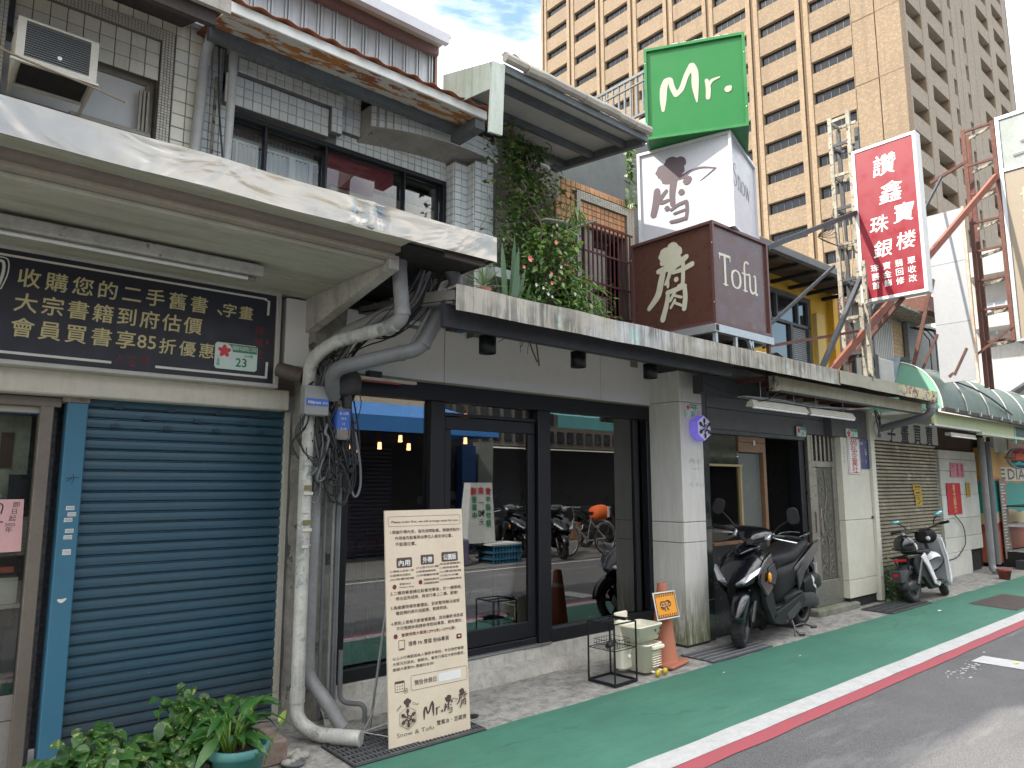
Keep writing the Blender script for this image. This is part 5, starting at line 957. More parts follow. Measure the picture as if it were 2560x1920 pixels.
m = MB(); m.add([(2.86, 3.54, 3.87), (2.975, 3.54, 3.88), (3.0, 3.54, 4.41), (2.89, 3.54, 4.40), (2.86, 3.56, 3.87), (2.975, 3.56, 3.88), (3.0, 3.56, 4.41), (2.89, 3.56, 4.40)], [(0, 1, 2, 3), (7, 6, 5, 4), (0, 4, 5, 1), (1, 5, 6, 2), (2, 6, 7, 3), (3, 7, 4, 0)]); m.build('end_flap', wm('green_stained_sheet', (.46, .50, .44), (.28, .34, .24), .6, 3, .6, streak=.5), WR)
m = MB(); m.add([(2.885, 3.562, 4.20), (2.885, 3.562, 4.40), (2.90, 4.15, 4.58), (2.90, 4.15, 4.30), (2.895, 3.562, 4.20), (2.895, 3.562, 4.40), (2.91, 4.15, 4.58), (2.91, 4.15, 4.30)], [(3, 2, 1, 0), (4, 5, 6, 7), (1, 2, 6, 5)]); m.build('end_sheet', MATS['green_stained_sheet'], WR)
m = MB(); m.prism([(3.1, 2.7), (7.2, 2.7), (7.2, 5.6), (6.09, 5.42), (4.9, 4.85), (4.3, 4.62), (3.1, 4.62)], FX(0, 5.0, 0), .04); m.build('rear_wall', wm('grey_sheet_wall', (.13, .135, .14), (.09, .09, .09), .4, 2, .7), WR); B('rear_post', (4.55, 4.68, 3.9), (4.61, 4.74, 4.52), M_BEAM, WR); B('rear_wall', (3.1, 4.951, 4.0), (4.2, 4.959, 4.6), M_VOID, WR)
t = thing('torn_tarpaulin', 'scrap of torn white tarpaulin flapping on the roof canopy corner', 'tarpaulin', (3.1, 3.6, 4.5)); m = MB()
for i in range(7):
    for j in range(4): m.v.append(V((3.05+.05*i, 3.55+.03*j, 4.515+.03*math.sin(i*1.3+j)+.012*j)))
for i in range(6):
    for j in range(3): m.f.append((i*4+j, i*4+4+j, i*4+5+j, i*4+1+j)); m.sm.append(True)
m.build('cloth', M_WHITE, t)
RL = thing('roof_railing', 'dark metal railing on a rooftop behind the pale roof canopy', 'railing', (8, 6.6, 6.6)); me = MB().box((-.012, -.012, 0), (.012, .012, .62)).mesh('baluster', M_BEAM)
for k in range(16): inst('baluster', me, RL, (7.5, 5.75+.11*k, 6.62))
B('top_rail', (7.48, 5.7, 7.22), (7.52, 7.5, 7.26), M_BEAM, RL); B('lower_rail', (7.48, 5.7, 6.62), (7.52, 7.5, 6.65), M_BEAM, RL); B('upper_rail', (7.48, 5.7, 7.1), (7.51, 7.5, 7.12), M_BEAM, RL)
B('rooftop_block', (7.5, 5.7, 2.7), (9.0, 7.3, 6.56), wm('rooftop_room', (.35, .35, .34), None), label='plain grey house block under the dark rooftop railing', cat='house')

# ---------------- leaves
def leafmat(name, c1, c2, var=None):
    if name in MATS: return MATS[name]
    t = NT(name); r_ = t.rnd(); c = t.mix(r_, c1, c2)
    if var: c = t.mix(t.ramp(t.noise(26, 4, .7), .56, .60), c, var)
    t.fin(c, .38, 0, .5); t.p.inputs['Transmission Weight'].default_value = 0; MATS[name] = t.m
    tr = t.n('ShaderNodeBsdfTranslucent'); mxs = t.n('ShaderNodeMixShader'); mxs.inputs[0].default_value = .28
    t.l(t.mix(1.0, c, (1.3, 1.5, .7), 'MULTIPLY'), tr.inputs[0]); t.l(t.p.outputs[0], mxs.inputs[1]); t.l(tr.outputs[0], mxs.inputs[2]); t.l(mxs.outputs[0], t.out.inputs[0]); return t.m
def leaf_mesh(name, mat, L_, W_, kind='heart', fold=.25, droop=.3, n=6):
    """leaf in +X from its base, curved, folded along the midrib"""
    prof = {'heart': [.0, .62, .95, 1., .82, .5, 0], 'lance': [.05, .5, .85, 1., .85, .5, 0], 'strap': [.7, .9, 1., 1., .9, .6, 0], 'ivy': [.0, .9, 1., .5, .55, .25, 0]}[kind]; m = MB()
    for i in range(n+1):
        t = i/n; x = L_*t; w = W_/2*prof[i]; z = -droop*L_*t*t
        m.v += [V((x if prof[i] < 1 else x, -w, z + fold*w)), V((x, 0, z)), V((x, w, z + fold*w))]
    for i in range(n):
        for j in range(2): m.f.append((3*i+j, 3*i+3+j, 3*i+4+j, 3*i+1+j)); m.sm.append(True)
    return m.mesh(name, mat)
def scatter_leaves(parent, meshes, n_ind, pts, name='leaf', smin=.7, smax=1.25, tilt=(-.5, .9)):
    """pts: list of (pos, outward dir). the first n_ind become leaf objects, the rest one joined mesh"""
    rest = {}
    for k, (p, d) in enumerate(pts):
        me = random.choice(meshes); az = math.atan2(d.y, d.x) + random.uniform(-.9, .9); s = random.uniform(smin, smax); rot = (random.uniform(-.7, .7), random.uniform(*tilt), az)
        if k < n_ind: inst(name, me, parent, p, rot, (s, s, s))
        else:
            M_ = Matrix.LocRotScale(p, __import__('mathutils').Euler(rot), V((s, s, s))); r_ = rest.setdefault(me.materials[0].name, MB()); b = len(r_.v); r_.v += [M_ @ v.co for v in me.vertices]
            for q in me.polygons: r_.f.append(tuple(b+i for i in q.vertices)); r_.sm.append(True)
    for mn, r_ in rest.items(): r_.build('foliage', bpy.data.materials[mn], parent, kind='stuff')
L_IVY = leafmat('vine_leaf', (.09, .15, .04), (.17, .24, .08), (.36, .36, .18)); L_DRY = leafmat('dry_vine_leaf', (.16, .12, .09), (.26, .20, .14)); L_DK = leafmat('dark_shrub_leaf', (.035, .09, .03), (.09, .16, .055)); L_LT = leafmat('light_leaf', (.13, .22, .05), (.18, .26, .08))
TWIG = wm('dry_twig', (.16, .12, .10), (.08, .06, .05), .6, 20, .9)
# climbing vine mass on the corner
random.seed(5)
VN = thing('climbing_vine', 'tall vine mass with dry tangled stems climbing the blue-grey house corner', 'vine', (3.75, 4.3, 2.68))
def vinept():
    z = random.uniform(2.78, 4.50); c = 3.78 + (z-3.4)*.06; w = .30 if z > 3.0 else .38; 
    if z > 4.0: w = .34 ; c = 3.84+.1*(z-4)
    x = random.gauss(c, w*.52); y = 4.28 - .20*random.random() + .1*random.random()
    if z > 4.1 and x > 3.7: y = 4.42 - .1*random.random(); z = min(z, 4.50-.16*(x-3.66))
    return V((x, y, z)), V((random.uniform(-1, 1), -1, random.uniform(-.3, .8)))
pts = [vinept() for _ in range(3300)]
iv = [leaf_mesh('leaf', L_IVY, .05, .045, 'ivy'), leaf_mesh('leaf', L_IVY, .042, .036, 'heart'), leaf_mesh('leaf', L_DK, .046, .042, 'ivy')]; dry = [leaf_mesh('leaf', L_DRY, .03, .02, 'lance', .4, .6)]
scatter_leaves(VN, iv + iv + dry, 290, pts)
for k in range(90):
    p, _ = vinept(); q = p + V((random.uniform(-.12, .12), random.uniform(-.08, .02), random.uniform(-.5, .2))); mid = (p+q)/2 + V((random.uniform(-.09, .09), -.05, random.uniform(-.05, .05)))
    MB().tube(bez([p, mid, q], 4), random.choice((.0025, .004, .007)), 5).build('stem', TWIG, VN)
# flowering shrub
FS = thing('flowering_shrub', 'green potted shrub with pink hibiscus flowers on the shop canopy', 'shrub', (4.3, 3.95, 2.66))
def shrubpt(cx=3.66, rx=.32, z0=2.70, z1=3.45):
    t = random.random(); z = z0+(z1-z0)*t; r_ = rx*(1-.45*t); a = random.uniform(0, 2*PI); q = math.sqrt(random.random()); return V((cx+.06*t+r_*q*math.cos(a), 3.82+.22*q*math.sin(a), z)), V((math.cos(a), math.sin(a)-.5, .4))
scatter_leaves(FS, [leaf_mesh('leaf', L_DK, .055, .034, 'heart'), leaf_mesh('leaf', L_DK, .065, .022, 'lance'), leaf_mesh('leaf', L_IVY, .05, .03, 'heart'), leaf_mesh('leaf', L_LT, .06, .028, 'lance')], 290, [shrubpt() for _ in range(1500)])
for k in range(26):
    p, _ = shrubpt(); MB().tube(bez([(3.7+random.uniform(-.1, .1), 3.85, 2.68), (p.x*.4+3.7*.6, 3.85, (2.68+p.z)/2), p], 4), .004, 5).build('stem', TWIG, FS)
PNK = leafmat('pink_petal', (.70, .16, .16), (.75, .25, .22)); WPT = leafmat('white_petal', (.7, .68, .6), (.75, .72, .66))
def flower(parent, p, s, mat, n=6):
    f_ = MB(); 
    for k in range(n):
        a = 2*PI*k/n; d = V((math.cos(a), -.25, math.sin(a))); q = V((-math.sin(a), 0, math.cos(a))); b = V(p)
        f_.add([b, b+d*s*.6+q*s*.38, b+d*s*1.05+V((0, -.2*s, 0)), b+d*s*.6-q*s*.38], [(0, 1, 2, 3)], True)
    f_.build('flower', mat, parent)
def at(px, py, Y):
    d = f*1.0 + r2*((px-1280)/1784.87) - u2*((py-960)/1784.87); k = Y/d.y; return V((d.x*k, Y, 1.5+d.z*k))
for px, py, s in ((1324, 647, .032), (1389, 606, .024), (1309, 667, .018), (1378, 683, .017), (1379, 708, .019)): 
    flower(FS, at(px, py, 3.58), s*.8, PNK)
for px, py, s in ((1340, 712, .014), (1358, 720, .013), (1380, 742, .012), (1402, 668, .012), (1437, 735, .014), (1370, 735, .014)): flower(FS, at(px, py, 3.55), s, WPT, 5)
# long-leaf hanging plant at the window, with pot
HP = thing('potted_bromeliad', 'brown pot with arching yellow-green strap leaves before the barred window', 'potted plant', (4.62, 4.0, 2.7)); c = V((3.99, 3.95, 3.05))
MB().lathe((3.99, 3.95, .05), [(.001, 2.82), (.06, 2.82), (.085, 2.97), (.092, 2.97), (.092, 3.0), (.078, 3.0), (.072, 2.96), (.001, 2.96)], 16).build('pot', wm('terracotta', (.22, .09, .05), None, .4, 9, .8), HP)
B('pot_stand', (3.92, 3.89, 2.66), (4.06, 4.01, 2.87), M_VOID, HP)
ls = [leaf_mesh('leaf', L_LT, .34, .05, 'lance', .3, .9), leaf_mesh('leaf', L_DK, .30, .06, 'lance', .3, 1.1)]
for k in range(26): inst('leaf', random.choice(ls), HP, c+V((0, 0, random.uniform(-.03, .15))), (random.uniform(-.3, .3), random.uniform(-.9, .1), random.uniform(0, 2*PI)), (1, 1, 1))
for k in range(3):
    MB().tube(bez([c, c+V((.02*k, -.05, .25)), c+V((.04-.05*k, -.12, .60+.05*k))], 4), .005, 5).build('stem', L_LT, HP)
    for j in range(7): inst('leaf', ls[0], HP, c+V((.04-.05*k, -.12, .55+.03*j)), (0, random.uniform(-.3, .6), random.uniform(0, 2*PI)), (.4, .4, .4))
# fern and small front plants on the canopy lip
FE = thing('trailing_fern', 'feathery fern spilling over the canopy edge below the grille', 'fern', (4.75, 3.7, 2.68)); pts = []
for k in range(700):
    a = random.gauss(0, 1); pts.append((V((3.86+.10*a, 3.62+random.uniform(-.12, .2), 2.70+abs(random.gauss(0, .13)))), V((a, -1, .3))))
scatter_leaves(FE, [leaf_mesh('leaf', L_DK, .05, .014, 'lance'), leaf_mesh('leaf', L_LT, .05, .012, 'lance')], 260, pts)
SN = thing('snake_plant', 'tall grey-green sword leaves standing by the canopy metal end', 'plant', (3.18, 3.8, 2.66)); sw = leaf_mesh('leaf', leafmat('sword_leaf', (.10, .17, .11), (.14, .22, .15)), .62, .055, 'strap', .2, -.05)
for k, (x, a, b, s) in enumerate(((3.20, -1.45, 0, 1.0), (3.16, -1.62, .3, .85), (3.24, -1.2, .2, .7), (3.22, -1.8, 1.2, .8), (3.15, -1.3, 2.6, .62), (3.28, -1.35, .8, .5))): inst('leaf', sw, SN, (x, 3.72, 2.67), (0, a, b), (s, s, s))
AL = thing('spiky_aloe', 'pale spiky aloe rosette beside the crinkled canopy corner', 'plant', (3.0, 3.85, 2.7)); al = leaf_mesh('leaf', leafmat('aloe_leaf', (.17, .22, .15), (.22, .28, .2)), .2, .018, 'lance', .4, .0)
for k in range(36): inst('leaf', al, AL, (2.98, 3.75, 2.86), (0, random.uniform(-1.4, .3), random.uniform(0, 2*PI)), (random.uniform(.6, 1),)*3)
MB().lathe((2.98, 3.75, 0), [(.001, 2.66), (.05, 2.66), (.06, 2.84), (.001, 2.84)], 12).build('pot', wm('terracotta', (.22, .09, .05), None), AL)
SG2 = thing('strap_leaf_plant', 'low spreading strap leaves drooping over the canopy edge', 'plant', (3.5, 3.6, 2.67)); st = leaf_mesh('leaf', L_DK, .26, .03, 'strap', .3, .6)
for k in range(26): inst('leaf', st, SG2, (random.choice((3.30, 3.38, 3.7, 3.78)), 3.66, 2.77), (0, random.uniform(-1.3, -.6), random.uniform(0, 2*PI)), (random.uniform(.4, .7),)*3)
t = thing('tile_strip_wall', 'short pale tiled upstand behind the aloe', 'wall', (2.85, 4.4, 2.7)); B('wall', (2.60, 4.35, 2.66), (3.05, 4.45, 2.95), M_GROUT, t); tile_grid(t, FX(0, 4.35, 0), 2.60, 3.05, 2.66, 2.95, .062, .062, M_TG, budget=[60]); B('post', (3.10, 4.30, 2.66), (3.16, 4.36, 3.0), pm('wine_post', (.06, .02, .03), .6), t); B('blue_box', (3.17, 4.3, 2.66), (3.24, 4.36, 2.9), pm('blue_tub', (.03, .06, .16), .5), t)
B('plastic_crate', (3.25, 3.95, 3.03), (3.50, 4.1, 3.10), wm('grey_plastic_crate', (.32, .34, .33), None, .4, 30, .6), label='small grey plastic basket among the balcony plants', cat='basket'); B('planter_box', (3.3, 3.7, 2.65), (4.15, 4.2, 2.74), wm('dark_planter', (.07, .06, .05), None, .5, 9, .9), label='long dark planter trough under the flowering shrub', cat='planter')
VR = thing('hanging_creeper', 'sparse creeper hanging behind the white sign cube', 'vine', (5.5, 4.5, 4.2)); scatter_leaves(VR, [leaf_mesh('leaf', L_IVY, .07, .05, 'heart'), leaf_mesh('leaf', L_DK, .09, .03, 'lance')], 90, [(V((5.45+random.gauss(0, .05)+.0*k, 4.46, 4.32+.62*random.random())), V((0, -1, 0))) for k in range(90)], tilt=(.2, 1.3)); MB().tube(bez([(5.52, 4.5, 5.0), (5.42, 4.46, 4.7), (5.48, 4.46, 4.3)], 5), .005, 5).build('stem', TWIG, VR)
# ================================================================ stacked cube signs
def cube_sign(name, lbl, cx, cy, z0, th, s, mat, fmat, group='stacked sign cubes'):
    t = thing(name, lbl, 'sign', (cx, cy, z0), th, group); h = s/2; e = .022
    MB().box((-h+e, -h+e, .01), (h-e, h-e, s-.01)).build('light_box', mat, t)
    m = MB()
    for sx in (-1, 1):
        for sy in (-1, 1): m.box((sx*h, sy*h, .0005), (sx*(h-.026), sy*(h-.026), s-.0005))
    for z in (0, s-.026):
        for q in (-1, 1): m.box((-h+.0265, q*h, z), (h-.0265, q*(h-.024), z+.026)); m.box((q*h, -h+.0265, z), (q*(h-.024), h-.0265, z+.026))
    m.build('corner_trim', fmat, t); h2 = h - e + .0005
    MB().box((-h+.003, -h+.003, s-.012), (h-.003, h-.003, s-.002)).build('top_panel', fmat, t)
    me = MB().lathe((0, 0, 0), [(.007, 0), (.006, .003), (.001, .004)], 8, 'x').mesh('screw', M_GALV)
    for y, z in ((h-.012, .15), (h-.012, s-.15), (-h+.012, .18), (-h+.012, s-.2)): o = inst('screw', me, t, (-h-.0005, y, z), (0, 0, PI))
    fa = (V((-h+e, 0, 0)), V((0, -1, 0)), V((0, 0, 1)), V((-1, 0, 0)))       # face towards -X (local)
    fb = (V((0, -h+e, 0)), V((1, 0, 0)), V((0, 0, 1)), V((0, -1, 0)))
    return t, fa, fb, s
CRM = pm('cream_vinyl', (.50, .49, .38), .45); BRN = wm('brown_vinyl', (.082, .036, .026), (.07, .032, .025), .3, 2, .3, bump=.0, spec=.5); WHC = wm('white_vinyl', (.42, .43, .45), (.37, .38, .40), .3, 2, .35, bump=0); GRN = wm('green_vinyl', (.003, .135, .022), (.005, .115, .022), .25, 2, .4, bump=0)
GRT = wm('green_trim', (.008, .14, .03), (.05, .22, .06), .5, 8, .4, peel=(.5, .5, .46), pk=(.70, .72), ps=9)
t, fa, fb, s = cube_sign('sign_cube', 'brown cube sign with cream character and the word Tofu, lowest of the stack', 5.56, 3.75, 2.84, 0, .90, BRN, wm('plum_trim', (.10, .045, .042), (.07, .035, .03), .4, 6, .4))
# print coordinates are measured on the face: width .9, height .9
m = MB(); strokes(m, norm_strokes(TOFU_CH, 1090, 1340, 370, -.01, .455, .72, 1.15), fa, .0015); m.build('cream_character', CRM, t)
m = MB(); serif(m, 'Tofu', fb, -.33, .37, .26, .98); m.build('tofu_lettering', CRM, t)
t, fa, fb, s = cube_sign('sign_cube', 'white cube sign with dark chef-hat character, middle of the stack', 5.694, 3.813, 3.742, .292, .895, WHC, wm('white_trim', (.5, .51, .52), (.5, .5, .5), .3, 5, .4))
m = MB(); strokes(m, norm_strokes(SNOW_CH, 1180, 830, 370, -.02, .47, .70, 1.05), fa, .0015); m.build('dark_character', pm('aubergine_print', (.055, .03, .04), .5), t)
m = MB(); serif(m, 'Snow', fb, -.33, .44, .20, 1.08); m.build('snow_lettering', pm('grey_green_print', (.16, .15, .14), .5), t)
t, fa, fb, s = cube_sign('sign_cube', 'green cube sign reading Mr. in cream brush strokes, top of the stack', 5.59, 3.721, 4.632, .553, .90, GRN, GRT)
m = MB(); strokes(m, norm_strokes(MR_CH, 1222, 325, 380, -.005, .475, .69), fa, .0015); m.build('cream_brush_lettering', pm('pale_cream_vinyl', (.38, .37, .29), .5), t)
m = MB(); random.seed(9)
for k in range(22): m.cbox((-.43+.01*random.random(), .2-.025*k, .905), (.02, .025, .008+.01*random.random()))
m.build('peeling_flake', M_SIGNW, t, kind='stuff')
t = thing('sign_stand', 'galvanised steel frame carrying the brown cube sign on the canopy', 'frame', (5.5, 3.7, 2.65)); m = MB()
for a, b in (((5.08, 3.29, 2.765), (6.02, 3.35, 2.832)), ((5.08, 4.12, 2.765), (6.02, 4.18, 2.832)), ((5.08, 3.351, 2.765), (5.14, 4.119, 2.832)), ((5.96, 3.351, 2.765), (6.02, 4.119, 2.832)), ((5.5, 3.351, 2.775), (5.54, 4.119, 2.83))): B('rail', a, b, M_GALV, t)
B('open_tube_end', (5.09, 3.287, 2.773), (5.13, 3.2895, 2.824), M_VOID, t)
for x, y in ((5.02, 3.6), (5.12, 3.32), (5.42, 3.32), (5.68, 3.32), (5.97, 3.32), (5.12, 4.15), (5.97, 4.15)): MB().bar((x if x > 5.03 else 5.10, y, 2.64), (x if x > 5.03 else 5.10, y, 2.764), .03).build('leg', M_GALV if x < 5.9 else M_RUST, t)
MB().bar((5.70, 3.32, 2.64), (5.63, 3.32, 2.764), .03).build('brace', M_GALV, t)

# ================================================================ red jeweller sign on its lattice
RS = thing('jeweller_sign', 'tall red light-box sign with white brush characters for a jeweller', 'sign', (8.3, 3.07, 3.55))
y0, y1, z0, z1, xx = 2.72, 3.42, 3.56, 5.40, 8.28      # street edge, wall edge
B('box', (xx+.004, y0+.01, z0+.01), (xx+.13, y1-.01, z1-.01), M_GALV, RS); ff = (V((xx, y1, 0)), V((0, -1, 0)), V((0, 0, 1)), V((-1, 0, 0))); Wd = y1-y0
B('red_face', (xx, y0+.03, z0+.03), (xx+.003, y1-.03, z1-.03), wm('red_vinyl', (.20, .008, .019), (.18, .01, .02), .25, 2, .4, bump=0), RS)
for a, b in (((y0, z0), (y1, z0+.034)), ((y0, z1-.034), (y1, z1)), ((y0, z0+.0345), (y0+.034, z1-.0345)), ((y1-.034, z0+.0345), (y1, z1-.0345))): B('white_frame', (xx-.008, a[0], a[1]), (xx+.135, b[0], b[1]), M_WHITE, RS)
m = MB()
def ch(c, u_, v_, s_, sh=.12, bold=.012, w=None): put_text(m, c, ff, Wd*u_, z0+(z1-z0)*v_, s_, bold=bold, shear=sh, eps=.0015)
m.build('brush_lettering', M_SIGNW, RS) if m.v else None; ch_ = ch
def ch(*a, **k):
    global m
    m = MB(); ch_(*a, **k); m.build('character', M_SIGNW, RS)
ch('讚', .50, .845, .235); ch('鑫', .57, .66, .235, .15); ch('珠', .36, .475, .19); ch('寶', .74, .51, .21); ch('銀', .39, .315, .19); ch('楼', .74, .335, .19)
for r_, row in enumerate(('珠寶翡翠', '舊金回收', '首飾修改')):
    for i, c in enumerate(row): ch(c, .24+.185*i, .205-.055*r_, .080, 0, .010)
ch = ch_
MB().lathe((8.35, 2.98, 5.40), [(.0, 0), (.03, 0), (.02, .04), (.001, .05)], 8).build('top_lug', M_RUST, RS)
LT = thing('sign_lattice', 'flaking painted steel lattice tower holding the red sign', 'steel lattice', (8.2, 3.6, 2.65))
for x, y, ztop, mt in ((8.30, 3.66, 5.93, M_OLDST), (8.30, 3.44, 5.94, M_OLDST), (8.52, 3.66, 5.85, M_DARK), (8.52, 3.44, 5.8, M_DARK), (8.1, 3.30, 4.0, M_OLDST)): MB().bar((x, y, 2.64), (x, y, ztop), .035, .045).build('upright', mt, LT)
for k, z in enumerate((3.0, 3.42, 3.88, 4.32, 4.76, 5.18, 5.56, 5.88)):
    for a, b in (((8.30, 3.66), (8.30, 3.44)), ((8.52, 3.66), (8.52, 3.44)), ((8.30, 3.66), (8.52, 3.66))): MB().bar((a[0], a[1], z), (b[0], b[1], z), .022, .035).build('rung', M_OLDST if k % 2 else M_DARK, LT)
for a, b, w, mt in (((6.2, 3.42, 3.76), (8.3, 3.42, 4.66), .05, M_DARK), ((6.15, 3.46, 2.95), (7.72, 3.46, 3.90), .028, M_DARK), ((7.13, 3.40, 2.66), (8.25, 3.40, 3.86), .045, M_DARK), ((6.2, 3.50, 2.80), (8.3, 3.50, 3.25), .03, M_RUST), ((8.35, 3.0, 3.56), (8.35, 3.9, 2.66), .04, M_RUST), ((8.45, 3.9, 2.66), (11.1, 3.35, 5.9), .03, M_DARK)):
    MB().bar(a, b, w).build('brace', mt, LT)
MB().bar((7.65, 3.6, 2.66), (11.15, 2.70, 5.7), .05, .075).build('brace', wm('red_oxide_steel', (.22, .075, .05), (.1, .04, .03), .6, 7, .7, bump=.2), LT)
for k in range(7): MB().tube(bez([(8.33, 3.66, 4.45+.08*k), (8.2, 3.7, 4.4+.03*k), (8.0, 3.75, 4.38), (8.28, 3.64, 4.30)], 4), .004, 5).build('loose_wire', M_CABLE, LT)
for k, y in enumerate((3.52, 3.60)): MB().tube(bez([(8.34, y, 4.6), (8.36, y, 4.2), (8.33, y+.02, 3.9)], 4), .008, 5).build('loose_wire', wm('pale_wire', (.35, .28, .2), None), LT)
number_strip = thing('vertical_phone_banner', 'narrow white vertical banner with red and black print by the Tofu cube', 'banner', (6.2, 3.3, 2.8)); fr = FX(6.13, 3.42, 3.4)
MB().prism([(-.055, -.55), (.055, -.55), (.055, .38), (-.055, .38)], fr, .004).build('cloth', M_SIGNW, number_strip); fr = FX(6.13, 3.4155, 3.4)
m = MB(); [put_text(m, c, fr, 0, .16-.075*i, .045) for i, c in enumerate('02-2363')]; m.build('print', M_INK, number_strip); m = MB(); strokes(m, [([(-.02, .28), (.02, .32), (.0, .26), (.03, .24)], .02)], fr); m.build('red_print', M_REDT, number_strip)

# ================================================================ yellow house, tile eave, neighbours above the canopy
YH = thing('yellow_house', 'bright yellow upper storey with grey window under a dark tiled eave', 'house', (10, 5, 2.7)); M_YEL = wm('yellow_render', (.62, .36, .035), (.5, .3, .05), .4, 3, .8, bump=.1)
wall_holes('wall', 6.6, 10.95, 2.66, 4.95, 5.0, .3, [(9.05, 10.28, 2.7, 4.27)], M_YEL, YH); B('pier', (10.30, 4.93, 2.7), (10.56, 4.999, 4.05), wm('pale_yellow_render', (.60, .42, .14), None, .3, 3, .8), YH); B('pier', (10.80, 4.90, 2.7), (10.95, 4.999, 4.5), M_YEL, YH)
m = MB()
for a, b in (((9.05, 5.02, 4.2), (10.28, 5.08, 4.27)), ((9.05, 5.02, 3.80), (10.28, 5.08, 3.84)), ((9.68, 5.02, 2.7), (9.74, 5.08, 3.80)), ((10.22, 5.02, 2.7), (10.28, 5.08, 4.2)), ((9.3, 5.02, 3.84), (9.34, 5.08, 4.2)), ((9.9, 5.02, 3.84), (9.94, 5.08, 4.2))): m.box(a, b)
m.build('window_frame', M_BEAM, YH)
for a, b, c, d in ((9.05, 9.68, 2.7, 3.80), (9.05, 10.22, 3.84, 4.2)): B('pane', (a, 5.06, c), (b, 5.065, d), M_WINDK, YH)
me = MB().box((0, 0, 0), (.475, .012, .016)).mesh('blind_slat', wm('grey_blind', (.40, .42, .42), None, .3, 9, .6))
for k in range(36): inst('blind_slat', me, YH, (9.742, 5.07+.004*math.sin(k*.8), 2.72+.03*k))
B('blind_back', (9.74, 5.085, 2.7), (10.22, 5.09, 3.8), wm('blind_shade', (.14, .15, .15), None), YH)
m = MB(); m.add([(6.4, 4.35, 4.33), (10.9, 4.35, 4.33), (10.9, 5.0, 4.46), (6.4, 5.0, 4.46), (6.4, 4.3, 4.40), (10.9, 4.3, 4.40), (10.9, 6.5, 5.05), (6.4, 6.5, 5.05)], [(0, 3, 2, 1), (4, 5, 6, 7), (0, 1, 5, 4), (3, 0, 4, 7), (1, 2, 6, 5)]); m.build('eave', wm('dark_wood_eave', (.085, .065, .055), None, .6, 6, .8, bump=.3), YH)
B('gutter', (6.3, 4.24, 4.33), (10.95, 4.32, 4.42), wm('blue_grey_gutter', (.11, .12, .13), None, .5, 6, .5), YH)
for k in range(9): B('rafter', (6.6+.5*k, 4.33, 4.30), (6.66+.5*k, 4.98, 4.345), M_VOID, YH)
def ac_unit(lbl, a, b, face='x', grp=None):
    t = thing('outdoor_unit', lbl, 'air conditioner', ((a[0]+b[0])/2, (a[1]+b[1])/2, a[2]), group=grp); B('casing', a, b, M_WHITE if 'white' in lbl else wm('grey_ac_shell', (.40, .41, .38), None, .4, 6, .6), t, .01)
    if face == 'y': 
        cx, cz, rr_ = (a[0]*.6+b[0]*.4), (a[2]+b[2])/2, min((b[2]-a[2]), (b[0]-a[0]))*.38
        for k in range(4): MB().lathe((cx, a[1]-.004, cz), [(rr_*(k+1)/4-.006, 0), (rr_*(k+1)/4-.006, -.006), (rr_*(k+1)/4, -.006), (rr_*(k+1)/4, 0)], 18, 'y').build('fan_guard', M_BEAM, t)
    else:
        me = MB().box((-.008, 0, 0), (0, (b[1]-a[1])*.9, .008)).mesh('fin', M_DARK)
        for k in range(int((b[2]-a[2])/.022)): inst('fin', me, t, (a[0]-.001, a[1]+.03, a[2]+.012+.022*k))
    return t
ac_unit('low white condenser lying on the canopy before the yellow house', (7.6, 3.95, 2.66), (8.25, 4.25, 2.90), 'y'); ac_unit('white condenser with dark side on the canopy near the lattice', (6.95, 4.0, 2.66), (7.5, 4.3, 2.93), 'y')
ac_unit('grey condenser with black fins between the lattice and the green awning', (9.5, 3.76, 2.66), (9.95, 3.98, 3.12), 'x'); B('side_fins', (9.22, 3.74, 2.66), (9.42, 3.86, 3.14), M_DARK, label='dark finned radiator block beside the grey condenser', cat='radiator')
t = thing('bent_metal_sheet', 'bent grey metal sheet lying on the canopy behind the cube frame', 'metal sheet', (6.4, 3.6, 2.66)); m = MB(); m.add([(6.15, 3.5, 2.70), (6.45, 3.5, 2.78), (6.75, 3.5, 2.70), (6.15, 3.9, 2.71), (6.45, 3.9, 2.80), (6.75, 3.9, 2.70)], [(0, 1, 4, 3), (1, 2, 5, 4)]); m.build('sheet', M_BEAM, t)
KH = thing('brick_house_with_white_bars', 'upper storey with buff tiles and white barred window behind the red sign', 'house', (13, 5, 2.7)); M_BUFF = wm('buff_wall_tile', (.48, .33, .18), (.3, .2, .12), .4, 3, .6, rand=.12)
B('wall', (11.1, 5.0, 2.66), (15.2, 5.3, 4.7), wm('grey_buff_render', (.35, .33, .28), None, .4, 2, .8), KH); tile_grid(KH, FX(0, 5.0, 0), 13.05, 13.7, 3.0, 4.35, .13, .075, M_BUFF, budget=[120]); tile_grid(KH, FX(0, 5.0, 0), 11.15, 11.6, 3.0, 4.5, .13, .075, wm('brown_red_tile', (.22, .09, .06), None, .4, 5, .6, rand=.1), budget=[90])  # wall behind the tiles is a mottled grey-buff render
B('window_frame', (12.15, 4.97, 4.25), (13.1, 5.0, 4.30), M_WHITE, KH); me = MB().box((0, 0, 0), (.022, .02, 1.2)).mesh('bar', M_WHITE); [inst('bar', me, KH, (12.18+.075*k, 4.94, 3.1)) for k in range(13)]; B('rail', (12.15, 4.965, 3.85), (13.13, 4.985, 3.88), M_WHITE, KH); B('room', (12.15, 4.985, 3.1), (13.1, 4.998, 4.25), wm('cream_room', (.45, .42, .33), None), KH)
B('porch_roof', (11.6, 4.5, 4.42), (14.2, 5.05, 4.47), M_OLDST, KH); B('sheet_end', (13.2, 4.35, 4.45), (14.3, 4.8, 4.72), M_RUST, KH)
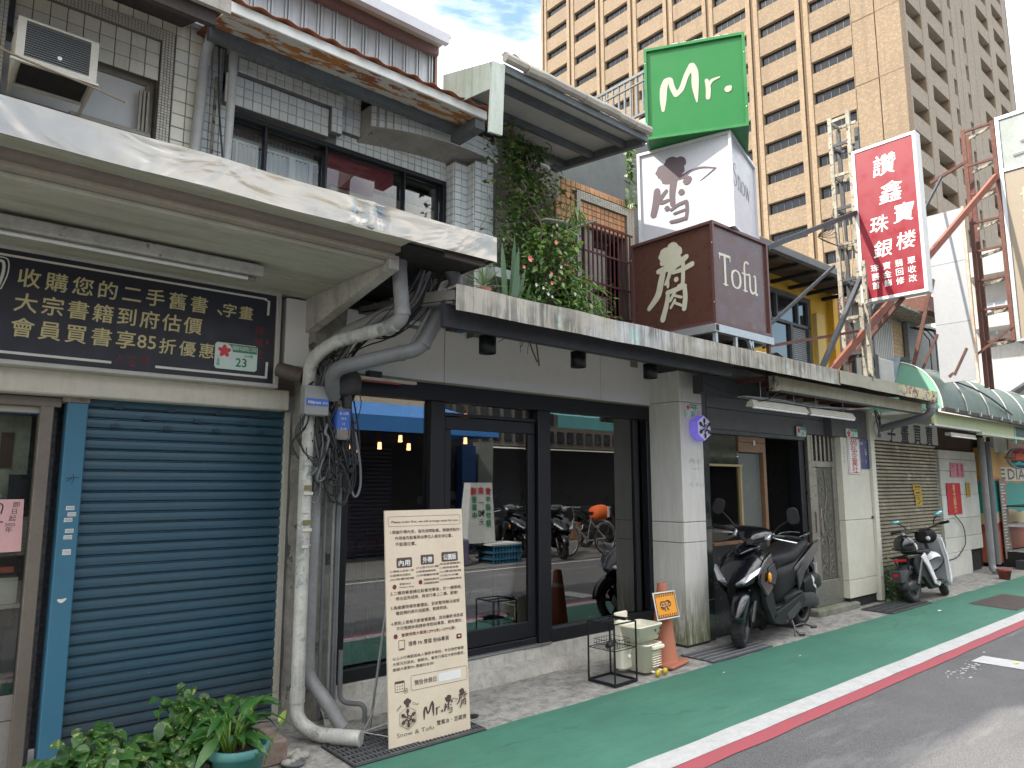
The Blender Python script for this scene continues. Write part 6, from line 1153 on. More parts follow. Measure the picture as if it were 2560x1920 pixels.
CG = thing('caged_balcony', 'rounded balcony cage of dark bars beside the white sheet panel', 'balcony', (14.6, 4.8, 3.0)); me = MB().tube([(0, 0, 0), (0, 0, 1.05), (0, .12, 1.25), (0, .35, 1.36)], .012, 5).mesh('bar', M_DARK); [inst('bar', me, CG, (13.85+.12*k, 4.6-.2*math.sin(k*.3), 3.0)) for k in range(13)]
for z in (3.35, 3.75): B('rail', (13.8, 4.42, z), (15.4, 4.44, z+.02), M_DARK, CG)
B('wall', (13.72, 4.9, 3.0), (15.5, 4.98, 4.5), wm('mosaic_grey', (.25, .26, .25), (.12, .12, .12), .9, 30, .8), CG)
PS = thing('white_sheet_billboard', 'blank white metal sheet sign side standing on the green awning', 'billboard', (11.1, 3.3, 2.9)); 
for k, (a, b) in enumerate(((2.90, 3.72), (3.725, 4.58), (4.585, 5.33))): B('sheet', (11.0, 3.12, a), (11.03, 3.56, b), wm('white_sheet_metal', (.30, .31, .325), (.24, .25, .265), .5, 2, .45, bump=.15, bs=4, rand=.04), PS)
B('rusty_edge', (11.0, 3.085, 2.85), (11.05, 3.118, 5.35), wm('rust_streaked_edge', (.46, .42, .36), (.3, .14, .05), .9, 6, .7), PS)
L2 = thing('sign_lattice', 'rust-brown ladder-like lattice beside the white sheet billboard', 'steel lattice', (11.2, 2.9, 2.9))
for x, y in ((11.2, 3.06), (11.2, 2.70), (11.42, 3.06)): MB().bar((x, y, 2.8 if y > 3 else 3.4), (x, y, 6.53), .035, .05).build('upright', M_RUST, L2)
for z in (3.43, 3.88, 4.3, 4.72, 5.13, 5.55, 5.98, 6.5):
    MB().bar((11.2, 3.06, z), (11.2, 2.70, z), .03).build('rung', M_RUST, L2); MB().bar((11.42, 3.06, z-.03), (11.22, 2.70, z-.03), .02, .04).build('rung', M_OLDST, L2)
for a, b, w in (((11.1, 3.5, 5.85), (11.2, 3.06, 6.05), .04), ((11.0, 3.45, 2.98), (11.2, 2.66, 3.62), .03), ((11.0, 3.38, 3.0), (11.0, 3.2, 3.35), .025), ((10.95, 3.95, 2.9), (11.0, 3.55, 4.4), .045), ((10.95, 3.86, 2.9), (11.0, 3.55, 3.6), .03)): MB().bar(a, b, w).build('brace', M_RUST, L2)
BS = thing('brown_bookstore_sign', 'tall brown light-box sign with a silvery frame and gold characters', 'sign', (11.25, 2.4, 3.4)); ff = (V((11.195, 2.63, 0)), V((0, -1, 0)), V((0, 0, 1)), V((-1, 0, 0)))
B('box', (11.2, 1.7, 3.42), (11.42, 2.64, 5.78), wm('taupe_panel', (.23, .19, .14), (.2, .16, .12), .3, 2, .5, bump=0), BS); B('glass_box', (11.2, 1.7, 5.80), (11.42, 2.64, 6.5), wm('grey_glass_box', (.3, .33, .31), (.12, .13, .12), .7, 3, .2, bump=0), BS)
for a, b in (((11.18, 2.62, 3.38), (11.44, 2.665, 6.55)), ((11.18, 1.7, 5.74), (11.195, 2.619, 5.79)), ((11.18, 1.7, 6.50), (11.44, 2.619, 6.55)), ((11.18, 1.7, 3.38), (11.44, 2.619, 3.415))): B('frame', a, b, M_GALV, BS)
m = MB(); [put_text(m, c, ff, .30, 5.32-.30*i, .26, eps=.002) for i, c in enumerate('博雅館')]; [put_text(m, c, ff, .34, 4.62-.17*i, .13, eps=.002) for i, c in enumerate('舊書買賣')]; strokes(m, [([(.08, 3.7), (.20, 4.15), (.3, 4.2)], .02), ([(.12, 3.66), (.24, 4.08)], .012), ([(.12, 3.7), (.4, 3.7)], .03)], ff, .002); m.build('gold_lettering', pm('dull_gold', (.5, .42, .27), .5), BS)
for k in range(3): MB().tube([(11.17, 2.5-.1*k, 5.95+.17*k), (11.17, 1.9-.1*k, 6.0+.17*k)], .012, 6).build('tube', M_SIGNW, BS)
# ================================================================ shop 19: grey fascia, dark window, open doorway, steel door
S2 = thing('grey_fronted_shop', 'narrow grey panelled shopfront with dark open doorway under the canopy', 'building', (7.363, 4.248, 0)); M_G2 = wm('dark_grey_panel', (.13, .135, .145), (.10, .10, .11), .3, 2, .6, bump=.05, rand=.04)
for x0, x1, z0, z1 in ((6.26, 8.25, 2.067, 2.285), (8.255, 8.99, 2.105, 2.285), (6.26, 8.99, 2.29, 2.54)): B('header_panel', (x0, 4.20, z0), (x1, 4.30, z1), M_G2, S2, .003)
B('return_panel', (6.08, 4.201, 2.029), (6.245, 4.342, 2.538), M_G2, S2); B('steel_lintel', (6.268, 4.191, 2.024), (8.26, 4.286, 2.064), M_BEAM, S2)
B('green_black_pillar', (6.08, 4.172, 0), (6.23, 4.361, 2.029), wm('polished_dark_stone', (.025, .032, .034), (.035, .045, .04), .4, 3, .12, spec=.8, bump=0), S2)
B('pillar_joint', (6.08, 4.169, 0.3861), (6.23, 4.1715, 0.3908), M_GALV, S2)
B('window_glass', (6.268, 4.248, 0.8958), (6.891, 4.253, 2.019), M_GLASS2, S2); B('window_apron', (6.249, 4.21, 0.02), (7.316, 4.305, 0.8864), wm('dark_stone_apron', (.05, .052, .055), (.09, .09, .09), .5, 3, .2, spec=.7, bump=0), S2)
OAK = wm('oak_trim', (.22, .12, .06), (.12, .065, .035), .6, 8, .5)
B('sill_shelf', (6.249, 4.154, 0.8958), (6.891, 4.248, 0.9194), OAK, S2); B('window_jamb', (6.872, 4.22, 0.9194), (6.901, 4.276, 1.689), wm('brass_edge', (.35, .27, .13), None), S2); B('window_head', (6.268, 4.22, 1.689), (6.929, 4.276, 1.712), wm('brass_edge', (.35, .27, .13), None), S2)
B('upper_glass', (6.268, 4.246, 1.717), (6.853, 4.247, 2.019), pm('green_black_glass', (.02, .03, .02), .06, spec=.8), S2)
B('door_leaf', (6.91, 4.267, 0.8958), (7.344, 4.305, 1.84), wm('grey_green_leaf', (.10, .115, .105), (.07, .08, .075), .5, 3, .4), S2); 
for a, b in (((6.872, 4.229, 1.849), (7.42, 4.342, 1.953)), ((6.872, 4.229, 1.958), (7.42, 4.342, 2.019)), ((7.363, 4.229, 0.02), (7.42, 4.361, 1.847))): B('wood_frame', a, b, OAK, S2)
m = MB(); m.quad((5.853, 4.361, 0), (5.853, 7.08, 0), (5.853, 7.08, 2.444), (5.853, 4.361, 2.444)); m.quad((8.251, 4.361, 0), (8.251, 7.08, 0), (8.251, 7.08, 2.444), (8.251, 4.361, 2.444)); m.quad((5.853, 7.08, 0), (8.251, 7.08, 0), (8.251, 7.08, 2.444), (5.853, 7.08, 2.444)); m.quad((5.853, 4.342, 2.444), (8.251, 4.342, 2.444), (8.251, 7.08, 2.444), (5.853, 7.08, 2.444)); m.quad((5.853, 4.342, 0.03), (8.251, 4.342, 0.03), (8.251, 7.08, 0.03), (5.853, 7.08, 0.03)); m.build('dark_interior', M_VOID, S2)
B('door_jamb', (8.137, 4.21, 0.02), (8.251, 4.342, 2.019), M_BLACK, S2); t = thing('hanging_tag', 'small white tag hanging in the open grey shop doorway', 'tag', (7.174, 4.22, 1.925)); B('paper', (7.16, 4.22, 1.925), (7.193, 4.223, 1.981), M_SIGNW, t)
B('doorstep', (8.118, 4.059, -0.01), (9.176, 4.295, 0.075), wm('mossy_step', (.22, .22, .19), (.08, .10, .04), .9, 7, .9, bump=.6), S2, .015)
SD = thing('stainless_door', 'stainless steel door with cast scroll panel and vertical handle', 'door', (8.685, 4.154, 0.08)); M_SS = wm('brushed_stainless', (.34, .32, .28), (.28, .26, .23), .4, 3, .32, .75, bump=.03)
for a, b in (((8.288, 4.172, 0.08), (8.364, 4.22, 2.095)), ((8.915, 4.172, 0.08), (8.99, 4.22, 2.095)), ((8.369, 4.177, 1.708), (9.02, 4.21, 1.783)), ((8.369, 4.177, 0.08), (9.02, 4.21, 0.3672)), ((8.369, 4.177, 0.3719), (8.477, 4.21, 1.703)), ((8.892, 4.177, 0.3719), (9.02, 4.21, 1.703))): B('frame', a, b, M_SS, SD, .004)
CP = B('cast_panel', (8.482, 4.196, 0.3719), (8.888, 4.206, 1.703), wm('dull_cast_metal', (.13, .125, .105), (.09, .085, .07), .5, 20, .5, .4), SD)
me = MB(); me.tube([(math.cos(a)*.07*(1-a/9), 0, math.sin(a)*.07*(1-a/9)) for a in [k*.35 for k in range(22)]], .006, 5); me = me.mesh('scroll', wm('cast_scroll', (.22, .21, .17), None, .4, 20, .5, .4))
for k in range(8):
    for sx in (-1, 1): inst('scroll', me, CP, (8.685+sx*.09, 4.193, .475+.155*k), (0, (PI if k % 2 else 0), 0), (sx, 1, 1))
MB().tube(bez([(8.685, 4.191, 0.405), (8.723, 4.191, 0.7448), (8.647, 4.191, 1.075), (8.723, 4.191, 1.406), (8.685, 4.191, 1.689)], 6), .008, 6).build('stem_scroll', MATS['cast_scroll'], CP)
B('transom', (8.369, 4.21, 1.793), (9.02, 4.22, 2.085), M_VOID, SD); me = MB().box((0, 0, 0), (.045, .02, .31)).mesh('grille_bar', M_SS); [inst('grille_bar', me, SD, (8.39+.108*k, 4.182, 1.785)) for k in range(6)]
t2 = MB(); t2.tube([(8.42, 4.116, 0.9147), (8.42, 4.116, 1.217)], .012, 8); t2.build('handle', pm('polished_bar', (.5, .5, .5), .15, .9), SD); B('lock_plate', (8.387, 4.163, 0.9336), (8.444, 4.176, 1.179), M_SS, SD)
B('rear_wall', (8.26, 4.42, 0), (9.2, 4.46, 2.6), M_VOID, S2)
number_plate('green and white plate numbered 19 over the stainless door', 8.16, 4.18, 2.123, .225, .118, '19'); number_plate('fainter green plate numbered 19 above the blue notice', 9.30, 4.09, 2.155, .33, .10, '19')
# fluorescent fittings under the canopy
for i, (a, b) in enumerate(((6.10, 7.17), (7.22, 8.27))):
    t = thing('tube_lamp', ('white fluorescent batten under the canopy, the one nearer the panelled pillar', 'white fluorescent batten under the canopy, the one nearer the grey pillar')[i], 'lamp', (a, 3.6, 2.2)); m = MB(); m.add([(a, 3.57, 2.235), (b, 3.57, 2.235), (b, 3.66, 2.235), (a, 3.66, 2.235), (a+.02, 3.60, 2.30), (b-.02, 3.60, 2.30), (b-.02, 3.64, 2.30), (a+.02, 3.64, 2.30)], [(0, 3, 2, 1), (4, 5, 6, 7), (0, 1, 5, 4), (1, 2, 6, 5), (2, 3, 7, 6), (3, 0, 4, 7)]); m.build('housing', wm('cream_enamel', (.50, .48, .40), (.34, .3, .22), .5, 5, .5), t)
    MB().tube([(a+.01, 3.585, 2.225), (b-.03, 3.585, 2.225)], .012, 10).build('tube', pm('white_tube', (.72, .72, .7), .25), t)
    for q in (.2, .8): MB().tube([(a+(b-a)*q, 3.62, 2.30), (a+(b-a)*q, 3.62, 2.50)], .004, 5).build('hanger', M_GALV, t)
    B('reflector_plate', (a+.03, 3.68, 2.33+.02*i), (b-.1, 3.76, 2.345+.02*i), M_GALV, t)
t = thing('sagging_wire', 'black wire drooping from the dark beam to the lamp battens', 'wire', (6, 3.6, 2.4)); MB().tube(bez([(5.7, 3.84, 2.45), (5.9, 3.7, 2.33), (6.15, 3.62, 2.29), (6.35, 3.55, 2.32), (6.5, 3.5, 2.42)], 6), .006, 6).build('wire', M_CABLE, t); MB().tube(bez([(6.0, 3.6, 2.32), (6.6, 3.58, 2.33), (7.3, 3.58, 2.31), (8.3, 3.58, 2.36), (9.2, 3.6, 2.40)], 6), .006, 6).build('wire', M_PVC, t)
for k in range(12):
    z = random.uniform(2.2, 2.5); MB().tube(bez([(9.86, 4.02, 2.50), (9.90+random.uniform(-.05, .08), 3.98, z), (9.93, 4.0, 2.25-random.uniform(0, .1)), (9.88+random.uniform(0, .1), 4.0, 2.12)], 4), .005, 5).build('wire', random.choice((M_CABLE, M_PVC)), t)

# ---------------- big grey-white pillar with notices
GP = thing('peeling_cream_pillar', 'wide cream boarded pillar between the steel door and the grey shutter', 'pillar', (9.4, 4.1, 0)); M_CP = wm('cream_board', (.60, .58, .49), (.46, .44, .36), .5, 2.5, .6, bump=.06, peel=(.1, .09, .08), pk=(.73, .735), ps=10)
m = MB()
for z0, z1 in ((.12, .33), (.335, 1.055), (1.06, 2.09)): B('board', (9.0, 4.10, z0), (9.78, 4.5, z1), M_CP, GP, .003)
B('corner_strip', (9.785, 4.06, .02), (9.88, 4.5, 2.5), M_CP, GP, .004); B('side_board', (9.885, 4.08, .05), (9.95, 4.5, 2.45), wm('cream_side', (.58, .56, .46), None), GP)
B('grey_cap', (8.78, 4.098, 2.095), (9.78, 4.5, 2.45), wm('dark_grey_board', (.10, .10, .105), None, .3, 3, .6), GP); B('dark_base', (9.02, 4.12, 0), (9.78, 4.48, .119), M_VOID, GP)  # base set back under the boards, in the near-black M_VOID colour
B('latch', (9.745, 4.085, 1.06), (9.80, 4.099, 1.09), M_RUST, GP)
t = thing('company_sign', 'white vertical plate with red characters on the cream pillar', 'sign', (9.32, 4.09, 1.65)); B('plate', (9.16, 4.085, 1.63), (9.50, 4.098, 2.085), M_SIGNW, t); fr = FX(9.33, 4.0845, 1.86)
m = MB(); [put_text(m, c, fr, 0, .172-.086*i, .085, .17, bold=.012) for i, c in enumerate('尚弘企業社')]; 
for a, b in (((-.158, -.218), (.158, -.212)), ((-.158, .212), (.158, .218)), ((-.158, -.2115), (-.150, .2115)), ((.150, -.2115), (.158, .2115))): m.prism([a, (b[0], a[1]), b, (a[0], b[1])], fr, .001)
m.build('red_lettering', pm('crimson_print', (.45, .02, .03), .5), t)
t = thing('blue_notice', 'small dark blue notice board beside the red-lettered plate', 'notice', (9.62, 4.09, 1.68)); B('plate', (9.505, 4.088, 1.70), (9.77, 4.098, 2.085), pm('navy_plate', (.012, .02, .12), .4), t); m = MB(); fr = FX(9.6, 4.0875, 1.9); [put_text(m, c, fr, x, z, s) for c, x, z, s in (('中正區', -.05, .13, .035), ('ㄑ', .09, .15, .04), ('之', .07, .04, .05), ('成', .08, .0, .045), ('二', -.08, -.1, .03), ('三', .07, -.1, .04))]; m.build('print', M_SIGNW, t)
m = MB(); [put_text(m, c, FX(9.07, 4.0995, 1.95), 0, -.055*i, .035) for i, c in enumerate('房屋出租')]; m.build('faint_stencil', wm('faint_print', (.22, .22, .2), None), GP)

# ================================================================ grey roller shutter shop
S3 = thing('grey_shutter_shop', 'shopfront with old beige roller shutter and white character board', 'building', (12, 4.4, 0)); M_S3 = wm('old_beige_shutter', (.40, .36, .27), (.16, .14, .10), .9, 2.2, .45, .3, bump=.1, peel=(.55, .52, .42), pk=(.60, .63), ps=3)
sb_ = B('shutter_back', (10.0, 4.44, .3), (13.05, 4.445, 2.15), M_S3, S3); slats(sb_, 10.0, 13.05, .35, 2.14, 4.42, .0525, M_S3, prof=[(0, 0), (-.03, .15), (-.034, .7), (.0, .9), (.012, 1.)])
B('signboard', (10.0, 4.36, 2.14), (13.12, 4.40, 2.46), M_WHITE, S3); m = MB(); fr = FX(0, 4.359, 0); [put_text(m, c, fr, 11.25+.50*i, 2.27, .30, bold=.02, shear=.05) for i, c in enumerate('字畫買賣')]; m.build('ink_lettering', pm('blue_black_ink', (.01, .015, .05), .5), S3)
m = MB(); m.lathe((10.75, 4.357, 2.3), [(.09, 0), (.12, 0), (.12, .001)], 20, 'y'); m.build('faded_seal', wm('faded_print', (.42, .42, .38), None), S3)
B('step', (9.96, 4.2, .0), (12.7, 4.5, .34), wm('dark_overgrown_wall', (.07, .08, .05), (.03, .04, .02), .8, 6, .9), S3)
t = thing('talisman_paper', 'torn yellow paper slips pasted on the beige shutter', 'paper', (12.2, 4.37, 1.25)); 
for a, b, z0, z1 in ((11.95, 12.28, 1.42, 1.50), (11.98, 12.28, 1.33, 1.415), (12.02, 12.29, 1.17, 1.325)): B('slip', (a, 4.375, z0), (b, 4.38, z1), wm('yellow_paper', (.50, .32, .05), None, .5, 9, .8), t)
m = MB(); strokes(m, [([(12.02, 1.46), (12.22, 1.46)], .02), ([(12.05, 1.37), (12.2, 1.37)], .02), ([(12.1, 1.30), (12.2, 1.24), (12.1, 1.20)], .015)], FX(0, 4.374, 0)); m.build('print', M_INK, t)
B('rear_wall', (9.95, 4.52, 0), (16.0, 4.56, 2.5), M_VOID, S3)
S4 = thing('boarded_white_front', 'patched white boarded wall with posters beside the beige shutter', 'wall', (14, 4.4, 0)); M_PB = wm('worn_white_board', (.60, .59, .53), (.40, .40, .35), .7, 3, .8, bump=.2, peel=(.18, .18, .16), pk=(.66, .68), ps=5, rand=.05)
for k, (z0, z1) in enumerate(((.38, .62), (.625, .93), (.935, 1.32), (1.325, 1.72), (1.725, 1.92), (1.925, 2.07))): B('board', (13.10, 4.36+.004*(k % 2), z0), (14.90, 4.48, z1), M_PB, S4, .004)
B('base_board', (12.9, 4.34, .0), (14.2, 4.48, .375), M_PB, S4, .004); B('dark_gap', (14.2, 4.42, 0), (14.9, 4.48, .375), M_VOID, S4); B('rusty_transom', (13.1, 4.42, 2.075), (14.9, 4.48, 2.45), wm('rusty_sheet', (.05, .03, .025), (.09, .04, .03), .9, 6, .9), S4)
def poster(name, lbl, x0, x1, z0, z1, mat, txt, tm, s, y=4.352, cols=1):
    t = thing(name, lbl, 'poster', ((x0+x1)/2, y, z0)); B('paper', (x0, y-.004, z0), (x1, y, z1), mat, t); m = MB(); fr = FX(0, y-.0045, 0); n = math.ceil(len(txt)/cols)
    for i, c in enumerate(txt): put_text(m, c, fr, x1-(x1-x0)*((i//n)+.5)/cols, z1-(z1-z0)*((i % n)+.5+.25)/(n+.5), s, bold=.015)
    m.build('print', tm, t)
poster('red_banner_poster', 'red vertical poster with four gold characters', 13.3, 13.95, 1.0, 1.52, wm('red_paper', (.45, .02, .03), (.38, .03, .03), .4, 3, .7), '有大願力', pm('gold_ink', (.7, .5, .15), .5), .12)
poster('pink_poster', 'pink poster with handwritten rows on the white boards', 13.55, 14.2, 1.62, 1.86, wm('pink_paper2', (.60, .22, .27), None, .3, 5, .8), '照明公司請用水', M_INK, .06, cols=3)
poster('yellow_poster', 'narrow yellow strip poster beside the red one', 14.25, 14.45, 1.28, 1.53, wm('yellow_paper', (.50, .32, .05), None), '福到平安', pm('brown_ink', (.2, .08, .02), .5), .05)
pipe('thick grey downpipe at the right end of the white boards', [(14.85, 4.15, 2.2), (14.82, 4.12, .9), (14.7, 4.02, .25), (13.35, 3.80, .02)], .05, M_PVC, 10) if 0 else pipe('thick grey downpipe at the end of the patched white boards', [(14.3, 4.08, 2.3), (14.3, 4.08, .1), (14.2, 4.0, .02)], .055, M_PVC, 12)
pipe('darker sooty downpipe just beyond the thick grey one', [(14.75, 4.12, 2.25), (14.75, 4.12, .12)], .055, M_PVCD, 12)
pipe('thin loose cable looping down the white boards', [(13.5, 4.33, 1.0), (13.9, 4.33, .8), (13.95, 4.33, .5), (13.5, 4.33, .3), (13.0, 4.33, .28)], .008, M_CABLE, 5, elbow=.2)

# ================================================================ green vaulted awning
GA = thing('green_vaulted_awning', 'translucent green vaulted awning with pale mint end panel', 'awning', (12, 3.5, 2.4)); M_MINT = wm('mint_panel', (.17, .36, .27), (.15, .32, .24), .35, 3, .5, bump=.02)
prof = []; 
for k in range(15):
    a = PI/2*k/14; prof.append((3.98-.58*math.sin(a)-.0*k, 2.50+.68*math.cos(a)))
prof = [(4.35, 3.12), (4.15, 3.16)] + prof
m = MB(); m.add([(10.5, y, z) for y, z in prof] + [(10.5, 4.35, 2.50)], [tuple(range(len(prof)+1))]); m.build('end_panel', M_MINT, GA)
m = MB(); nx = 30
for i in range(nx+1):
    x = 10.5+8.5*i/nx
    for y, z in prof: m.v.append(V((x, y, z+.012*mnoise.noise((x*2, y*4, 0)))))
q = len(prof)
for i in range(nx):
    for j in range(q-1): m.f.append((i*q+j, (i+1)*q+j, (i+1)*q+j+1, i*q+j+1)); m.sm.append(True)
def vaultmat():
    t = NT('dirty_green_polycarbonate'); c = t.mix(t.ramp(t.noise(2.6, 9, .7), .35, .65), (.028, .065, .045), (.085, .125, .09)); c = t.mix(t.ramp(t.noise(5, 9, .75, (1, 3, 3)), .52, .7), c, (.06, .08, .06)); t.bump(t.noise(22, 8, .8), .7, .02); return t.fin(c, .45)
m.build('vault_sheet', vaultmat(), GA)
me = MB().tube([(0, y-.004, z+.006) for y, z in prof], .010, 6).mesh('rib', M_WHITE)
for x in (10.5, 11.45, 12.4, 13.35, 14.3, 15.25, 16.2): inst('rib', me, GA, (x, 0, 0))
MB().tube(bez([(10.52, 3.95, 3.18), (12.0, 3.45, 2.9), (13.5, 3.38, 2.6)], 6), .012, 6).build('brace_rod', M_DARK, GA)
MB().bar((10.5, 3.395, 2.49), (19, 3.395, 2.47), .05, .05).build('eave_rail', wm('dark_rotten_timber', (.06, .05, .045), None), GA)
me = MB().box((-.02, -.03, -.02), (.02, .0, .03)).mesh('clip', M_GALV); [inst('clip', me, GA, (10.9+.48*k, 3.37, 2.49)) for k in range(14)]
B('soffit_panel', (10.45, 3.50, 2.28), (14.0, 3.53, 2.47), wm('yellow_green_panel', (.36, .42, .22), (.30, .34, .2), .3, 2, .6, bump=.03), GA); B('soffit_panel', (14.05, 3.50, 2.20), (19, 3.53, 2.44), wm('dark_teal_panel', (.02, .08, .07), None), GA); B('trim', (14.0, 3.49, 2.16), (14.045, 3.54, 2.46), M_MINT, GA); B('trim', (12.3, 3.48, 2.235), (19, 3.56, 2.278), wm('pale_green_trim', (.42, .48, .36), None), GA)
B('underside', (10.45, 3.53, 2.455), (19, 4.5, 2.47), wm('pale_underside', (.36, .38, .32), None, .4, 2, .8), GA); B('panel_joint', (10.45, 3.498, 2.278), (12.29, 3.56, 2.30), M_WHITE, GA)
t = thing('tube_lamp', 'white fluorescent batten under the green awning edge', 'lamp', (12, 3.6, 2.2)); B('housing', (11.3, 3.58, 2.19), (12.35, 3.66, 2.23), M_WMETAL, t); MB().tube([(11.3, 3.57, 2.175), (12.3, 3.57, 2.175)], .012, 8).build('tube', pm('white_tube', (.72, .72, .7), .25), t)
t = thing('torn_flashing', 'torn blue-white flashing sheet on the awning corner', 'metal sheet', (10.6, 3.9, 3.1)); m = MB(); m.add([(10.3, 4.1, 3.2), (10.45, 3.85, 3.26), (10.8, 3.8, 3.22), (10.6, 4.15, 3.24), (10.25, 4.1, 2.8), (10.5, 3.95, 2.95)], [(0, 1, 2, 3), (0, 4, 5, 1)]); m.build('sheet', wm('blue_white_sheet', (.34, .42, .48), None, .7, 9, .5), t)

# ================================================================ colourful taco-style bar at the far end
CB2 = thing('colourful_bar', 'bar front painted in yellow, orange and teal bands', 'building', (17, 4.2, 0))
def bandmat():
    t = NT('painted_bands'); sp = t.n('ShaderNodeSeparateXYZ'); t.l(t._pos, sp.inputs[0]); z = t.mul(sp.outputs[2], t.mul(t.mul(t.noise(1.2, 2, .5), -.5, 'ADD'), .35), 'ADD')
    c = (.36, .10, .05)
    for h, col in ((.62, (.30, .03, .03)), (.78, (.50, .40, .22)), (.98, (.02, .26, .22)), (1.52, (.50, .17, .03)), (1.62, (.52, .28, .05))): c = t.mix(t.ramp(z, h, h+.008), c, col)
    t.bump(t.noise(30), .05); return t.fin(c, .6)
M_BAND = bandmat(); B('wall', (15.9, 4.35, .0), (20, 4.45, 2.4), M_BAND, CB2); B('side_wall', (15.35, 4.25, .08), (15.9, 4.6, 2.18), M_BAND, CB2); B('white_board', (15.6, 4.24, 2.1), (20, 4.30, 2.44), M_WHITE, CB2); B('pink_board', (16.4, 4.22, 2.16), (20, 4.235, 2.42), wm('pale_pink', (.55, .33, .28), None), CB2)
m = MB(); fr = FX(0, 4.345, 0); put_text(m, 'E', fr, 16.33, 1.70, .24, .34, bold=.03); put_text(m, 'DÍA', fr, 17.25, 1.70, .26, 1.15, bold=.03); put_text(m, '★', fr, 17.15, 1.90, .08); put_text(m, '★', fr, 16.8, 1.90, .07); m.build('wall_lettering', pm('navy_lettering', (.02, .015, .06), .5), CB2)
m = MB(); strokes(m, [([(16.1, 1.70), (17.9, 1.70)], .27)], fr, .0004); m.build('lettering_halo', pm('cream_halo', (.6, .55, .4), .5), CB2)
t = thing('menu_banner', 'narrow grey-brown menu banner on the colourful bar corner', 'banner', (15.7, 4.2, .1)); B('cloth', (15.52, 4.19, .15), (15.9, 4.20, 1.60), wm('grey_brown_banner', (.16, .14, .14), (.3, .22, .15), .7, 9, .7), t); m = MB(); random.seed(1)
for k in range(22): strokes(m, [([(15.56+random.random()*.03, 1.5-.055*k), (15.66+random.random()*.2, 1.5-.055*k)], .012)], FX(0, 4.189, 0))
m.build('print', M_SIGNW, t)
t = thing('round_bar_sign', 'oval hanging sign with sunset and palm picture', 'sign', (15.9, 3.9, 2.0)); MB().bar((15.3, 4.0, 1.98), (15.8, 4.0, 1.98), .03).build('arm', M_DARK, t); m = MB(); fr = frame((16.05, 3.98, 1.98), (1, -.35, 0), (0, 0, 1)); el = lambda k_, s_: [(math.cos(q)*.36*s_, math.sin(q)*.20*s_) for q in [2*PI*j/28 for j in range(28)]]
m.prism(el(0, 1), (fr[0], fr[1], fr[2], fr[3]), .05); m.build('rim', M_GALV, t); fr = (fr[0]+fr[3]*.052, *fr[1:])
def sunset():
    t_ = NT('sunset_print'); sp = t_.n('ShaderNodeSeparateXYZ'); t_.l(t_._pos, sp.inputs[0]); z = sp.outputs[2]; c = t_.mix(t_.ramp(z, 1.84, 1.86), (.02, .03, .05), (.02, .28, .30)); c = t_.mix(t_.ramp(z, 1.89, 1.90), c, (.04, .02, .02)); c = t_.mix(t_.ramp(z, 1.93, 1.96), c, (.55, .12, .06)); c = t_.mix(t_.ramp(z, 2.03, 2.12), c, (.35, .04, .07)); return t_.fin(c, .4)
MB().prism(el(0, .9), fr, .003).build('picture', sunset(), t); m = MB(); strokes(m, [([(-.2, -.05), (-.17, .05), (-.15, .10)], .015), ([(-.22, .12), (-.15, .10), (-.08, .12)], .02), ([(.08, -.05), (.1, .04), (.12, .09)], .015), ([(.05, .11), (.12, .09), (.19, .11)], .02)], fr, .004); m.build('palm_print', M_INK, t); m = MB(); strokes(m, [([(-.18, -.11), (-.08, -.07), (.0, -.11), (.1, -.07), (.2, -.11)], .022)], fr, .005); m.build('script_lettering', pm('teal_print', (.05, .5, .48), .5), t)
t = thing('folding_table', 'folding bar table with white top on crossed dark legs', 'table', (16.3, 3.9, 0)); B('tabletop', (15.8, 3.75, .72), (17.2, 4.25, .76), M_WHITE, t); B('second_shelf', (15.8, 3.8, 1.08), (17.3, 4.2, 1.11), M_DARK, t)
for a, b in (((15.8, 3.8, .72), (16.5, 3.8, .1)), ((16.5, 3.8, .72), (15.8, 3.8, .1)), ((15.8, 3.8, 1.08), (16.6, 3.8, .75)), ((16.7, 3.8, 1.08), (15.9, 3.8, .75))): MB().bar(a, b, .03).build('leg', M_BLACK, t)
t = thing('checker_kerb_step', 'dark step with black and white checker top by the bar', 'step', (17, 4.0, 0)); B('step', (15.6, 3.85, 0), (20, 4.3, .28), M_VOID, t); B('block', (15.3, 3.72, -.0), (20, 4.0, .15), wm('dark_block', (.05, .05, .055), None), t)
me = MB().box((0, 0, 0), (.08, .08, .004)).mesh('checker_tile', M_WHITE)
for i in range(30):
    for j in range(4):
        if (i+j) % 2: inst('checker_tile', me, t, (15.62+.085*i, 3.86+.085*j, .281))
t = thing('flower_pot', 'small terracotta pot at the foot of the colourful corner', 'pot', (13.35, 3.75, 0)); MB().lathe((13.6, 3.72, 0), [(.001, 0), (.07, 0), (.10, .13), (.11, .13), (.11, .16), (.09, .16), (.001, .14)], 16).build('pot', wm('red_plastic_pot', (.26, .07, .05), None, .4, 9, .6), t)
t = thing('weeds', 'dark green weeds growing between the cream pillar and white scooter', 'weeds', (10.05, 4.0, 0)); scatter_leaves(t, [leaf_mesh('leaf', L_DK, .06, .05, 'heart'), leaf_mesh('leaf', leafmat('vine_leaf', (0, 0, 0), (0, 0, 0)), .05, .04, 'ivy')], 180, [(V((10.12+random.gauss(0, .13), 4.02+random.gauss(0, .08), abs(random.gauss(0, .22)))), V((-1, -1, .2))) for _ in range(260)])
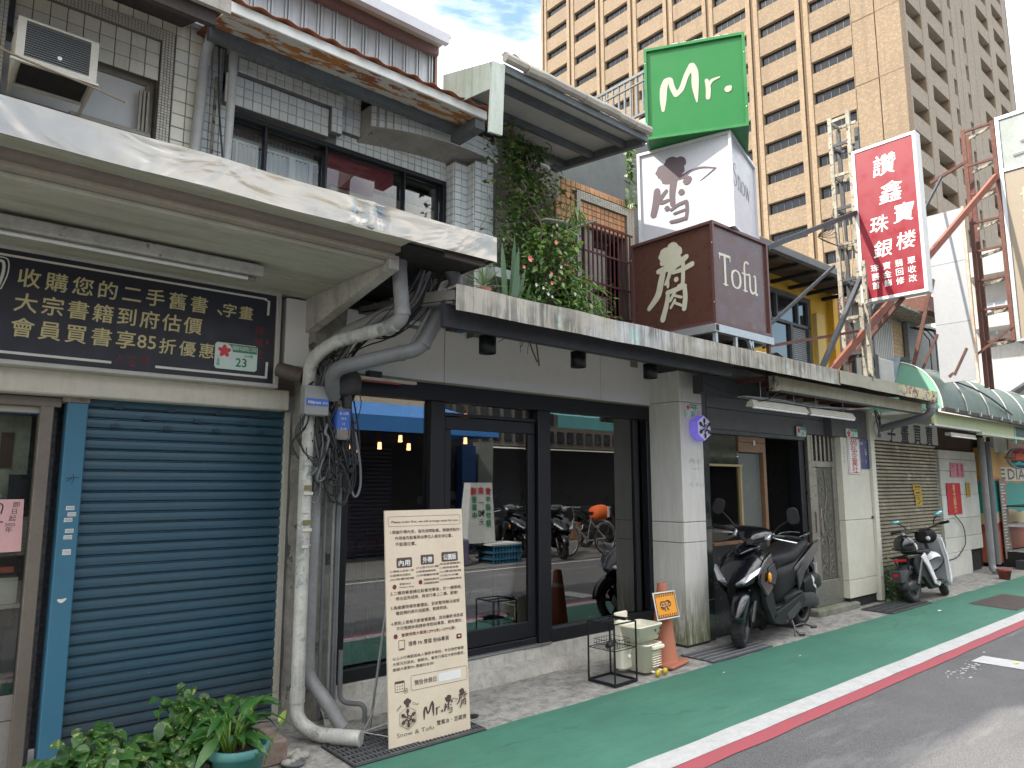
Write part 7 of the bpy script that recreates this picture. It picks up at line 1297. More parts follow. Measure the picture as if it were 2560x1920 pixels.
# ================================================================ vehicles
M_TYRE = wm('tyre_rubber', (.022, .022, .023), (.06, .058, .055), .5, 20, .8, bump=.2); M_GLOSSB = pm('glossy_black_paint', (.005, .0055, .008), .15, .0, .5, coat=.4); M_PLB = wm('matt_black_plastic', (.013, .0135, .015), (.022, .022, .022), .5, 20, .5, bump=.08, bs=200, spec=.22)
M_SEAT = wm('black_vinyl_seat', (.013, .013, .015), (.02, .02, .02), .4, 9, .55, bump=.25, bs=350, spec=.25); M_GREYPL = wm('grey_plastic', (.045, .047, .05), (.035, .035, .035), .4, 9, .5, spec=.25); M_LENS = pm('headlamp_lens', (.5, .52, .55), .05, .6, 1.); M_SILV = pm('silver_alloy', (.35, .36, .37), .3, .8)
M_AMBER = pm('amber_lens', (.65, .28, .03), .2); M_REDL = pm('red_lens', (.45, .01, .02), .2); M_STEEL = pm('dark_worn_steel', (.09, .09, .09), .45, .7); M_WPL = pm('white_scooter_plastic', (.72, .73, .74), .2, 0, .5, coat=.4)
def T4(loc, rz=0, rx=0, ry=0): return Matrix.Translation(V(loc)) @ Matrix.Rotation(rz, 4, 'Z') @ Matrix.Rotation(ry, 4, 'Y') @ Matrix.Rotation(rx, 4, 'X')
def wheel(parent, cx, cz, R_, w, xf=None, spokes=5, rimmat=None):
    tr = MB(); tr.lathe((0, 0, 0), [(R_-.062, -w*.42), (R_-.03, -w*.5), (R_-.008, -w*.33), (R_, 0), (R_-.008, w*.33), (R_-.03, w*.5), (R_-.062, w*.42)], 36, 'y')
    for k in range(36):
        a = 2*PI*k/36; d = V((math.cos(a), 0, math.sin(a))); tr.bar(d*(R_-.003)+V((0, -w*.3, 0)), d*(R_-.001)+V((0, w*.3, 0))+V((-d.z, 0, d.x))*.02, .006)
    rm = MB(); rm.lathe((0, 0, 0), [(R_-.062, -w*.42), (R_-.075, -w*.36), (R_-.078, w*.36), (R_-.062, w*.42)], 30, 'y'); rm.lathe((0, 0, 0), [(.001, -w*.4), (.045, -w*.4), (.045, w*.4), (.001, w*.4)], 16, 'y')
    for k in range(spokes): a = 2*PI*k/spokes; rm.bar((math.cos(a)*.03, 0, math.sin(a)*.03), (math.cos(a+.15)*(R_-.07), 0, math.sin(a+.15)*(R_-.07)), .035, .022, (0, 1, 0))
    X_ = (xf or Matrix.Identity(4)) @ Matrix.Translation(V((cx, 0, cz))); wo = tr.xf(X_).build('wheel', M_TYRE, parent); rm.xf(X_).build('rim', rimmat or M_STEEL, wo); return wo
def fender(parent, cx, cz, R_, w, a0, a1, mat, xf=None, name='fender', taper=.6):
    m = MB(); n = 14
    for i in range(n+1):
        t = i/n; a = a0+(a1-a0)*t; ww = w*(1-(1-taper)*abs(2*t-1)**2)/2
        for q, dr in ((-1, -.035), (-.7, .0), (0, .014), (.7, .0), (1, -.035)): m.v.append(V((cx+math.cos(a)*(R_+dr), q*ww, cz+math.sin(a)*(R_+dr))))
    for i in range(n):
        for j in range(4): m.f.append((i*5+j, i*5+5+j, i*5+6+j, i*5+1+j)); m.sm.append(True)
    if xf: m.xf(xf)
    o = m.build(name, mat, parent); o.modifiers.new('t', 'SOLIDIFY').thickness = .006; return o
def steer(px, pz, rake, ang):   # rotation about the raked steering axis through (px,0,pz)
    ax = V((-math.sin(rake), 0, math.cos(rake))); return Matrix.Translation(V((px, 0, pz))) @ Matrix.Rotation(ang, 4, ax) @ Matrix.Translation(V((-px, 0, -pz)))
def slab(parent, name, poly, y0, y1, mat, bev=.012, xf=None):
    """side-view polygon (x,z) extruded across y with a bevel"""
    m = MB(); n = len(poly); cx = sum(p[0] for p in poly)/n; cz = sum(p[1] for p in poly)/n
    ins = [(x+(cx-x)*bev/max(.01, math.hypot(cx-x, cz-z)), z+(cz-z)*bev/max(.01, math.hypot(cx-x, cz-z))) for x, z in poly]
    for pl, y in ((ins, y0), (poly, y0+bev), (poly, y1-bev), (ins, y1)): m.v += [V((x, y, z)) for x, z in pl]
    m.f += [tuple(range(n)), tuple(range(4*n-1, 3*n-1, -1))]; m.sm += [False]*2
    for k in range(3):
        for i in range(n): m.f.append((k*n+i, (k+1)*n+i, (k+1)*n+(i+1) % n, k*n+(i+1) % n)); m.sm.append(True)
    if xf: m.xf(xf)
    return m.build(name, mat, parent)
def black_scooter(loc, rz, label, group=None, st=.28):
    S = thing('motor_scooter', label, 'scooter', loc, rz, group); X_ = steer(.52, .5, math.radians(26), st)
    wheel(S, .70, .25, .25, .115, X_); wheel(S, -.70, .25, .25, .125)
    fender(S, .70, .25, .29, .15, .1, 2.3, M_GLOSSB, X_, 'front_fender', .8); m = MB()
    for s in (-1, 1): m.tube([(.70, s*.085, .25), (.60, s*.09, .47), (.53, s*.07, .62)], [.026, .024, .02], 8)
    m.xf(X_).build('front_fork', M_STEEL, S); m = MB(); m.lathe((.70, -.065, .25), [(.02, 0), (.105, 0), (.105, .006), (.02, .006)], 20, 'y'); m.xf(X_).build('brake_disc', M_SILV, S)
    for s in (-1, 1): slab(S, 'fork_guard', [(.74, .40), (.78, .33), (.73, .20), (.68, .22), (.70, .38)], s*.078-.012, s*.078+.012, M_PLB, .004, X_)
    # nose
    m = MB(); m.loft([(.865, 0, .575, .05, .022), (.82, 0, .60, .125, .055), (.74, 0, .65, .185, .10), (.64, 0, .70, .215, .135), (.53, 0, .735, .215, .155), (.43, 0, .74, .19, .16), (.37, 0, .74, .16, .15)], 22, 2.2, 4); m.build('nose_cowl', M_GLOSSB, S)
    m = MB(); m.loft([(.70, 0, .845, .03, .012), (.60, 0, .885, .10, .022), (.48, 0, .905, .12, .03), (.40, 0, .90, .09, .03)], 14, 2.4, 3); m.build('nose_ridge', M_GLOSSB, S)
    for s in (-1, 1):
        m = MB(); P = [(.845, s*.03, .585), (.83, s*.125, .60), (.74, s*.205, .68), (.70, s*.215, .735), (.76, s*.165, .70), (.84, s*.07, .615)]; Nn = V((.02, s*.012, .008)); m.add([V(p) for p in P] + [V(p)+Nn for p in P], [tuple(range(5, -1, -1)) if s > 0 else tuple(range(6)), tuple(range(6, 12)) if s > 0 else tuple(range(11, 5, -1))] + [(i, (i+1) % 6, 6+(i+1) % 6, 6+i) for i in range(6)])
        h = m.build('headlight', M_LENS, S); MB().sphere((.83, s*.10, .612), .028, (.5, 1, .8), 12, 8).build('bulb_reflector', pm('lamp_white', (.85, .87, .9), .1, 0, 1.), h)
        slab(S, 'side_wing', [(.72, .70), (.60, .80), (.46, .86), (.40, .70), (.46, .52), (.58, .46), (.66, .52), (.74, .60)], s*.20-.02, s*.20+.025, M_GLOSSB, .016)
        slab(S, 'leg_shield', [(.62, .56), (.50, .60), (.40, .48), (.33, .27), (.42, .20), (.55, .36)], s*.165-.03, s*.165+.035, M_PLB, .015)
        MB().sphere((.575, s*.245, .64), .05, (.5, .35, .95), 12, 8).build('turn_signal', M_AMBER, S)
        slab(S, 'grey_side_duct', [(.56, .72), (.44, .76), (.38, .66), (.44, .56), (.54, .58)], s*.215, s*.24, M_GREYPL, .008)
    m = MB(); m.loft([(.66, 0, .50, .10, .10), (.55, 0, .48, .15, .14), (.45, 0, .45, .15, .18)], 16, 3, 3); m.build('radiator_cowl', M_PLB, S)
    # handlebar cowl
    m = MB(); m.loft([(.60, 0, .965, .03, .03), (.55, 0, 1.0, .12, .055), (.47, 0, 1.03, .19, .065), (.38, 0, 1.04, .19, .055), (.31, 0, 1.02, .12, .04)], 20, 2.2, 4); m.tube([(.46, 0, .98), (.47, 0, .85)], [.09, .07], 12); m.xf(X_).build('handlebar_cowl', M_GLOSSB, S)
    for s in (-1, 1):
        slab(S, 'cowl_lamp', [(.585, 1.0), (.50, 1.055), (.42, 1.05), (.50, .99)], s*.13-.006, s*.165+.006, M_LENS, .004, X_)
        m = MB(); m.tube([(.40, s*.15, 1.02), (.37, s*.24, 1.03), (.34, s*.29, 1.03)], .013, 8); m.xf(X_).build('handlebar', M_STEEL, S)
        m = MB(); m.tube([(.345, s*.27, 1.03), (.32, s*.395, 1.03)], [.019, .02], 10); m.tube([(.32, s*.395, 1.03), (.318, s*.405, 1.03)], [.025, .025], 10); m.xf(X_).build('grip', M_PLB, S)
        m = MB(); m.tube(bez([(.41, s*.17, 1.01), (.415, s*.27, 1.0), (.375, s*.39, .99)], 4), [.008]*9, 6); m.xf(X_).build('brake_lever', pm('bright_lever', (.7, .7, .7), .2, .8), S)
        m = MB(); m.tube([(.42, s*.17, 1.05), (.44, s*.23, 1.13), (.45, s*.31, 1.20)], [.011, .008, .008], 7); m.xf(X_); mr = m.build('mirror', M_PLB, S)
        m = MB(); m.loft([(.0, 0, 0, .02, .02), (.012, 0, 0, .052, .075), (.030, 0, 0, .056, .080), (.036, 0, 0, .05, .07)], 14, 3, 3); m.xf(X_ @ T4((.435, s*.345, 1.245), 0, s*.25, 0)); m.build('mirror_housing', M_PLB, mr)
    # body
    m = MB(); m.loft([(.13, 0, .70, .03, .05), (.10, 0, .70, .105, .09), (.0, 0, .735, .135, .08), (-.14, 0, .75, .15, .075), (-.28, 0, .765, .165, .08), (-.42, 0, .81, .165, .075), (-.58, 0, .855, .155, .06), (-.72, 0, .875, .12, .045), (-.82, 0, .88, .06, .02)], 22, 2.8, 4); m.build('seat', M_SEAT, S)
    m = MB(); m.loft([(.15, 0, .50, .07, .16), (.08, 0, .50, .125, .20), (-.10, 0, .54, .16, .17), (-.28, 0, .60, .185, .14), (-.45, 0, .67, .185, .11), (-.62, 0, .74, .165, .09), (-.80, 0, .81, .12, .07), (-.93, 0, .86, .05, .035)], 22, 3, 4); m.build('body_panel', M_PLB, S)
    for s in (-1, 1):
        slab(S, 'side_fairing', [(-.20, .66), (-.45, .76), (-.72, .86), (-.92, .90), (-.86, .80), (-.60, .66), (-.36, .56), (-.22, .52)], s*.17-.018, s*.17+.022, M_GLOSSB, .012)
        slab(S, 'fairing_insert', [(-.22, .62), (-.40, .69), (-.46, .65), (-.30, .50), (-.22, .44)], s*.195-.01, s*.195+.012, M_GREYPL, .006)
        slab(S, 'floor_side', [(.42, .27), (.10, .33), (-.35, .40), (-.42, .34), (-.20, .22), (.25, .17), (.40, .20)], s*.17-.02, s*.17+.03, M_PLB, .012)
        slab(S, 'grey_floor_trim', [(.10, .25), (-.22, .33), (-.28, .28), (-.05, .19), (.08, .19)], s*.202-.004, s*.202+.004, M_GREYPL, .003)
        m = MB(); m.tube(bez([(-.45, s*.10, .93), (-.62, s*.14, .96), (-.82, s*.11, .97), (-.93, s*.03, .96)], 4), .013, 7); m.build('grab_rail', M_GLOSSB, S)
        MB().sphere((-.90, s*.11, .80), .04, (1, .6, .6), 10, 6).build('rear_signal', M_LENS, S)
    B('floorboard', (-.02, -.17, .30), (.36, .17, .325), M_PLB, S, .01); B('tail_light', (-.955, -.07, .82), (-.92, .07, .86), M_REDL, S, .008)
    slab(S, 'rear_mudguard', [(-.86, .72), (-1.02, .62), (-1.04, .45), (-1.0, .45), (-.97, .58), (-.84, .66)], -.08, .08, M_PLB, .008); B('number_plate', (-1.045, -.10, .52), (-1.035, .10, .64), M_SIGNW, S)
    # engine, transmission, stand
    m = MB(); m.loft([(-.18, -.0, .30, .07, .08), (-.30, .06, .32, .10, .10), (-.45, .10, .33, .085, .10), (-.62, .13, .31, .06, .085), (-.80, .13, .27, .055, .07), (-.87, .13, .26, .03, .05)], 18, 2.8, 3); m.build('transmission_case', M_GREYPL, S)
    m = MB(); m.loft([(-.42, .15, .45, .04, .06), (-.55, .16, .475, .06, .085), (-.75, .16, .48, .06, .085), (-.90, .15, .46, .04, .06)], 16, 3.4, 3); m.build('air_box', M_PLB, S)
    m = MB(); m.loft([(-.40, -.13, .30, .03, .04), (-.55, -.16, .33, .05, .06), (-.85, -.17, .40, .055, .065), (-.97, -.17, .43, .04, .05)], 14, 2.4, 3); m.build('exhaust', M_STEEL, S)
    slab(S, 'reflector_strip', [(-.60, .53), (-.55, .56), (-.58, .45), (-.66, .41)], .213, .222, M_SIGNW, .002)
    m = MB()
    for s in (-1, 1): m.tube(bez([(-.25, s*.06, .24), (-.22, s*.10, .12), (-.20, s*.19, .012)], 4), .013, 7); m.tube([(-.20, s*.19, .012), (-.24, s*.23, .012)], .016, 6)
    m.tube([(-.20, -.14, .07), (-.20, .14, .07)], .012, 6); m.tube(bez([(-.20, .14, .08), (-.30, .20, .10), (-.44, .24, .055)], 4), .011, 6); m.tube([(-.42, .22, .055), (-.44, .28, .06)], .014, 6); m.build('center_stand', M_STEEL, S)
    m = MB(); m.tube(bez([(-.05, .16, .22), (-.0, .22, .12), (.06, .25, .04)], 4), .010, 6); m.build('side_stand', M_STEEL, S)
    for s in (-1, 1): m = MB(); m.tube([(-.70, s*.11, .27), (-.62, s*.14, .62)], [.03, .025], 10); m.build('shock_absorber', M_STEEL, S)
    return S
scoot = black_scooter((6.80, 3.90, .006), PI + .12, 'glossy black motor scooter on its centre stand before the open doorway')

def white_scooter():
    S = thing('electric_scooter', 'small white and grey electric scooter parked before the beige shutter', 'scooter', (10.48, 3.74, .006), (math.radians(-7), 0, -.02)); X_ = steer(.36, .45, math.radians(24), .35)
    wheel(S, .56, .215, .215, .10, X_, 3); wheel(S, -.50, .215, .215, .105, None, 8, M_GREYPL)
    fender(S, -.50, .215, .245, .13, .3, 3.3, M_GREYPL, None, 'rear_fender', .9); fender(S, .56, .215, .245, .12, .3, 2.3, M_PLB, X_, 'front_fender', .9)
    B('fender_block', (-.86, -.06, .27), (-.72, .06, .42), M_GREYPL, S, .01); B('reflector', (-.865, -.03, .345), (-.859, .03, .385), M_REDL, S)
    m = MB(); m.tube([(.56, .07, .215), (.42, .06, .45)], .02, 8); m.tube([(.56, -.07, .215), (.42, -.06, .45)], .02, 8); m.tube([(.42, 0, .42), (.26, 0, .84)], .026, 10); m.xf(X_).build('front_fork', M_STEEL, S)
    for s in (-1, 1):
        slab(S, 'side_panel', [(-.20, .60), (-.32, .56), (-.20, .44), (-.06, .20), (.06, .16), (.12, .20), (.0, .26), (-.08, .42)], s*.13-.012, s*.13+.014, M_WPL, .008)
        slab(S, 'under_frame', [(-.46, .56), (-.15, .56), (.02, .24), (.10, .14), (-.12, .14), (-.30, .30), (-.48, .34)], s*.085-.025, s*.085+.03, M_PLB, .01)
        m = MB(); m.tube([(-.50, s*.10, .23), (-.30, s*.12, .52)], [.026, .02], 8); m.build('shock_absorber', M_STEEL, S)
        m = MB(); m.tube([(.24, s*.02, .87), (.22, s*.14, .90), (.17, s*.26, .92)], .012, 8); m.xf(X_).build('handlebar', M_STEEL, S); m = MB(); m.tube([(.18, s*.24, .92), (.13, s*.36, .92)], .019, 10); m.xf(X_).build('grip', M_PLB, S)
        B_ = MB(); B_.tube(bez([(.22, s*.17, .93), (.235, s*.20, .99), (.22, s*.26, 1.04)], 4), .007, 6); B_.xf(X_); mo = B_.build('mirror', M_PLB, S); m = MB(); m.loft([(0, 0, 0, .02, .01), (.008, 0, 0, .055, .024), (.018, 0, 0, .05, .02)], 8, 3, 2); m.xf(X_ @ T4((.21, s*.27, 1.055), 0, s*.2)); m.build('mirror_glass', pm('teal_mirror_glass', (.12, .55, .52) if s > 0 else (.3, .7, .8), .06, .6), mo)
    B('floorboard', (-.05, -.12, .17), (.34, .12, .20), M_GREYPL, S, .008)
    slab(S, 'leg_shield', [(.30, .78), (.36, .74), (.44, .50), (.42, .22), (.34, .17), (.32, .22), (.37, .5), (.28, .74)], -.15, .15, wm('pale_grey_plastic', (.26, .27, .28), None, .3, 5, .45), .012)
    slab(S, 'front_shell', [(.33, .82), (.39, .76), (.475, .52), (.455, .22), (.38, .14), (.42, .24), (.445, .50), (.37, .72)], -.165, .165, M_WPL, .01)
    m = MB(); m.loft([(.20, 0, .80, .06, .06), (.26, 0, .81, .13, .09), (.33, 0, .79, .13, .10), (.37, 0, .77, .10, .08)], 16, 3, 3); m.build('dash_housing', M_PLB, S); m = MB(); m.lathe((.195, -.06, .77), [(.001, 0), (.03, 0), (.03, .006)], 14, 'x'); m.build('round_badge', M_SIGNW, S)
    m = MB(); m.loft([(.16, 0, .60, .05, .02), (.08, 0, .61, .11, .035), (-.15, 0, .615, .125, .035), (-.34, 0, .62, .10, .025)], 16, 3, 3); m.build('seat', M_SEAT, S)
    m = MB()
    for s in (-1, 1): m.bar((-.18, s*.10, .575), (-.66, s*.10, .565), .018)
    m.bar((-.66, -.11, .565), (-.66, .11, .565), .018); m.bar((-.62, -.09, .56), (-.60, -.05, .38), .016); m.bar((-.62, .09, .56), (-.60, .05, .38), .016); m.build('rear_rack', M_BLACK, S); B('tail_light', (-.675, -.08, .52), (-.655, .08, .55), M_REDL, S, .005)
    m = MB(); m.loft([(-.28, 0, .24, .05, .05), (-.50, 0, .22, .06, .07), (-.62, 0, .2, .04, .05)], 12, 3, 3); m.build('hub_motor_arm', M_STEEL, S); B('foot_peg', (-.02, -.20, .235), (.08, -.13, .25), M_PLB, S, .004); m = MB(); m.tube([(.0, .1, .16), (-.05, .22, .0)], .01, 6); m.build('side_stand', M_STEEL, S); return S
white_scooter()
def helmet(lbl, loc, rz, shell, star=None, visor=M_WINDK, tilt=0):
    H = thing('helmet', lbl, 'helmet', loc, (0, tilt, rz)); m = MB(); n, k = 22, 12
    for i in range(k+1):
        th = PI*.62*i/k
        for j in range(n): a = 2*PI*j/n; m.v.append(V((math.sin(th)*math.cos(a)*.145+.01, math.sin(th)*math.sin(a)*.125, .145+math.cos(th)*.13)))
    for i in range(k):
        for j in range(n): m.f.append((i*n+j, i*n+(j+1) % n, (i+1)*n+(j+1) % n, (i+1)*n+j)); m.sm.append(True)
    m.build('shell', shell, H); MB().lathe((.01, 0, .085), [(.143, 0), (.15, .006), (.143, .014)], 24).build('rim', M_PLB, H)
    m = MB()
    for i in range(7):
        for j in range(9): a = -1.0+2.0*j/8; b = .12+.10*i/6; m.v.append(V((.015+math.cos(a)*.160, math.sin(a)*.140, b-.035+.0)))
    for i in range(6):
        for j in range(8): m.f.append((i*9+j, i*9+j+1, i*9+10+j, i*9+9+j)); m.sm.append(True)
    m.build('visor', visor, H)
    if star: m = MB(); fr = frame((-.02, -.135, .14), (1, 0, 0), (0, .25, 1)); m.prism([(math.cos(PI/2+k*PI/5)*(.045 if k % 2 == 0 else .02), math.sin(PI/2+k*PI/5)*(.045 if k % 2 == 0 else .02)) for k in range(10)], fr, .012); m.build('star_print', M_SIGNW, H)
    m = MB(); m.tube([(.14-.02*k, .0, .272-.0*k) if 0 else (.01+.15*math.cos(a), 0, .145+.137*math.sin(a)) for k, a in enumerate([.2+.15*j for j in range(10)])], .012, 6); m.build('white_stripe', M_SIGNW if star else M_PLB, H)
    return H
helmet('black helmet with a white star on the rear rack of the electric scooter', (9.95, 3.80, .58), .2, M_GLOSSB, True, tilt=-.1); helmet('white helmet hanging at the footwell of the electric scooter', (10.52, 3.60, .40), 1.2, M_WPL, None, tilt=.9)

# ================================================================ street objects in front of the shop
# --- menu board
MBD = thing('menu_board', 'tall cream menu board with brown Chinese text leaning on its easel', 'menu board', (2.56, 3.75, 0)); A0, A1, A2 = V((2.28, 3.705, .012)), V((2.845, 3.685, .012)), V((2.24, 3.825, 1.345)); Rv = (A1-A0).normalized(); Uv = (A2-A0); Uv = (Uv - Rv*Uv.dot(Rv)); Hh = Uv.length; Uv.normalize(); Wd = (A1-A0).length; ff = (A0, Rv, Uv, Rv.cross(Uv).normalized())
def paper_mat():
    t = NT('aged_cream_print'); c = t.mix(t.ramp(t.noise(9, 9, .75), .3, .7), (.60, .50, .385), (.52, .43, .32)); c = t.mix(t.ramp(t.noise(4, 6, .7), .35, .7, 0, .6), c, (.64, .56, .45)); return t.fin(c, .5)
MB().prism([(0, 0), (Wd, 0), (Wd, Hh), (0, Hh)], (A0-ff[3]*.012, *ff[1:]), .012).build('board', paper_mat(), MBD)
PX = lambda px, py: ((px-945-(py-1278)/602*28.)/190*Wd*(1-.0*(py)), 0)
def bp(u_, v_): return (Wd*u_, Hh*(1-v_))      # fraction across, fraction down
BI = M_BROWNINK; m = MB(); m2 = MB(); m3 = MB(); mw = MB()
def rrect(mb, u0, v0, u1, v1, w=.0016, r_=.012, fill=False, eps=.001):
    (x0, y1), (x1, y0) = bp(u0, v0), bp(u1, v1); P = []
    for cx, cy, a0 in ((x1-r_, y1-r_, 0), (x0+r_, y1-r_, PI/2), (x0+r_, y0+r_, PI), (x1-r_, y0+r_, 1.5*PI)):
        for k in range(5): P.append((cx+r_*math.cos(a0+k*PI/8), cy+r_*math.sin(a0+k*PI/8)))
    if fill: mb.add([ff[0]+ff[1]*a+ff[2]*b+ff[3]*eps for a, b in P], [tuple(range(len(P)))])
    else:
        n = len(P); 
        for i in range(n): mb.bar(ff[0]+ff[1]*P[i][0]+ff[2]*P[i][1]+ff[3]*eps, ff[0]+ff[1]*P[(i+1) % n][0]+ff[2]*P[(i+1) % n][1]+ff[3]*eps, w, .0006, ff[3])
def line(mb, s_, u0, u1, v, h, bold=.012, eps=.0012):
    x0, y = bp(u0, v); x1, _ = bp(u1, v); put_text(mb, s_, ff, (x0+x1)/2, y, h, (x1-x0)*1., bold, eps)
rrect(m, .04, .028, .97, .072); line(m, 'Please order first, we will arrange seats for you', .08, .94, .052, .017, .02)
line(m, '1.無論外帶內用，皆先排隊點餐。照順序製作！', .06, .97, .098, .021); line(m, '內用者先點餐再由帶位人員安排位置。', .12, .86, .125, .021); line(m, '不能選位置。', .12, .38, .152, .021)
for k, (a, b, s_) in enumerate(((.13, .32, '內用'), (.43, .60, '外帶'), (.70, .92, '公園版'))):
    v = .232-.006*k; rrect(m, a, v-.02, b, v+.024, r_=.008, fill=True); q = MB(); line(q, s_, a+.025, b-.025, v+.004, .034, .03, .002); q.build('box_label', M_SIGNW, MBD)
for k, (cx, rows) in enumerate(((.20, ('(1)需每人低消一份', '(2)點餐先找座位', '(3)用餐時間')), (.52, ('(1)店內外帶', '(2)點餐後請稍候', '(3)手機響鈴取餐')), (.82, ('成品禁帶離開：', '(1)使用者自備', '(2)環保容器', '(3)加大份量', '(4)內用餐點帶走')))):
    for j, s_ in enumerate(rows): line(m, s_, cx-.15, cx+.14-.04*(j % 2), .27+.0175*j-.008*k, .0125)
for (u_, v_) in ((.10, .337), (.42, .327), (.10, .548)): x, y = bp(u_, v_); m3.add([ff[0]+ff[1]*(x+.014*math.cos(q))+ff[2]*(y+.014*math.sin(q))+ff[3]*.001 for q in [2*PI*j/16 for j in range(16)]], [tuple(range(16))])
line(m, '低消$100/人', .16, .30, .327, .013); line(m, 'Minimum charge', .16, .34, .341, .010); line(m, '現場候位請先至', .46, .66, .318, .013); line(m, '店員處登記候位', .46, .66, .334, .013)
for j, (s_, a, b) in enumerate((('2.二樓用餐者請在點餐完畢後，於一樓等候，', .05, .96), ('待冰品完成時，再自行拿上二樓。謝謝!', .11, .90), ('', 0, 0), ('3.為維護現場用餐權益，目前暫時無法接受', .05, .92), ('電話預約與外送服務，敬請見諒。', .11, .76), ('', 0, 0), ('4.原則上是每天都會營業喔，其他最新消息或', .05, .96), ('不可預期休假請參考粉絲專頁，避免撲空。', .11, .95))):
    if s_: line(m, s_, a, b, (.365, .389, 0, .427, .451, 0, .493, .517)[j], .0205)
line(m3, '營業時間大概是12PM(冬)~22PM(夏)', .17, .85, .546, .019)
line(m, '搜尋 Mr.雪腐 粉絲專頁', .25, .76, .587, .026); x, y = bp(.17, .588); rrect(m, .135, .567, .205, .607, .003, .004); m.prism([(x-.014, y-.022), (x+.014, y-.022), (x+.014, y-.017), (x-.014, y-.017)], ff, .0012)
rrect(m3, .86, .576, .93, .598, r_=.006, fill=True); x, y = bp(.895, .587); strokes(mw, [([(x-.004, y+.002)], .0045), ([(x+.004, y+.002)], .0045), ([(x, y-.005), (x, y)], [.001, .008])], ff, .002)
for j, (s_, a, b) in enumerate((('以上小叮嚀若因為人潮眾多時刻，平日我們會跟', .06, .95), ('大家兄兄朋友，聊聊天。會努力滿足大家的要求。', .06, .96), ('謝謝大家對Mr.雪腐的支持！', .06, .56))): line(m, s_, a, b, .640+.0225*j, .017)
rrect(m, .27, .722, .98, .783, .0018, .014); line(m, '預告休假日', .31, .58, .754, .028); q = MB(); rrect(q, .61, .733, .90, .770, r_=.002, fill=True, eps=.0012); q.build('blank_sticker', M_SIGNW, MBD)
rrect(m, .08, .735, .19, .778, .0028, .004); x, y = bp(.135, .741); m.prism([(x-.028, y-.004), (x+.028, y-.004), (x+.028, y+.008), (x-.028, y+.008)], ff, .0012)
for i in range(3):
    for j in range(2): x, y = bp(.105+.03*i, .755+.012*j); strokes(m, [([(x, y)], .0035)], ff, .0012)
x, y = bp(.205, .778); m.lathe((0, 0, 0), [(.001, 0)], 3) if 0 else None; strokes(m, [([(x+.013*math.cos(q), y+.013*math.sin(q)) for q in [2*PI*j/14 for j in range(15)]], .0025), ([(x-.005, y-.005), (x+.005, y+.005)], .0025), ([(x-.005, y+.005), (x+.005, y-.005)], .0025)], ff, .0013)
x, y = bp(.22, .890); h6 = hexpts((x, y), .062); strokes(m, [([h6[i], h6[(i+1) % 6]], .0018) for i in range(6)], ff, .0012); snowflake(m, ff, x, y, .047, .009)
strokes(m, [([(x-.012, y+.088)], .013), ([(x, y+.095)], .013), ([(x+.013, y+.088)], .012), ([(x, y+.083), (x, y+.068)], [.026, .022])], ff, .0013); put_text(m, 'SPER', ff, x-.055, y+.062, .017, .04, 0, .0013, 'c', 0, .7); put_text(m, 'Chef', ff, x+.055, y+.068, .017, .042, 0, .0013, 'c', 0, -.3)
x, y = bp(.53, .880); strokes(m, norm_strokes(MR_CH, 1230, 330, 330, x, y, .13), ff, .0012); x, y = bp(.74, .870); strokes(m, norm_strokes(SNOW_CH, 1160, 830, 330, x, y, .10), ff, .0012); x, y = bp(.90, .860); strokes(m, norm_strokes(TOFU_CH, 1090, 1355, 330, x, y, .10), ff, .0012)
line(m, 'Snow & Tofu', .09, .53, .952, .030, -.004); line(m, '雪菓冰・豆腐煲', .57, .95, .940, .026)
m.build('brown_text', BI, MBD); m3.build('dark_red_print', pm('dark_red_print', (.14, .02, .02), .5), MBD); mw.build('heart_print', M_SIGNW, MBD)
E2 = MB()
for s in (.08, .48): E2.tube([A0 + Rv*s + Uv*1.15 - ff[3]*.02, V((2.32+s*.6, 4.08, .01))], .008, 6)
E2.build('easel_leg', M_GALV, MBD); E2 = MB(); E2.tube([V((2.30, 4.05, .012)), A0+Rv*.02+Uv*.38-ff[3]*.02], .0025, 5); E2.tube([V((2.30, 4.05, .02)), A0+Rv*.02+V((0, .03, .06))], .003, 5); E2.tube([V((2.30, 4.05, .02)), V((2.5, 4.02, .05)), A0+Rv*.2+V((0, .03, .05))], .003, 5); E2.build('tie_cord', M_SIGNW, MBD)
# --- wire rack
RK = thing('wire_umbrella_rack', 'thin black square metal rack with a small basket by the shop step', 'rack', (4.35, 3.85, .004), .03); q = .13; hz = .45
for sx in (-1, 1):
    for sy in (-1, 1): MB().bar((sx*q, sy*q, 0), (sx*q, sy*q, hz), .010).build('leg', M_BLACK, RK)
for z, w in ((.012, .022), (hz, .010), (.255, .006)):
    for a, b in (((-q, -q), (q, -q)), ((q, -q), (q, q)), ((q, q), (-q, q)), ((-q, q), (-q, -q))): MB().bar((*a, z), (*b, z), w*.5, w).build('rail', M_BLACK, RK)
MB().bar((-q, 0, hz), (q+.10, 0, hz), .008).build('rail', M_BLACK, RK); MB().bar((q, -.03, hz), (q, .09, hz), .022).build('handle', M_BLACK, RK)
B('base_plate', (-q+.012, -q+.012, .004), (q-.012, q-.012, .008), wm('thin_grey_tray', (.12, .12, .12), None), RK); bk = MB()
for k in range(8): bk.bar((-.12+.03*k, -.10, .26), (-.12+.03*k, -.10, .32), .002); bk.bar((-.12+.03*k, -.10, .262), (-.12+.03*k, .08, .262), .002); bk.bar((-.12+.03*k, .08, .26), (-.12+.03*k, .08, .32), .002)
for z in (.262, .29, .32):
    for a, b in (((-.12, -.10), (.09, -.10)), ((.09, -.10), (.09, .08)), ((.09, .08), (-.12, .08)), ((-.12, .08), (-.12, -.10))): bk.bar((*a, z), (*b, z), .003)
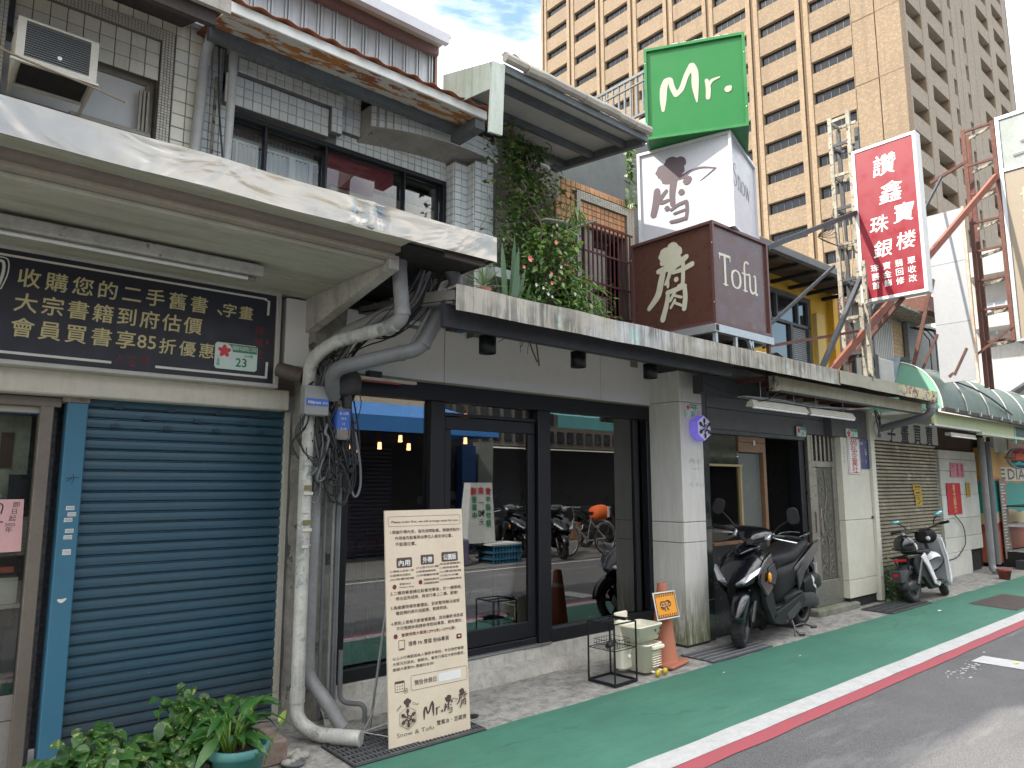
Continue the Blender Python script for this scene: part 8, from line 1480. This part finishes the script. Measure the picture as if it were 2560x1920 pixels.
bk.build('basket', M_BLACK, RK, kind='stuff'); t = thing('folded_umbrella', 'dark folded umbrellas lying in the black rack basket', 'umbrella', (4.35, 3.85, .27)); MB().tube([(4.24, 3.80, .285), (4.30, 3.82, .295), (4.42, 3.88, .285)], [.02, .028, .012], 8).build('canopy', M_CABLE, t)
# --- cream trolley with face
CT = thing('cream_storage_trolley', 'cream plastic two-tier trolley with a small face and yellow wheels', 'trolley', (4.68, 3.87, .006), .07); CPL = wm('cream_plastic', (.78, .74, .60), (.70, .66, .52), .3, 6, .4, bump=.02)
def tub(name, x0, x1, y0, y1, z0, z1, tp=.02, th=.008):
    m = MB(); n = 6; r_ = .035
    def ring(ins, z, rr_): 
        P = []
        for cx, cy, a0 in ((x1-ins-rr_, y1-ins-rr_, 0), (x0+ins+rr_, y1-ins-rr_, PI/2), (x0+ins+rr_, y0+ins+rr_, PI), (x1-ins-rr_, y0+ins+rr_, 1.5*PI)):
            for k in range(n): P.append(V((cx+rr_*math.cos(a0+k*PI/2/(n-1)), cy+rr_*math.sin(a0+k*PI/2/(n-1)), z)))
        return P
    rings = [ring(tp, z0, r_), ring(0, z1-.012, r_), ring(-.006, z1-.010, r_), ring(-.006, z1, r_), ring(th, z1, r_-.005), ring(tp+th, z0+th, r_-.005)]; N_ = 4*n
    for P in rings: m.v += P
    for k in range(5):
        for i in range(N_): m.f.append((k*N_+i, k*N_+(i+1) % N_, (k+1)*N_+(i+1) % N_, (k+1)*N_+i)); m.sm.append(True)
    m.f += [tuple(range(N_-1, -1, -1)), tuple(range(5*N_, 6*N_))]; m.sm += [False]*2
    return m.build(name, CPL, CT)
B('back_frame', (-.165, .03, .03), (.02, .115, .40), CPL, CT, .02); B('back_handle', (-.165, .09, .34), (.0, .115, .475), CPL, CT, .02)
tub('upper_tray', -.165, .17, -.13, .10, .265, .385); B('tray_divider', (-.15, -.02, .285), (.15, -.012, .378), CPL, CT); tub('lower_bin', -.06, .165, -.125, .10, .02, .235)
B('front_flap', (.0, -.155, .195), (.155, -.128, .225), CPL, CT, .006); B('column', (-.05, -.05, .20), (.13, .08, .285), CPL, CT, .01)
for k in range(7): B('moulded_rib', (.02, -.131, .06+.018*k), (.14, -.121, .065+.018*k), CPL, CT, .002)
m = MB(); fr = frame((0, -.1325, .335), (1, 0, 0), (0, .0, 1)); strokes(m, [([(.06, .005)], .010), ([(.125, .012)], .010), ([(.083, -.028), (.10, -.022)], .010)], fr, .001); m.build('face_print', M_INK, CT)
for x in (.03, .13): m = MB(); m.lathe((x, -.155, .022), [(.001, 0), (.024, 0), (.024, -.022), (.001, -.022)], 16, 'y'); m.build('wheel', pm('yellow_plastic', (.62, .42, .02), .35), CT); m = MB(); m.tube([(x, -.155, .022), (x-.02, -.12, .03)], .008, 6); m.build('axle', CPL, CT)
m = MB(); m.sphere((-.172, -.04, .16), .02, (1, .7, 1)); m.tube([(-.172, -.04, .18), (-.172, -.055, .215)], .007, 6); m.sphere((.155, -.0, .235), .012, (1, 1, 2)); m.build('side_knob', M_SIGNW, CT); B('tray_inset_plate', (-.14, -.11, .29), (.0, .06, .292), CPL, CT)  # last piece is a thin cream plate inside the upper tray
# --- cone with poster
CO = thing('traffic_cone', 'faded orange traffic cone beside the panelled pillar', 'traffic cone', (5.08, 3.92, .006), .2); CM = wm('faded_orange_rubber', (.40, .13, .07), (.32, .15, .10), .7, 9, .75, bump=.3, bs=80)
MB().lathe((0, 0, 0), [(.125, .03), (.112, .05), (.06, .50)], 26).build('body', CM, CO); MB().lathe((0, 0, 0), [(.06, .50), (.055, .535)], 26).build('pale_band', wm('grey_white_band', (.45, .44, .43), None), CO); MB().lathe((0, 0, 0), [(.055, .535), (.04, .66), (.036, .665), (.028, .66), (.028, .6)], 26).build('tip', CM, CO); B('base', (-.17, -.16, 0), (.17, .16, .03), CM, CO, .012)
PS_ = thing('warning_poster', 'tilted orange and black striped warning poster taped on the cone', 'poster', (4.98, 3.76, .38)); c0, c1, c3 = V((4.84, 3.79, .40)), V((5.105, 3.77, .405)), V((4.80, 3.83, .60)); Rv = (c1-c0).normalized(); Uv = (c3-c0); Uv = (Uv-Rv*Uv.dot(Rv)).normalized(); fp = (c0, Rv, Uv, Rv.cross(Uv).normalized())
MB().prism([(0, 0), (.27, 0), (.262, .215), (-.008, .22)], fp, .003).build('paper', M_SIGNW, PS_); MB().prism([(.012, .014), (.256, .014), (.25, .204), (.006, .206)], (c0+fp[3]*.003, *fp[1:]), .001).build('orange_print', pm('orange_print', (.75, .30, .03), .5), PS_)
m = MB(); fp2 = (c0+fp[3]*.0044, *fp[1:])
for k in range(10): x = .020+.0225*k; m.prism([(x, .178), (x+.009, .178), (x+.016, .200), (x+.007, .200)], fp2, .0004); m.prism([(x, .018), (x+.009, .018), (x+.016, .040), (x+.007, .040)], fp2, .0004)
strokes(m, [([(.012, .014), (.256, .014)], .006), ([(.008, .205), (.25, .204)], .006), ([(.012, .014), (.008, .205)], .006), ([(.256, .014), (.25, .204)], .006)], fp2, .0006)
strokes(m, [([(.06, .115), (.075, .14), (.085, .11)], .010), ([(.09, .14), (.12, .135)], .009), ([(.10, .115), (.12, .12), (.13, .10)], .009), ([(.13, .14), (.16, .142), (.15, .11)], .009), ([(.165, .14), (.185, .12)], .010), ([(.06, .095), (.18, .105)], .010), ([(.07, .08), (.10, .085), (.11, .065)], .008), ([(.13, .09), (.15, .07)], .008)], fp2, .0008); m.build('black_print', M_INK, PS_)
m = MB(); strokes(m, [([(.07, .117), (.08, .132)], .003), ([(.10, .125), (.115, .112)], .003), ([(.14, .13), (.15, .12)], .003), ([(.08, .10), (.16, .106)], .003)], fp2, .0022); m.build('white_print', M_SIGNW, PS_)
# ================================================================ office tower
TW = thing('office_tower', 'huge ochre pebble-faced office tower with ranks of recessed windows', 'tower', (90, 50, 0)); TX, TY = 72.0, 24.1
def pebble(name, a, b):
    t = NT(name); c = t.mix(t.ramp(t.noise(.16, 4, .6), .3, .7), a, b); c = t.mix(t.mul(t.ramp(t.vor(3.2), .1, .6), .5), c, tuple(x*.62 for x in b)); c = t.mix(t.mul(t.ramp(t.noise(1., 6, .75, (1.4, 1.4, .05)), .52, .72), .35), c, tuple(x*.5 for x in b)); t.bump(t.noise(4.5, 4, .8), .8, .12); return t.fin(c, .9)
M_PEB, M_TRIMT, M_GROOVE = pebble('ochre_pebble_panel', (.275, .205, .135), (.225, .168, .112)), pebble('ochre_smooth_rib', (.31, .235, .155), (.27, .20, .13)), wm('dark_joint', (.12, .08, .045), None, .3, 1, .9)
M_TWG = pm('tower_glass', (.010, .012, .015), .12, 0, .35); M_MULL = pm('tower_mullion', (.02, .02, .022), .5)
B('core', (TX+1.2, TY+1.2, -.06), (118, 76, 96), wm('tower_core', (.03, .028, .025), None), TW)
ZB = 50.6; P_ = 3.58; W0, W1 = 24.1, 76.0; rows = range(-13, 13)
cols = [(28.85+5.93*k, 28.85+5.93*k+4.45) for k in range(8)]      # windows on the -X face (Y ranges)
# ribs between window columns run the whole height; spandrels are individual panels
def slabx(name, y0, y1, z0, z1, x0, x1, mat): return B(name, (x0, y0, z0), (x1, y1, z1), mat, TW)
edges = [TY] + [e for c in cols for e in c] + [76.0]
slabx('corner_panel', TY, TY+2.35, -.06, 96, TX, TX+1.2, M_PEB); slabx('corner_panel', TY+2.45, cols[0][0]-.05, -.06, 96, TX+.02, TX+1.2, M_PEB)
for i in range(len(cols)):
    a = cols[i][1]; b = cols[i+1][0] if i+1 < len(cols) else 76.0
    slabx('rib', a, a+(b-a)*.36, -.06, 96, TX-.12, TX+1.2, M_TRIMT); slabx('rib', a+(b-a)*.42, a+(b-a)*.58, -.06, 96, TX+.05, TX+1.2, M_GROOVE); slabx('rib', a+(b-a)*.64, b, -.06, 96, TX-.12, TX+1.2, M_TRIMT)
sp = {}; pm_ = {}
for (a, b) in cols:
    for r_ in rows:
        zt = ZB + P_*r_; zb = zt - 1.36            # window from zb to zt
        me = sp.get('s') or sp.setdefault('s', MB().box((0, 0, 0), (1.1, b-a, P_-1.36-.05)).mesh('spandrel', M_PEB)); inst('spandrel', me, TW, (TX+.0, a, zt+.025))
        me = sp.get('f') or sp.setdefault('f', MB().box((0, 0, 0), (.05, b-a-.06, 1.34)).mesh('window', M_TWG)); w = inst('window', me, TW, (TX+.42, a+.03, zb+.01)); ORG[w.name] = V((0, 0, 0))
        me = sp.get('h') or sp.setdefault('h', MB().box((0, 0, 0), (.4, b-a-.02, .05)).box((0, 0, 1.39), (.4, b-a-.02, 1.44)).box((0, -.01, .05), (.4, .06, 1.39)).box((0, b-a-.07, .05), (.4, b-a-.01, 1.39)).mesh('surround', M_TRIMT)); inst('surround', me, TW, (TX+.03, a, zb-.015))
        me = sp.get('m') or sp.setdefault('m', (lambda q: [q.box((0, k*(b-a)/5-.03, 0), (.04, k*(b-a)/5+.03, 1.38)) for k in range(1, 5)] and q)(MB()).mesh('mullion', M_MULL)); o = bpy.data.objects.new('mullion', me); COL.objects.link(o); o.parent = w; o.location = (-.05, -.03, .01)
# shaded street face (-Y)
scols = [(73.7, 78.0, 'b'), (79.8, 84.8, 'b'), (86.9, 87.9, 'n'), (91.6, 92.6, 'n'), (97.9, 102.6, 'b'), (105.0, 109.8, 'b')]
M_PEB2 = pebble('grey_ochre_side_panel', (.30, .26, .21), (.26, .22, .175)); ed = [TX+1.2] + [e for c in scols for e in c[:2]] + [112.]
for i in range(0, len(ed), 2):
    a, b = ed[i], ed[i+1]; n = max(1, round((b-a)/2.4))
    for k in range(n): B('side_pier', (a+(b-a)*k/n+.04, TY, -.06), (a+(b-a)*(k+1)/n-.04, TY+1.2, 96), M_PEB2, TW)
for (a, b, kd) in scols:
    for r_ in rows:
        zt = ZB + P_*r_; wh = 1.75 if kd == 'b' else 1.9; zb = zt-wh
        kk = ('sp', round(b-a, 2), kd); me = sp.get(kk) or sp.setdefault(kk, MB().box((0, .03, 0), (b-a, 1.2, P_-wh-.05)).mesh('spandrel', M_PEB2)); inst('spandrel', me, TW, (a, TY, zt+.02))
        kk = ('w', round(b-a, 2), kd); me = sp.get(kk) or sp.setdefault(kk, MB().box((0, 0, 0), (b-a, .05, wh)).box(((b-a)/2-.04, -.06, 0), ((b-a)/2+.04, 0, wh)).mesh('window', M_TWG)); inst('window', me, TW, (a, TY+1.1, zb))
        if kd == 'b': 
            kk = ('r', round(b-a, 2)); me = sp.get(kk) or sp.setdefault(kk, MB().box((b-a-.12, .02, 0), (b-a, 1.1, wh)).box((0, .02, -.04), (b-a-.12, 1.1, .0)).mesh('reveal', M_PEB)); inst('reveal', me, TW, (a, TY, zb))
for k in range(-12, 13): B('floor_joint', (TX-.004, TY-.004, ZB+P_*k-2.55), (TX+.1, TY+4.8, ZB+P_*k-2.50), M_GROOVE, TW) if 0 else None
me = MB().box((-.01, 0, 0), (.05, 4.75, .07)).mesh('joint', M_GROOVE); [inst('joint', me, TW, (TX, TY+.02, ZB+P_*2*k-1.2)) for k in range(-6, 7)]

# ================================================================ mid-distance apartment blocks
AP = thing('grey_apartment_block', 'grey rendered apartment block with balconies behind the rusty ladder lattice', 'apartment block', (24, 8, 0)); M_AP = wm('grey_render_block', (.36, .35, .33), (.24, .23, .22), .6, .8, .9, bump=.3, bs=12, streak=.3)
B('wall', (22.6, 4.6, 0), (30, 8.2, 7.9), M_AP, AP)
for z0, z1 in ((7.1, 7.8), (5.65, 6.0), (3.9, 4.72)): B('balcony', (21.9, 4.9, z0), (22.59, 6.3, z1), M_AP, AP, .01)
for z in (6.46, 4.85, 2.6): 
    w = B('window', (22.56, 5.55, z-.9), (22.595, 6.05, z+.0), wm('pale_blue_window', (.30, .34, .38), None, .3, 2, .3), AP); B('sash', (22.54, 5.78, z-.88), (22.555, 5.83, z-.02), M_WHITE, w); B('sash', (22.54, 5.50, z-.9), (22.559, 5.549, z), M_WHITE, w)
B('balcony_side', (21.9, 4.3, 3.0), (22.59, 4.89, 4.72), M_AP, AP); B('rack_bracket', (22.3, 5.4, 6.25), (22.55, 5.9, 6.28), M_RUST, AP)
B('lower_wall', (16.3, 3.9, 2.5), (22, 8, 2.9), M_AP, AP); m = MB(); m.bar((14.9, 3.9, 2.95), (16.4, 3.6, 3.55), .09); m.bar((16.4, 3.6, 3.55), (17.6, 3.6, 3.55), .12, .3); m.build('lamp_arm', M_DARK, None, label='dark bent lamp arm over the far end of the green awning', cat='lamp')
B('pillar', (21.0, 4.2, 0), (22.0, 6.0, 2.6), M_AP, AP)
B('end_house', (26.0, 1.8, 0), (34, 4.4, 3.9), wm('far_white_render', (.45, .45, .43), None, .4, 1, .8), label='plain pale building closing the far end of the row', cat='house')
# ================================================================ the other side of the street (seen in the shop glass)
OP = thing('dark_shuttered_building', 'dark building across the street with closed shutters', 'building', (8, -4.4, 0)); M_OPW = wm('dark_facade', (.045, .045, .05), (.03, .03, .033), .5, 1.5, .7)
B('wall', (-6, -4.9, -.05), (10.6, -4.4, 2.9), M_OPW, OP); sh = B('shutter_back', (2.0, -4.395, 0), (8.3, -4.39, 2.4), M_OPW, OP)
me = MB(); prof = [(0, 0), (.03, .2), (.035, .7), (.0, 1.)]; vs = []
for dy, t_ in prof: vs += [V((8.2, dy, t_*.085)), V((2.0, dy, t_*.085))]
me.add(vs, [(2*i, 2*i+1, 2*i+3, 2*i+2) for i in range(3)]); me = me.mesh('slat', wm('dark_purple_shutter', (.10, .09, .12), None, .5, 2, .5)); [inst('slat', me, sh, (0, -4.38, .02+.085*k)) for k in range(27)]
B('sign_strip', (3.0, -4.36, 2.38), (9.8, -4.34, 2.62), wm('brown_sign_strip', (.12, .08, .05), None), OP); m = MB(); fr = frame((0, -4.338, 2.5), (-1, 0, 0), (0, 0, 1)); spaced(m, '排骨麵・雞腿飯・炒飯・湯麵', fr, -9.4, -5.2, 0, .17, bold=.02); m.build('sign_lettering', pm('dim_blue', (.05, .08, .2), .5), OP)
B('blue_post', (9.9, -4.3, 0), (10.3, -4.1, 2.4), wm('blue_column', (.02, .07, .2), None), OP); B('tiled_column', (10.45, -4.42, 0), (10.9, -4.2, 2.5), wm('grey_tiled_column', (.16, .17, .15), None, .5, 9), OP)
WB = thing('arcade_building', 'dark arcaded building across the street', 'building', (16, -6.5, 0)); B('wall', (10.9, -8.0, -.05), (40, -7.5, 2.6), M_OPW, WB); B('upper_storey', (10.7, -6.9, 2.6), (40, -6.4, 5.2), wm('grid_facade', (.16, .14, .12), None, .4, 1), WB)
me = MB().box((0, 0, 0), (.26, .03, .34)).mesh('window', M_WINDK)
for i in range(34):
    for j in range(4): inst('window', me, WB, (11.0+.42*i, -6.39, 2.75+.56*j))
B('far_wall_upper', (-8, -7.2, 2.9), (10.6, -6.6, 5.0), wm('warm_render', (.62, .54, .42), None, .4, 1), label='warm rendered upper storeys across the street', cat='building')
AW = thing('blue_awning', 'blue canvas awning across the street over dark shutters', 'awning', (6, -3.4, 2.4)); M_BLC = wm('blue_canvas', (.05, .20, .50), (.04, .15, .38), .5, 2, .7, bump=.1)
m = MB(); m.add([(0, -4.35, 3.25), (9.55, -4.35, 3.25), (9.75, -2.6, 2.80), (0, -2.6, 2.80)], [(0, 1, 2, 3)]); m.add([(0, -2.6, 2.80), (9.75, -2.6, 2.80), (9.75, -2.6, 2.50), (0, -2.6, 2.50)], [(0, 1, 2, 3)]); m.add([(9.55, -4.35, 3.25), (9.75, -2.6, 2.8), (9.75, -2.6, 2.5), (9.55, -4.35, 2.5)], [(0, 1, 2, 3)]); m.build('canvas', M_BLC, AW)
t = thing('teal_awning', 'pale teal awning across the street beyond the blue one', 'awning', (14, -3.4, 2.6)); m = MB(); m.add([(11.9, -4.6, 3.5), (15.6, -4.6, 3.5), (15.6, -3.0, 3.15), (11.9, -3.0, 3.15), (15.6, -3.0, 2.85), (11.9, -3.0, 2.85)], [(0, 1, 2, 3), (3, 2, 4, 5)]); m.build('canvas', wm('teal_canvas', (.12, .36, .38), None, .3, 2, .6), t)
SB = thing('street_sandwich_sign', 'white trapezoid street sign for fried noodles across the street', 'sign', (8.7, -1.8, .36)); m = MB(); m.add([(8.32, -1.8, .40), (9.0, -1.8, .40), (8.95, -1.85, 1.54), (8.42, -1.85, 1.54), (8.32, -2.1, .40), (9.1, -2.1, .40), (9.05, -2.05, 1.54), (8.42, -2.05, 1.54)], [(1, 0, 3, 2), (4, 5, 6, 7), (2, 3, 7, 6), (5, 1, 2, 6), (0, 4, 7, 3)]); m.build('box', M_WHITE, SB)
fr = frame((8.66, -1.822, .96), (-1, 0, 0), (0, -.05, 1)); m = MB(); [put_text(m, c, fr, x, .42, .14, bold=.03, eps=.008) for x, c in ((.17, '福'), (-.0, '來'), (-.18, '食'))]; m.build('red_lettering', M_REDT, SB); m = MB(); [put_text(m, c, fr, -.17, .26-.15*i, .12, bold=.03, eps=.01) for i, c in enumerate('牛雜炒麵')]; [put_text(m, c, fr, .17, .26-.15*i, .12, bold=.03, eps=.01) for i, c in enumerate('營業中')]; m.build('green_lettering', M_PLATEG, SB); m = MB(); put_text(m, '一', fr, 0, .2, .12, eps=.01); put_text(m, '90', fr, 0, .0, .15, bold=.03, eps=.01); put_text(m, '元', fr, 0, -.17, .12, eps=.01); m.build('black_lettering', M_INK, SB)
CR = thing('blue_crate', 'stacked blue plastic crates under the street sign across the road', 'crate', (9.1, -1.85, 0)); M_CR = wm('blue_crate_plastic', (.03, .13, .22), None, .4, 9, .5)
for z in (0, .12, .24): B('rim', (8.78, -2.15, z+.08), (9.5, -1.60, z+.11), M_CR, CR); 
me = MB().box((0, 0, 0), (.03, .02, .33)).mesh('upright', M_CR); [inst('upright', me, CR, (8.8+.075*k, -1.63, .0)) for k in range(10)]; B('inner', (8.82, -2.1, .0), (9.46, -1.66, .3), wm('crate_inside', (.03, .05, .06), None), CR); B('lid', (8.72, -2.15, .352), (9.5, -1.6, .385), M_WHITE, CR)
BK2 = thing('bicycle', 'silver step-through bicycle with orange bag across the street', 'bicycle', (11.4, -1.8, 0)); M_CHR = pm('chrome_tube', (.75, .75, .75), .15, .9)
def bwheel(x, y):
    R_ = .33; m = MB(); m.tube([(x+R_*math.cos(a), y, R_+.01+R_*math.sin(a)) for a in [2*PI*k/32 for k in range(33)]], .016, 6, cap=False); w = m.build('wheel', M_TYRE, BK2); m = MB(); m.tube([(x+(R_-.02)*math.cos(a), y, R_+.01+(R_-.02)*math.sin(a)) for a in [2*PI*k/32 for k in range(33)]], .009, 6, cap=False)
    for k in range(18): a = 2*PI*k/18; m.bar((x, y, R_+.01), (x+(R_-.03)*math.cos(a), y, R_+.01+(R_-.03)*math.sin(a)), .003)
    m.build('rim', M_CHR, w); fender(BK2, x, R_+.01, R_+.03, .05, -.2, 2.4, M_CHR, Matrix.Translation(V((0, y, 0))), 'mudguard')
bwheel(10.95, -1.75); bwheel(12.05, -1.70); m = MB()
for a, b in (((10.95, -1.75, .34), (11.12, -1.74, .80)), ((11.12, -1.74, .72), (11.5, -1.73, .30)), ((11.14, -1.74, .62), (11.5, -1.73, .36)), ((11.5, -1.73, .28), (11.66, -1.72, .85)), ((11.5, -1.73, .30), (12.05, -1.70, .34)), ((11.64, -1.72, .70), (12.05, -1.70, .34)), ((11.12, -1.74, .80), (11.08, -1.74, 1.0)), ((11.05, -2.0, 1.02), (11.05, -1.48, 1.02)), ((11.64, -1.8, .72), (12.15, -1.8, .72))): m.tube([a, b], .017, 8)
m.build('frame_tubes', M_CHR, BK2); B('saddle', (11.58, -1.80, .86), (11.86, -1.64, .92), M_PLB, BK2, .02); m = MB(); m.sphere((11.05, -1.95, .98), .06); m.build('headlamp', M_LENS, BK2)
t = thing('orange_bag', 'orange bag with white stripe on the bicycle rack', 'bag', (11.9, -1.72, .73)); m = MB(); m.loft([(11.62, -1.7, .85, .05, .06), (11.70, -1.7, .88, .16, .14), (11.95, -1.7, .90, .18, .17), (12.12, -1.7, .88, .12, .10)], 12, 2.5, 3); m.build('bag_body', wm('orange_nylon', (.75, .14, .03), (.6, .12, .03), .4, 9, .6), t); B('stripe', (11.95, -1.53, .80), (12.0, -1.51, 1.03), M_SIGNW, t)
t = thing('brown_parcel', 'brown cardboard parcel beside the bicycle', 'box', (11.6, -2.1, .35)); B('carton', (11.3, -2.2, .30), (11.6, -2.0, .68), wm('parcel_brown', (.30, .18, .08), None), t)
for i, (x, y, rz, lb) in enumerate(((10.6, -2.1, PI/2+.2, 'black scooter across the street next to the bicycle'), (12.9, -2.4, PI/2, 'black scooter across the street beyond the bicycle'), (9.9, -2.9, PI/2-.2, 'black scooter across the street behind the blue crates'), (8.2, -3.0, PI/2, 'black scooter across the street under the blue awning'))):
    c = copy_tree(scoot); c.location = (x, y, 0); c.rotation_euler = (0, 0, rz); c['label'] = lb; c['group'] = 'scooters across the street'
pl = MB(); put_text(pl, '653', frame((10.35, -1.02, .55), (-1, 0, 0), (0, 0, 1)), 0, 0, .1) if 0 else None
B('white_plate', (10.42, -1.10, .52), (10.72, -1.08, .68), M_SIGNW, label='white number plate on the scooter across the street', cat='number plate') if 0 else None
B('purple_bag', (8.0, -1.9, 0), (8.3, -1.7, .5), wm('purple_plastic', (.15, .12, .2), None), label='dull purple carrier bag beside the street sign across the road', cat='bag', bev=.03)
strip('far_white_line', [2+.5*i for i in range(40)], -1.05, -.95, .002, M_WLINE, .006, 40)
strip('far_pavement', [-2+.5*i for i in range(60)], -4.4, -1.3, .004, wm('far_pavement_concrete', (.17, .165, .155), None, .5, 1, .9), .01, 50)
# ================================================================ foreground planting by the shutter
L_P1 = leafmat('pothos_leaf', (.028, .085, .02), (.05, .14, .03), (.16, .24, .06)); L_P2 = leafmat('variegated_leaf', (.04, .10, .03), (.07, .15, .04), (.42, .44, .20)); L_YG = leafmat('lime_leaf', (.14, .26, .03), (.2, .32, .05), (.06, .15, .03)); L_PL = leafmat('peace_lily_leaf', (.025, .09, .02), (.06, .16, .035), (.09, .19, .05))
random.seed(31)
def pothos(name, lbl, cx0, cx1, cy0, cy1, z0, z1, n, seed):
    random.seed(seed); t = thing(name, lbl, 'plant', ((cx0+cx1)/2, (cy0+cy1)/2, 0))
    ms = [leaf_mesh('leaf', L_P1, .085, .062, 'heart', .28, .35), leaf_mesh('leaf', L_P1, .070, .055, 'heart', .2, .5), leaf_mesh('leaf', L_P2, .075, .058, 'heart', .3, .3), leaf_mesh('leaf', L_P1, .095, .07, 'heart', .22, .45)]
    for k in range(n):
        u_, v_ = random.random(), random.random(); x = cx0+(cx1-cx0)*u_; y = cy0+(cy1-cy0)*v_; top = z0+(z1-z0)*(.55+.45*math.sin(u_*7+seed)*.5+.225)*(.6+.4*v_); z = top - abs(random.gauss(0, .055)); d = V((random.uniform(-1, 1), -1.2+random.random()*.9, 0))
        s = random.uniform(.65, 1.2); inst('leaf', random.choice(ms), t, (x, y, max(.03, z)), (random.uniform(-.5, .5), random.uniform(-.5, .75), math.atan2(d.y, d.x)), (s, s, s))
        if k % 3 == 0: MB().tube(bez([(x+random.uniform(-.05, .05), y+.05, .02), (x, y+.03, z*.6), (x, y, z)], 3), .0025, 5).build('stem', L_YG, t)
    return t
pothos('pothos_plant', 'leafy pothos mass low against the bookshop post', .38, .92, 3.85, 4.22, .05, .30, 200, 3)
pothos('pothos_plant', 'variegated pothos spilling over the pale planter before the blue shutter', .80, 1.36, 3.78, 4.22, .10, .36, 230, 7)
pothos('pothos_plant', 'taller pothos clump behind the teal pot', 1.18, 1.62, 4.0, 4.35, .14, .44, 130, 12)
B('planter', (.86, 3.70, -.0), (1.30, 3.98, .13), wm('pale_stone_planter', (.42, .40, .37), (.3, .28, .25), .6, 6, .8, bump=.3), label='pale rough planter box half hidden by pothos leaves', cat='planter', bev=.02); B('planter', (.35, 3.85, 0), (.84, 4.15, .10), wm('dark_planter', (.07, .06, .05), None), label='dark planter box under the leaves by the blue post', cat='planter', bev=.02)
TP = thing('teal_flower_pot', 'weathered teal plastic pot filled with dark soil', 'pot', (1.44, 3.72, 0)); c = (1.44, 3.76, 0); M_TEAL = wm('weathered_teal_plastic', (.055, .20, .20), (.12, .24, .22), .7, 9, .55, bump=.15, bs=60)
MB().lathe(c, [(.001, .0), (.095, .0), (.125, .17), (.140, .175), (.146, .19), (.146, .215), (.138, .222), (.128, .215), (.12, .17), (.001, .165)], 36).build('pot', M_TEAL, TP)
m = MB(); n = 22; rr_ = 7
for i in range(rr_+1):
    for j in range(n): a = 2*PI*j/n; q = .122*i/rr_; m.v.append(V((c[0]+q*math.cos(a), c[1]+q*math.sin(a), .185+.014*mnoise.noise((q*60*math.cos(a), q*60*math.sin(a), 1)))))
for i in range(rr_):
    for j in range(n): m.f.append((i*n+j, i*n+(j+1) % n, (i+1)*n+(j+1) % n, (i+1)*n+j)); m.sm.append(False)
m.build('soil', wm('dark_soil', (.03, .022, .017), (.07, .055, .045), .8, 60, .95, bump=1., bs=200), TP)
PLY = thing('peace_lily', 'peace lily with long glossy leaves growing in the teal pot', 'plant', (1.42, 3.76, .19)); ls = [leaf_mesh('leaf', L_PL, .20, .055, 'lance', .35, .5), leaf_mesh('leaf', L_PL, .17, .06, 'lance', .25, .7), leaf_mesh('leaf', L_YG, .15, .04, 'lance', .3, .5)]
random.seed(14)
for k in range(44):
    a = random.uniform(0, 2*PI); r_ = random.uniform(.0, .04); h = random.uniform(.05, .20); b = V((1.40+r_*math.cos(a), 3.78+r_*math.sin(a), .19)); tip = b+V((math.cos(a)*h*.45, math.sin(a)*h*.45, h)); MB().tube([b, (b+tip)/2+V((0, 0, .01)), tip], .003, 5).build('stem', L_YG, PLY)
    s = random.uniform(.6, 1.05); inst('leaf', random.choice(ls[:2] if k % 7 else ls), PLY, tip, (random.uniform(-.4, .4), random.uniform(-1.15, .25), a), (s, s, s))
inst('leaf', ls[2], PLY, (1.44, 3.70, .21), (0, -.9, 1.0), (.9,)*3)
t = thing('seedling', 'single variegated leaf shoot leaning beside the teal pot', 'plant', (1.58, 3.74, 0)); MB().tube(bez([(1.56, 3.72, .1), (1.61, 3.73, .22), (1.645, 3.74, .27)], 4), .003, 5).build('stem', L_YG, t); inst('leaf', leaf_mesh('leaf', leafmat('lime_variegated', (.2, .3, .05), (.25, .35, .08), (.55, .55, .25)), .075, .04, 'heart'), t, (1.645, 3.74, .27), (0, -1.2, .6), (1, 1, 1))
B('brick', (1.56, 3.93, 0), (1.78, 4.25, .13), wm('old_paving_brick', (.17, .10, .075), (.30, .27, .24), .9, 14, .9, bump=.7, bs=40), label='chipped red brown brick beside the teal pot', cat='brick', bev=.012)
m = MB(); random.seed(6)
for k in range(16): x, y, s = 1.70+random.random()*.22, 3.90+random.random()*.16, random.uniform(.015, .045); m.sphere((x, y, s*.4), s, (1, .8, .6), 6, 4)
m.build('mortar_rubble', wm('pale_mortar', (.40, .38, .34), (.2, .19, .17), .8, 20, .9, bump=.9, bs=40), kind='stuff')
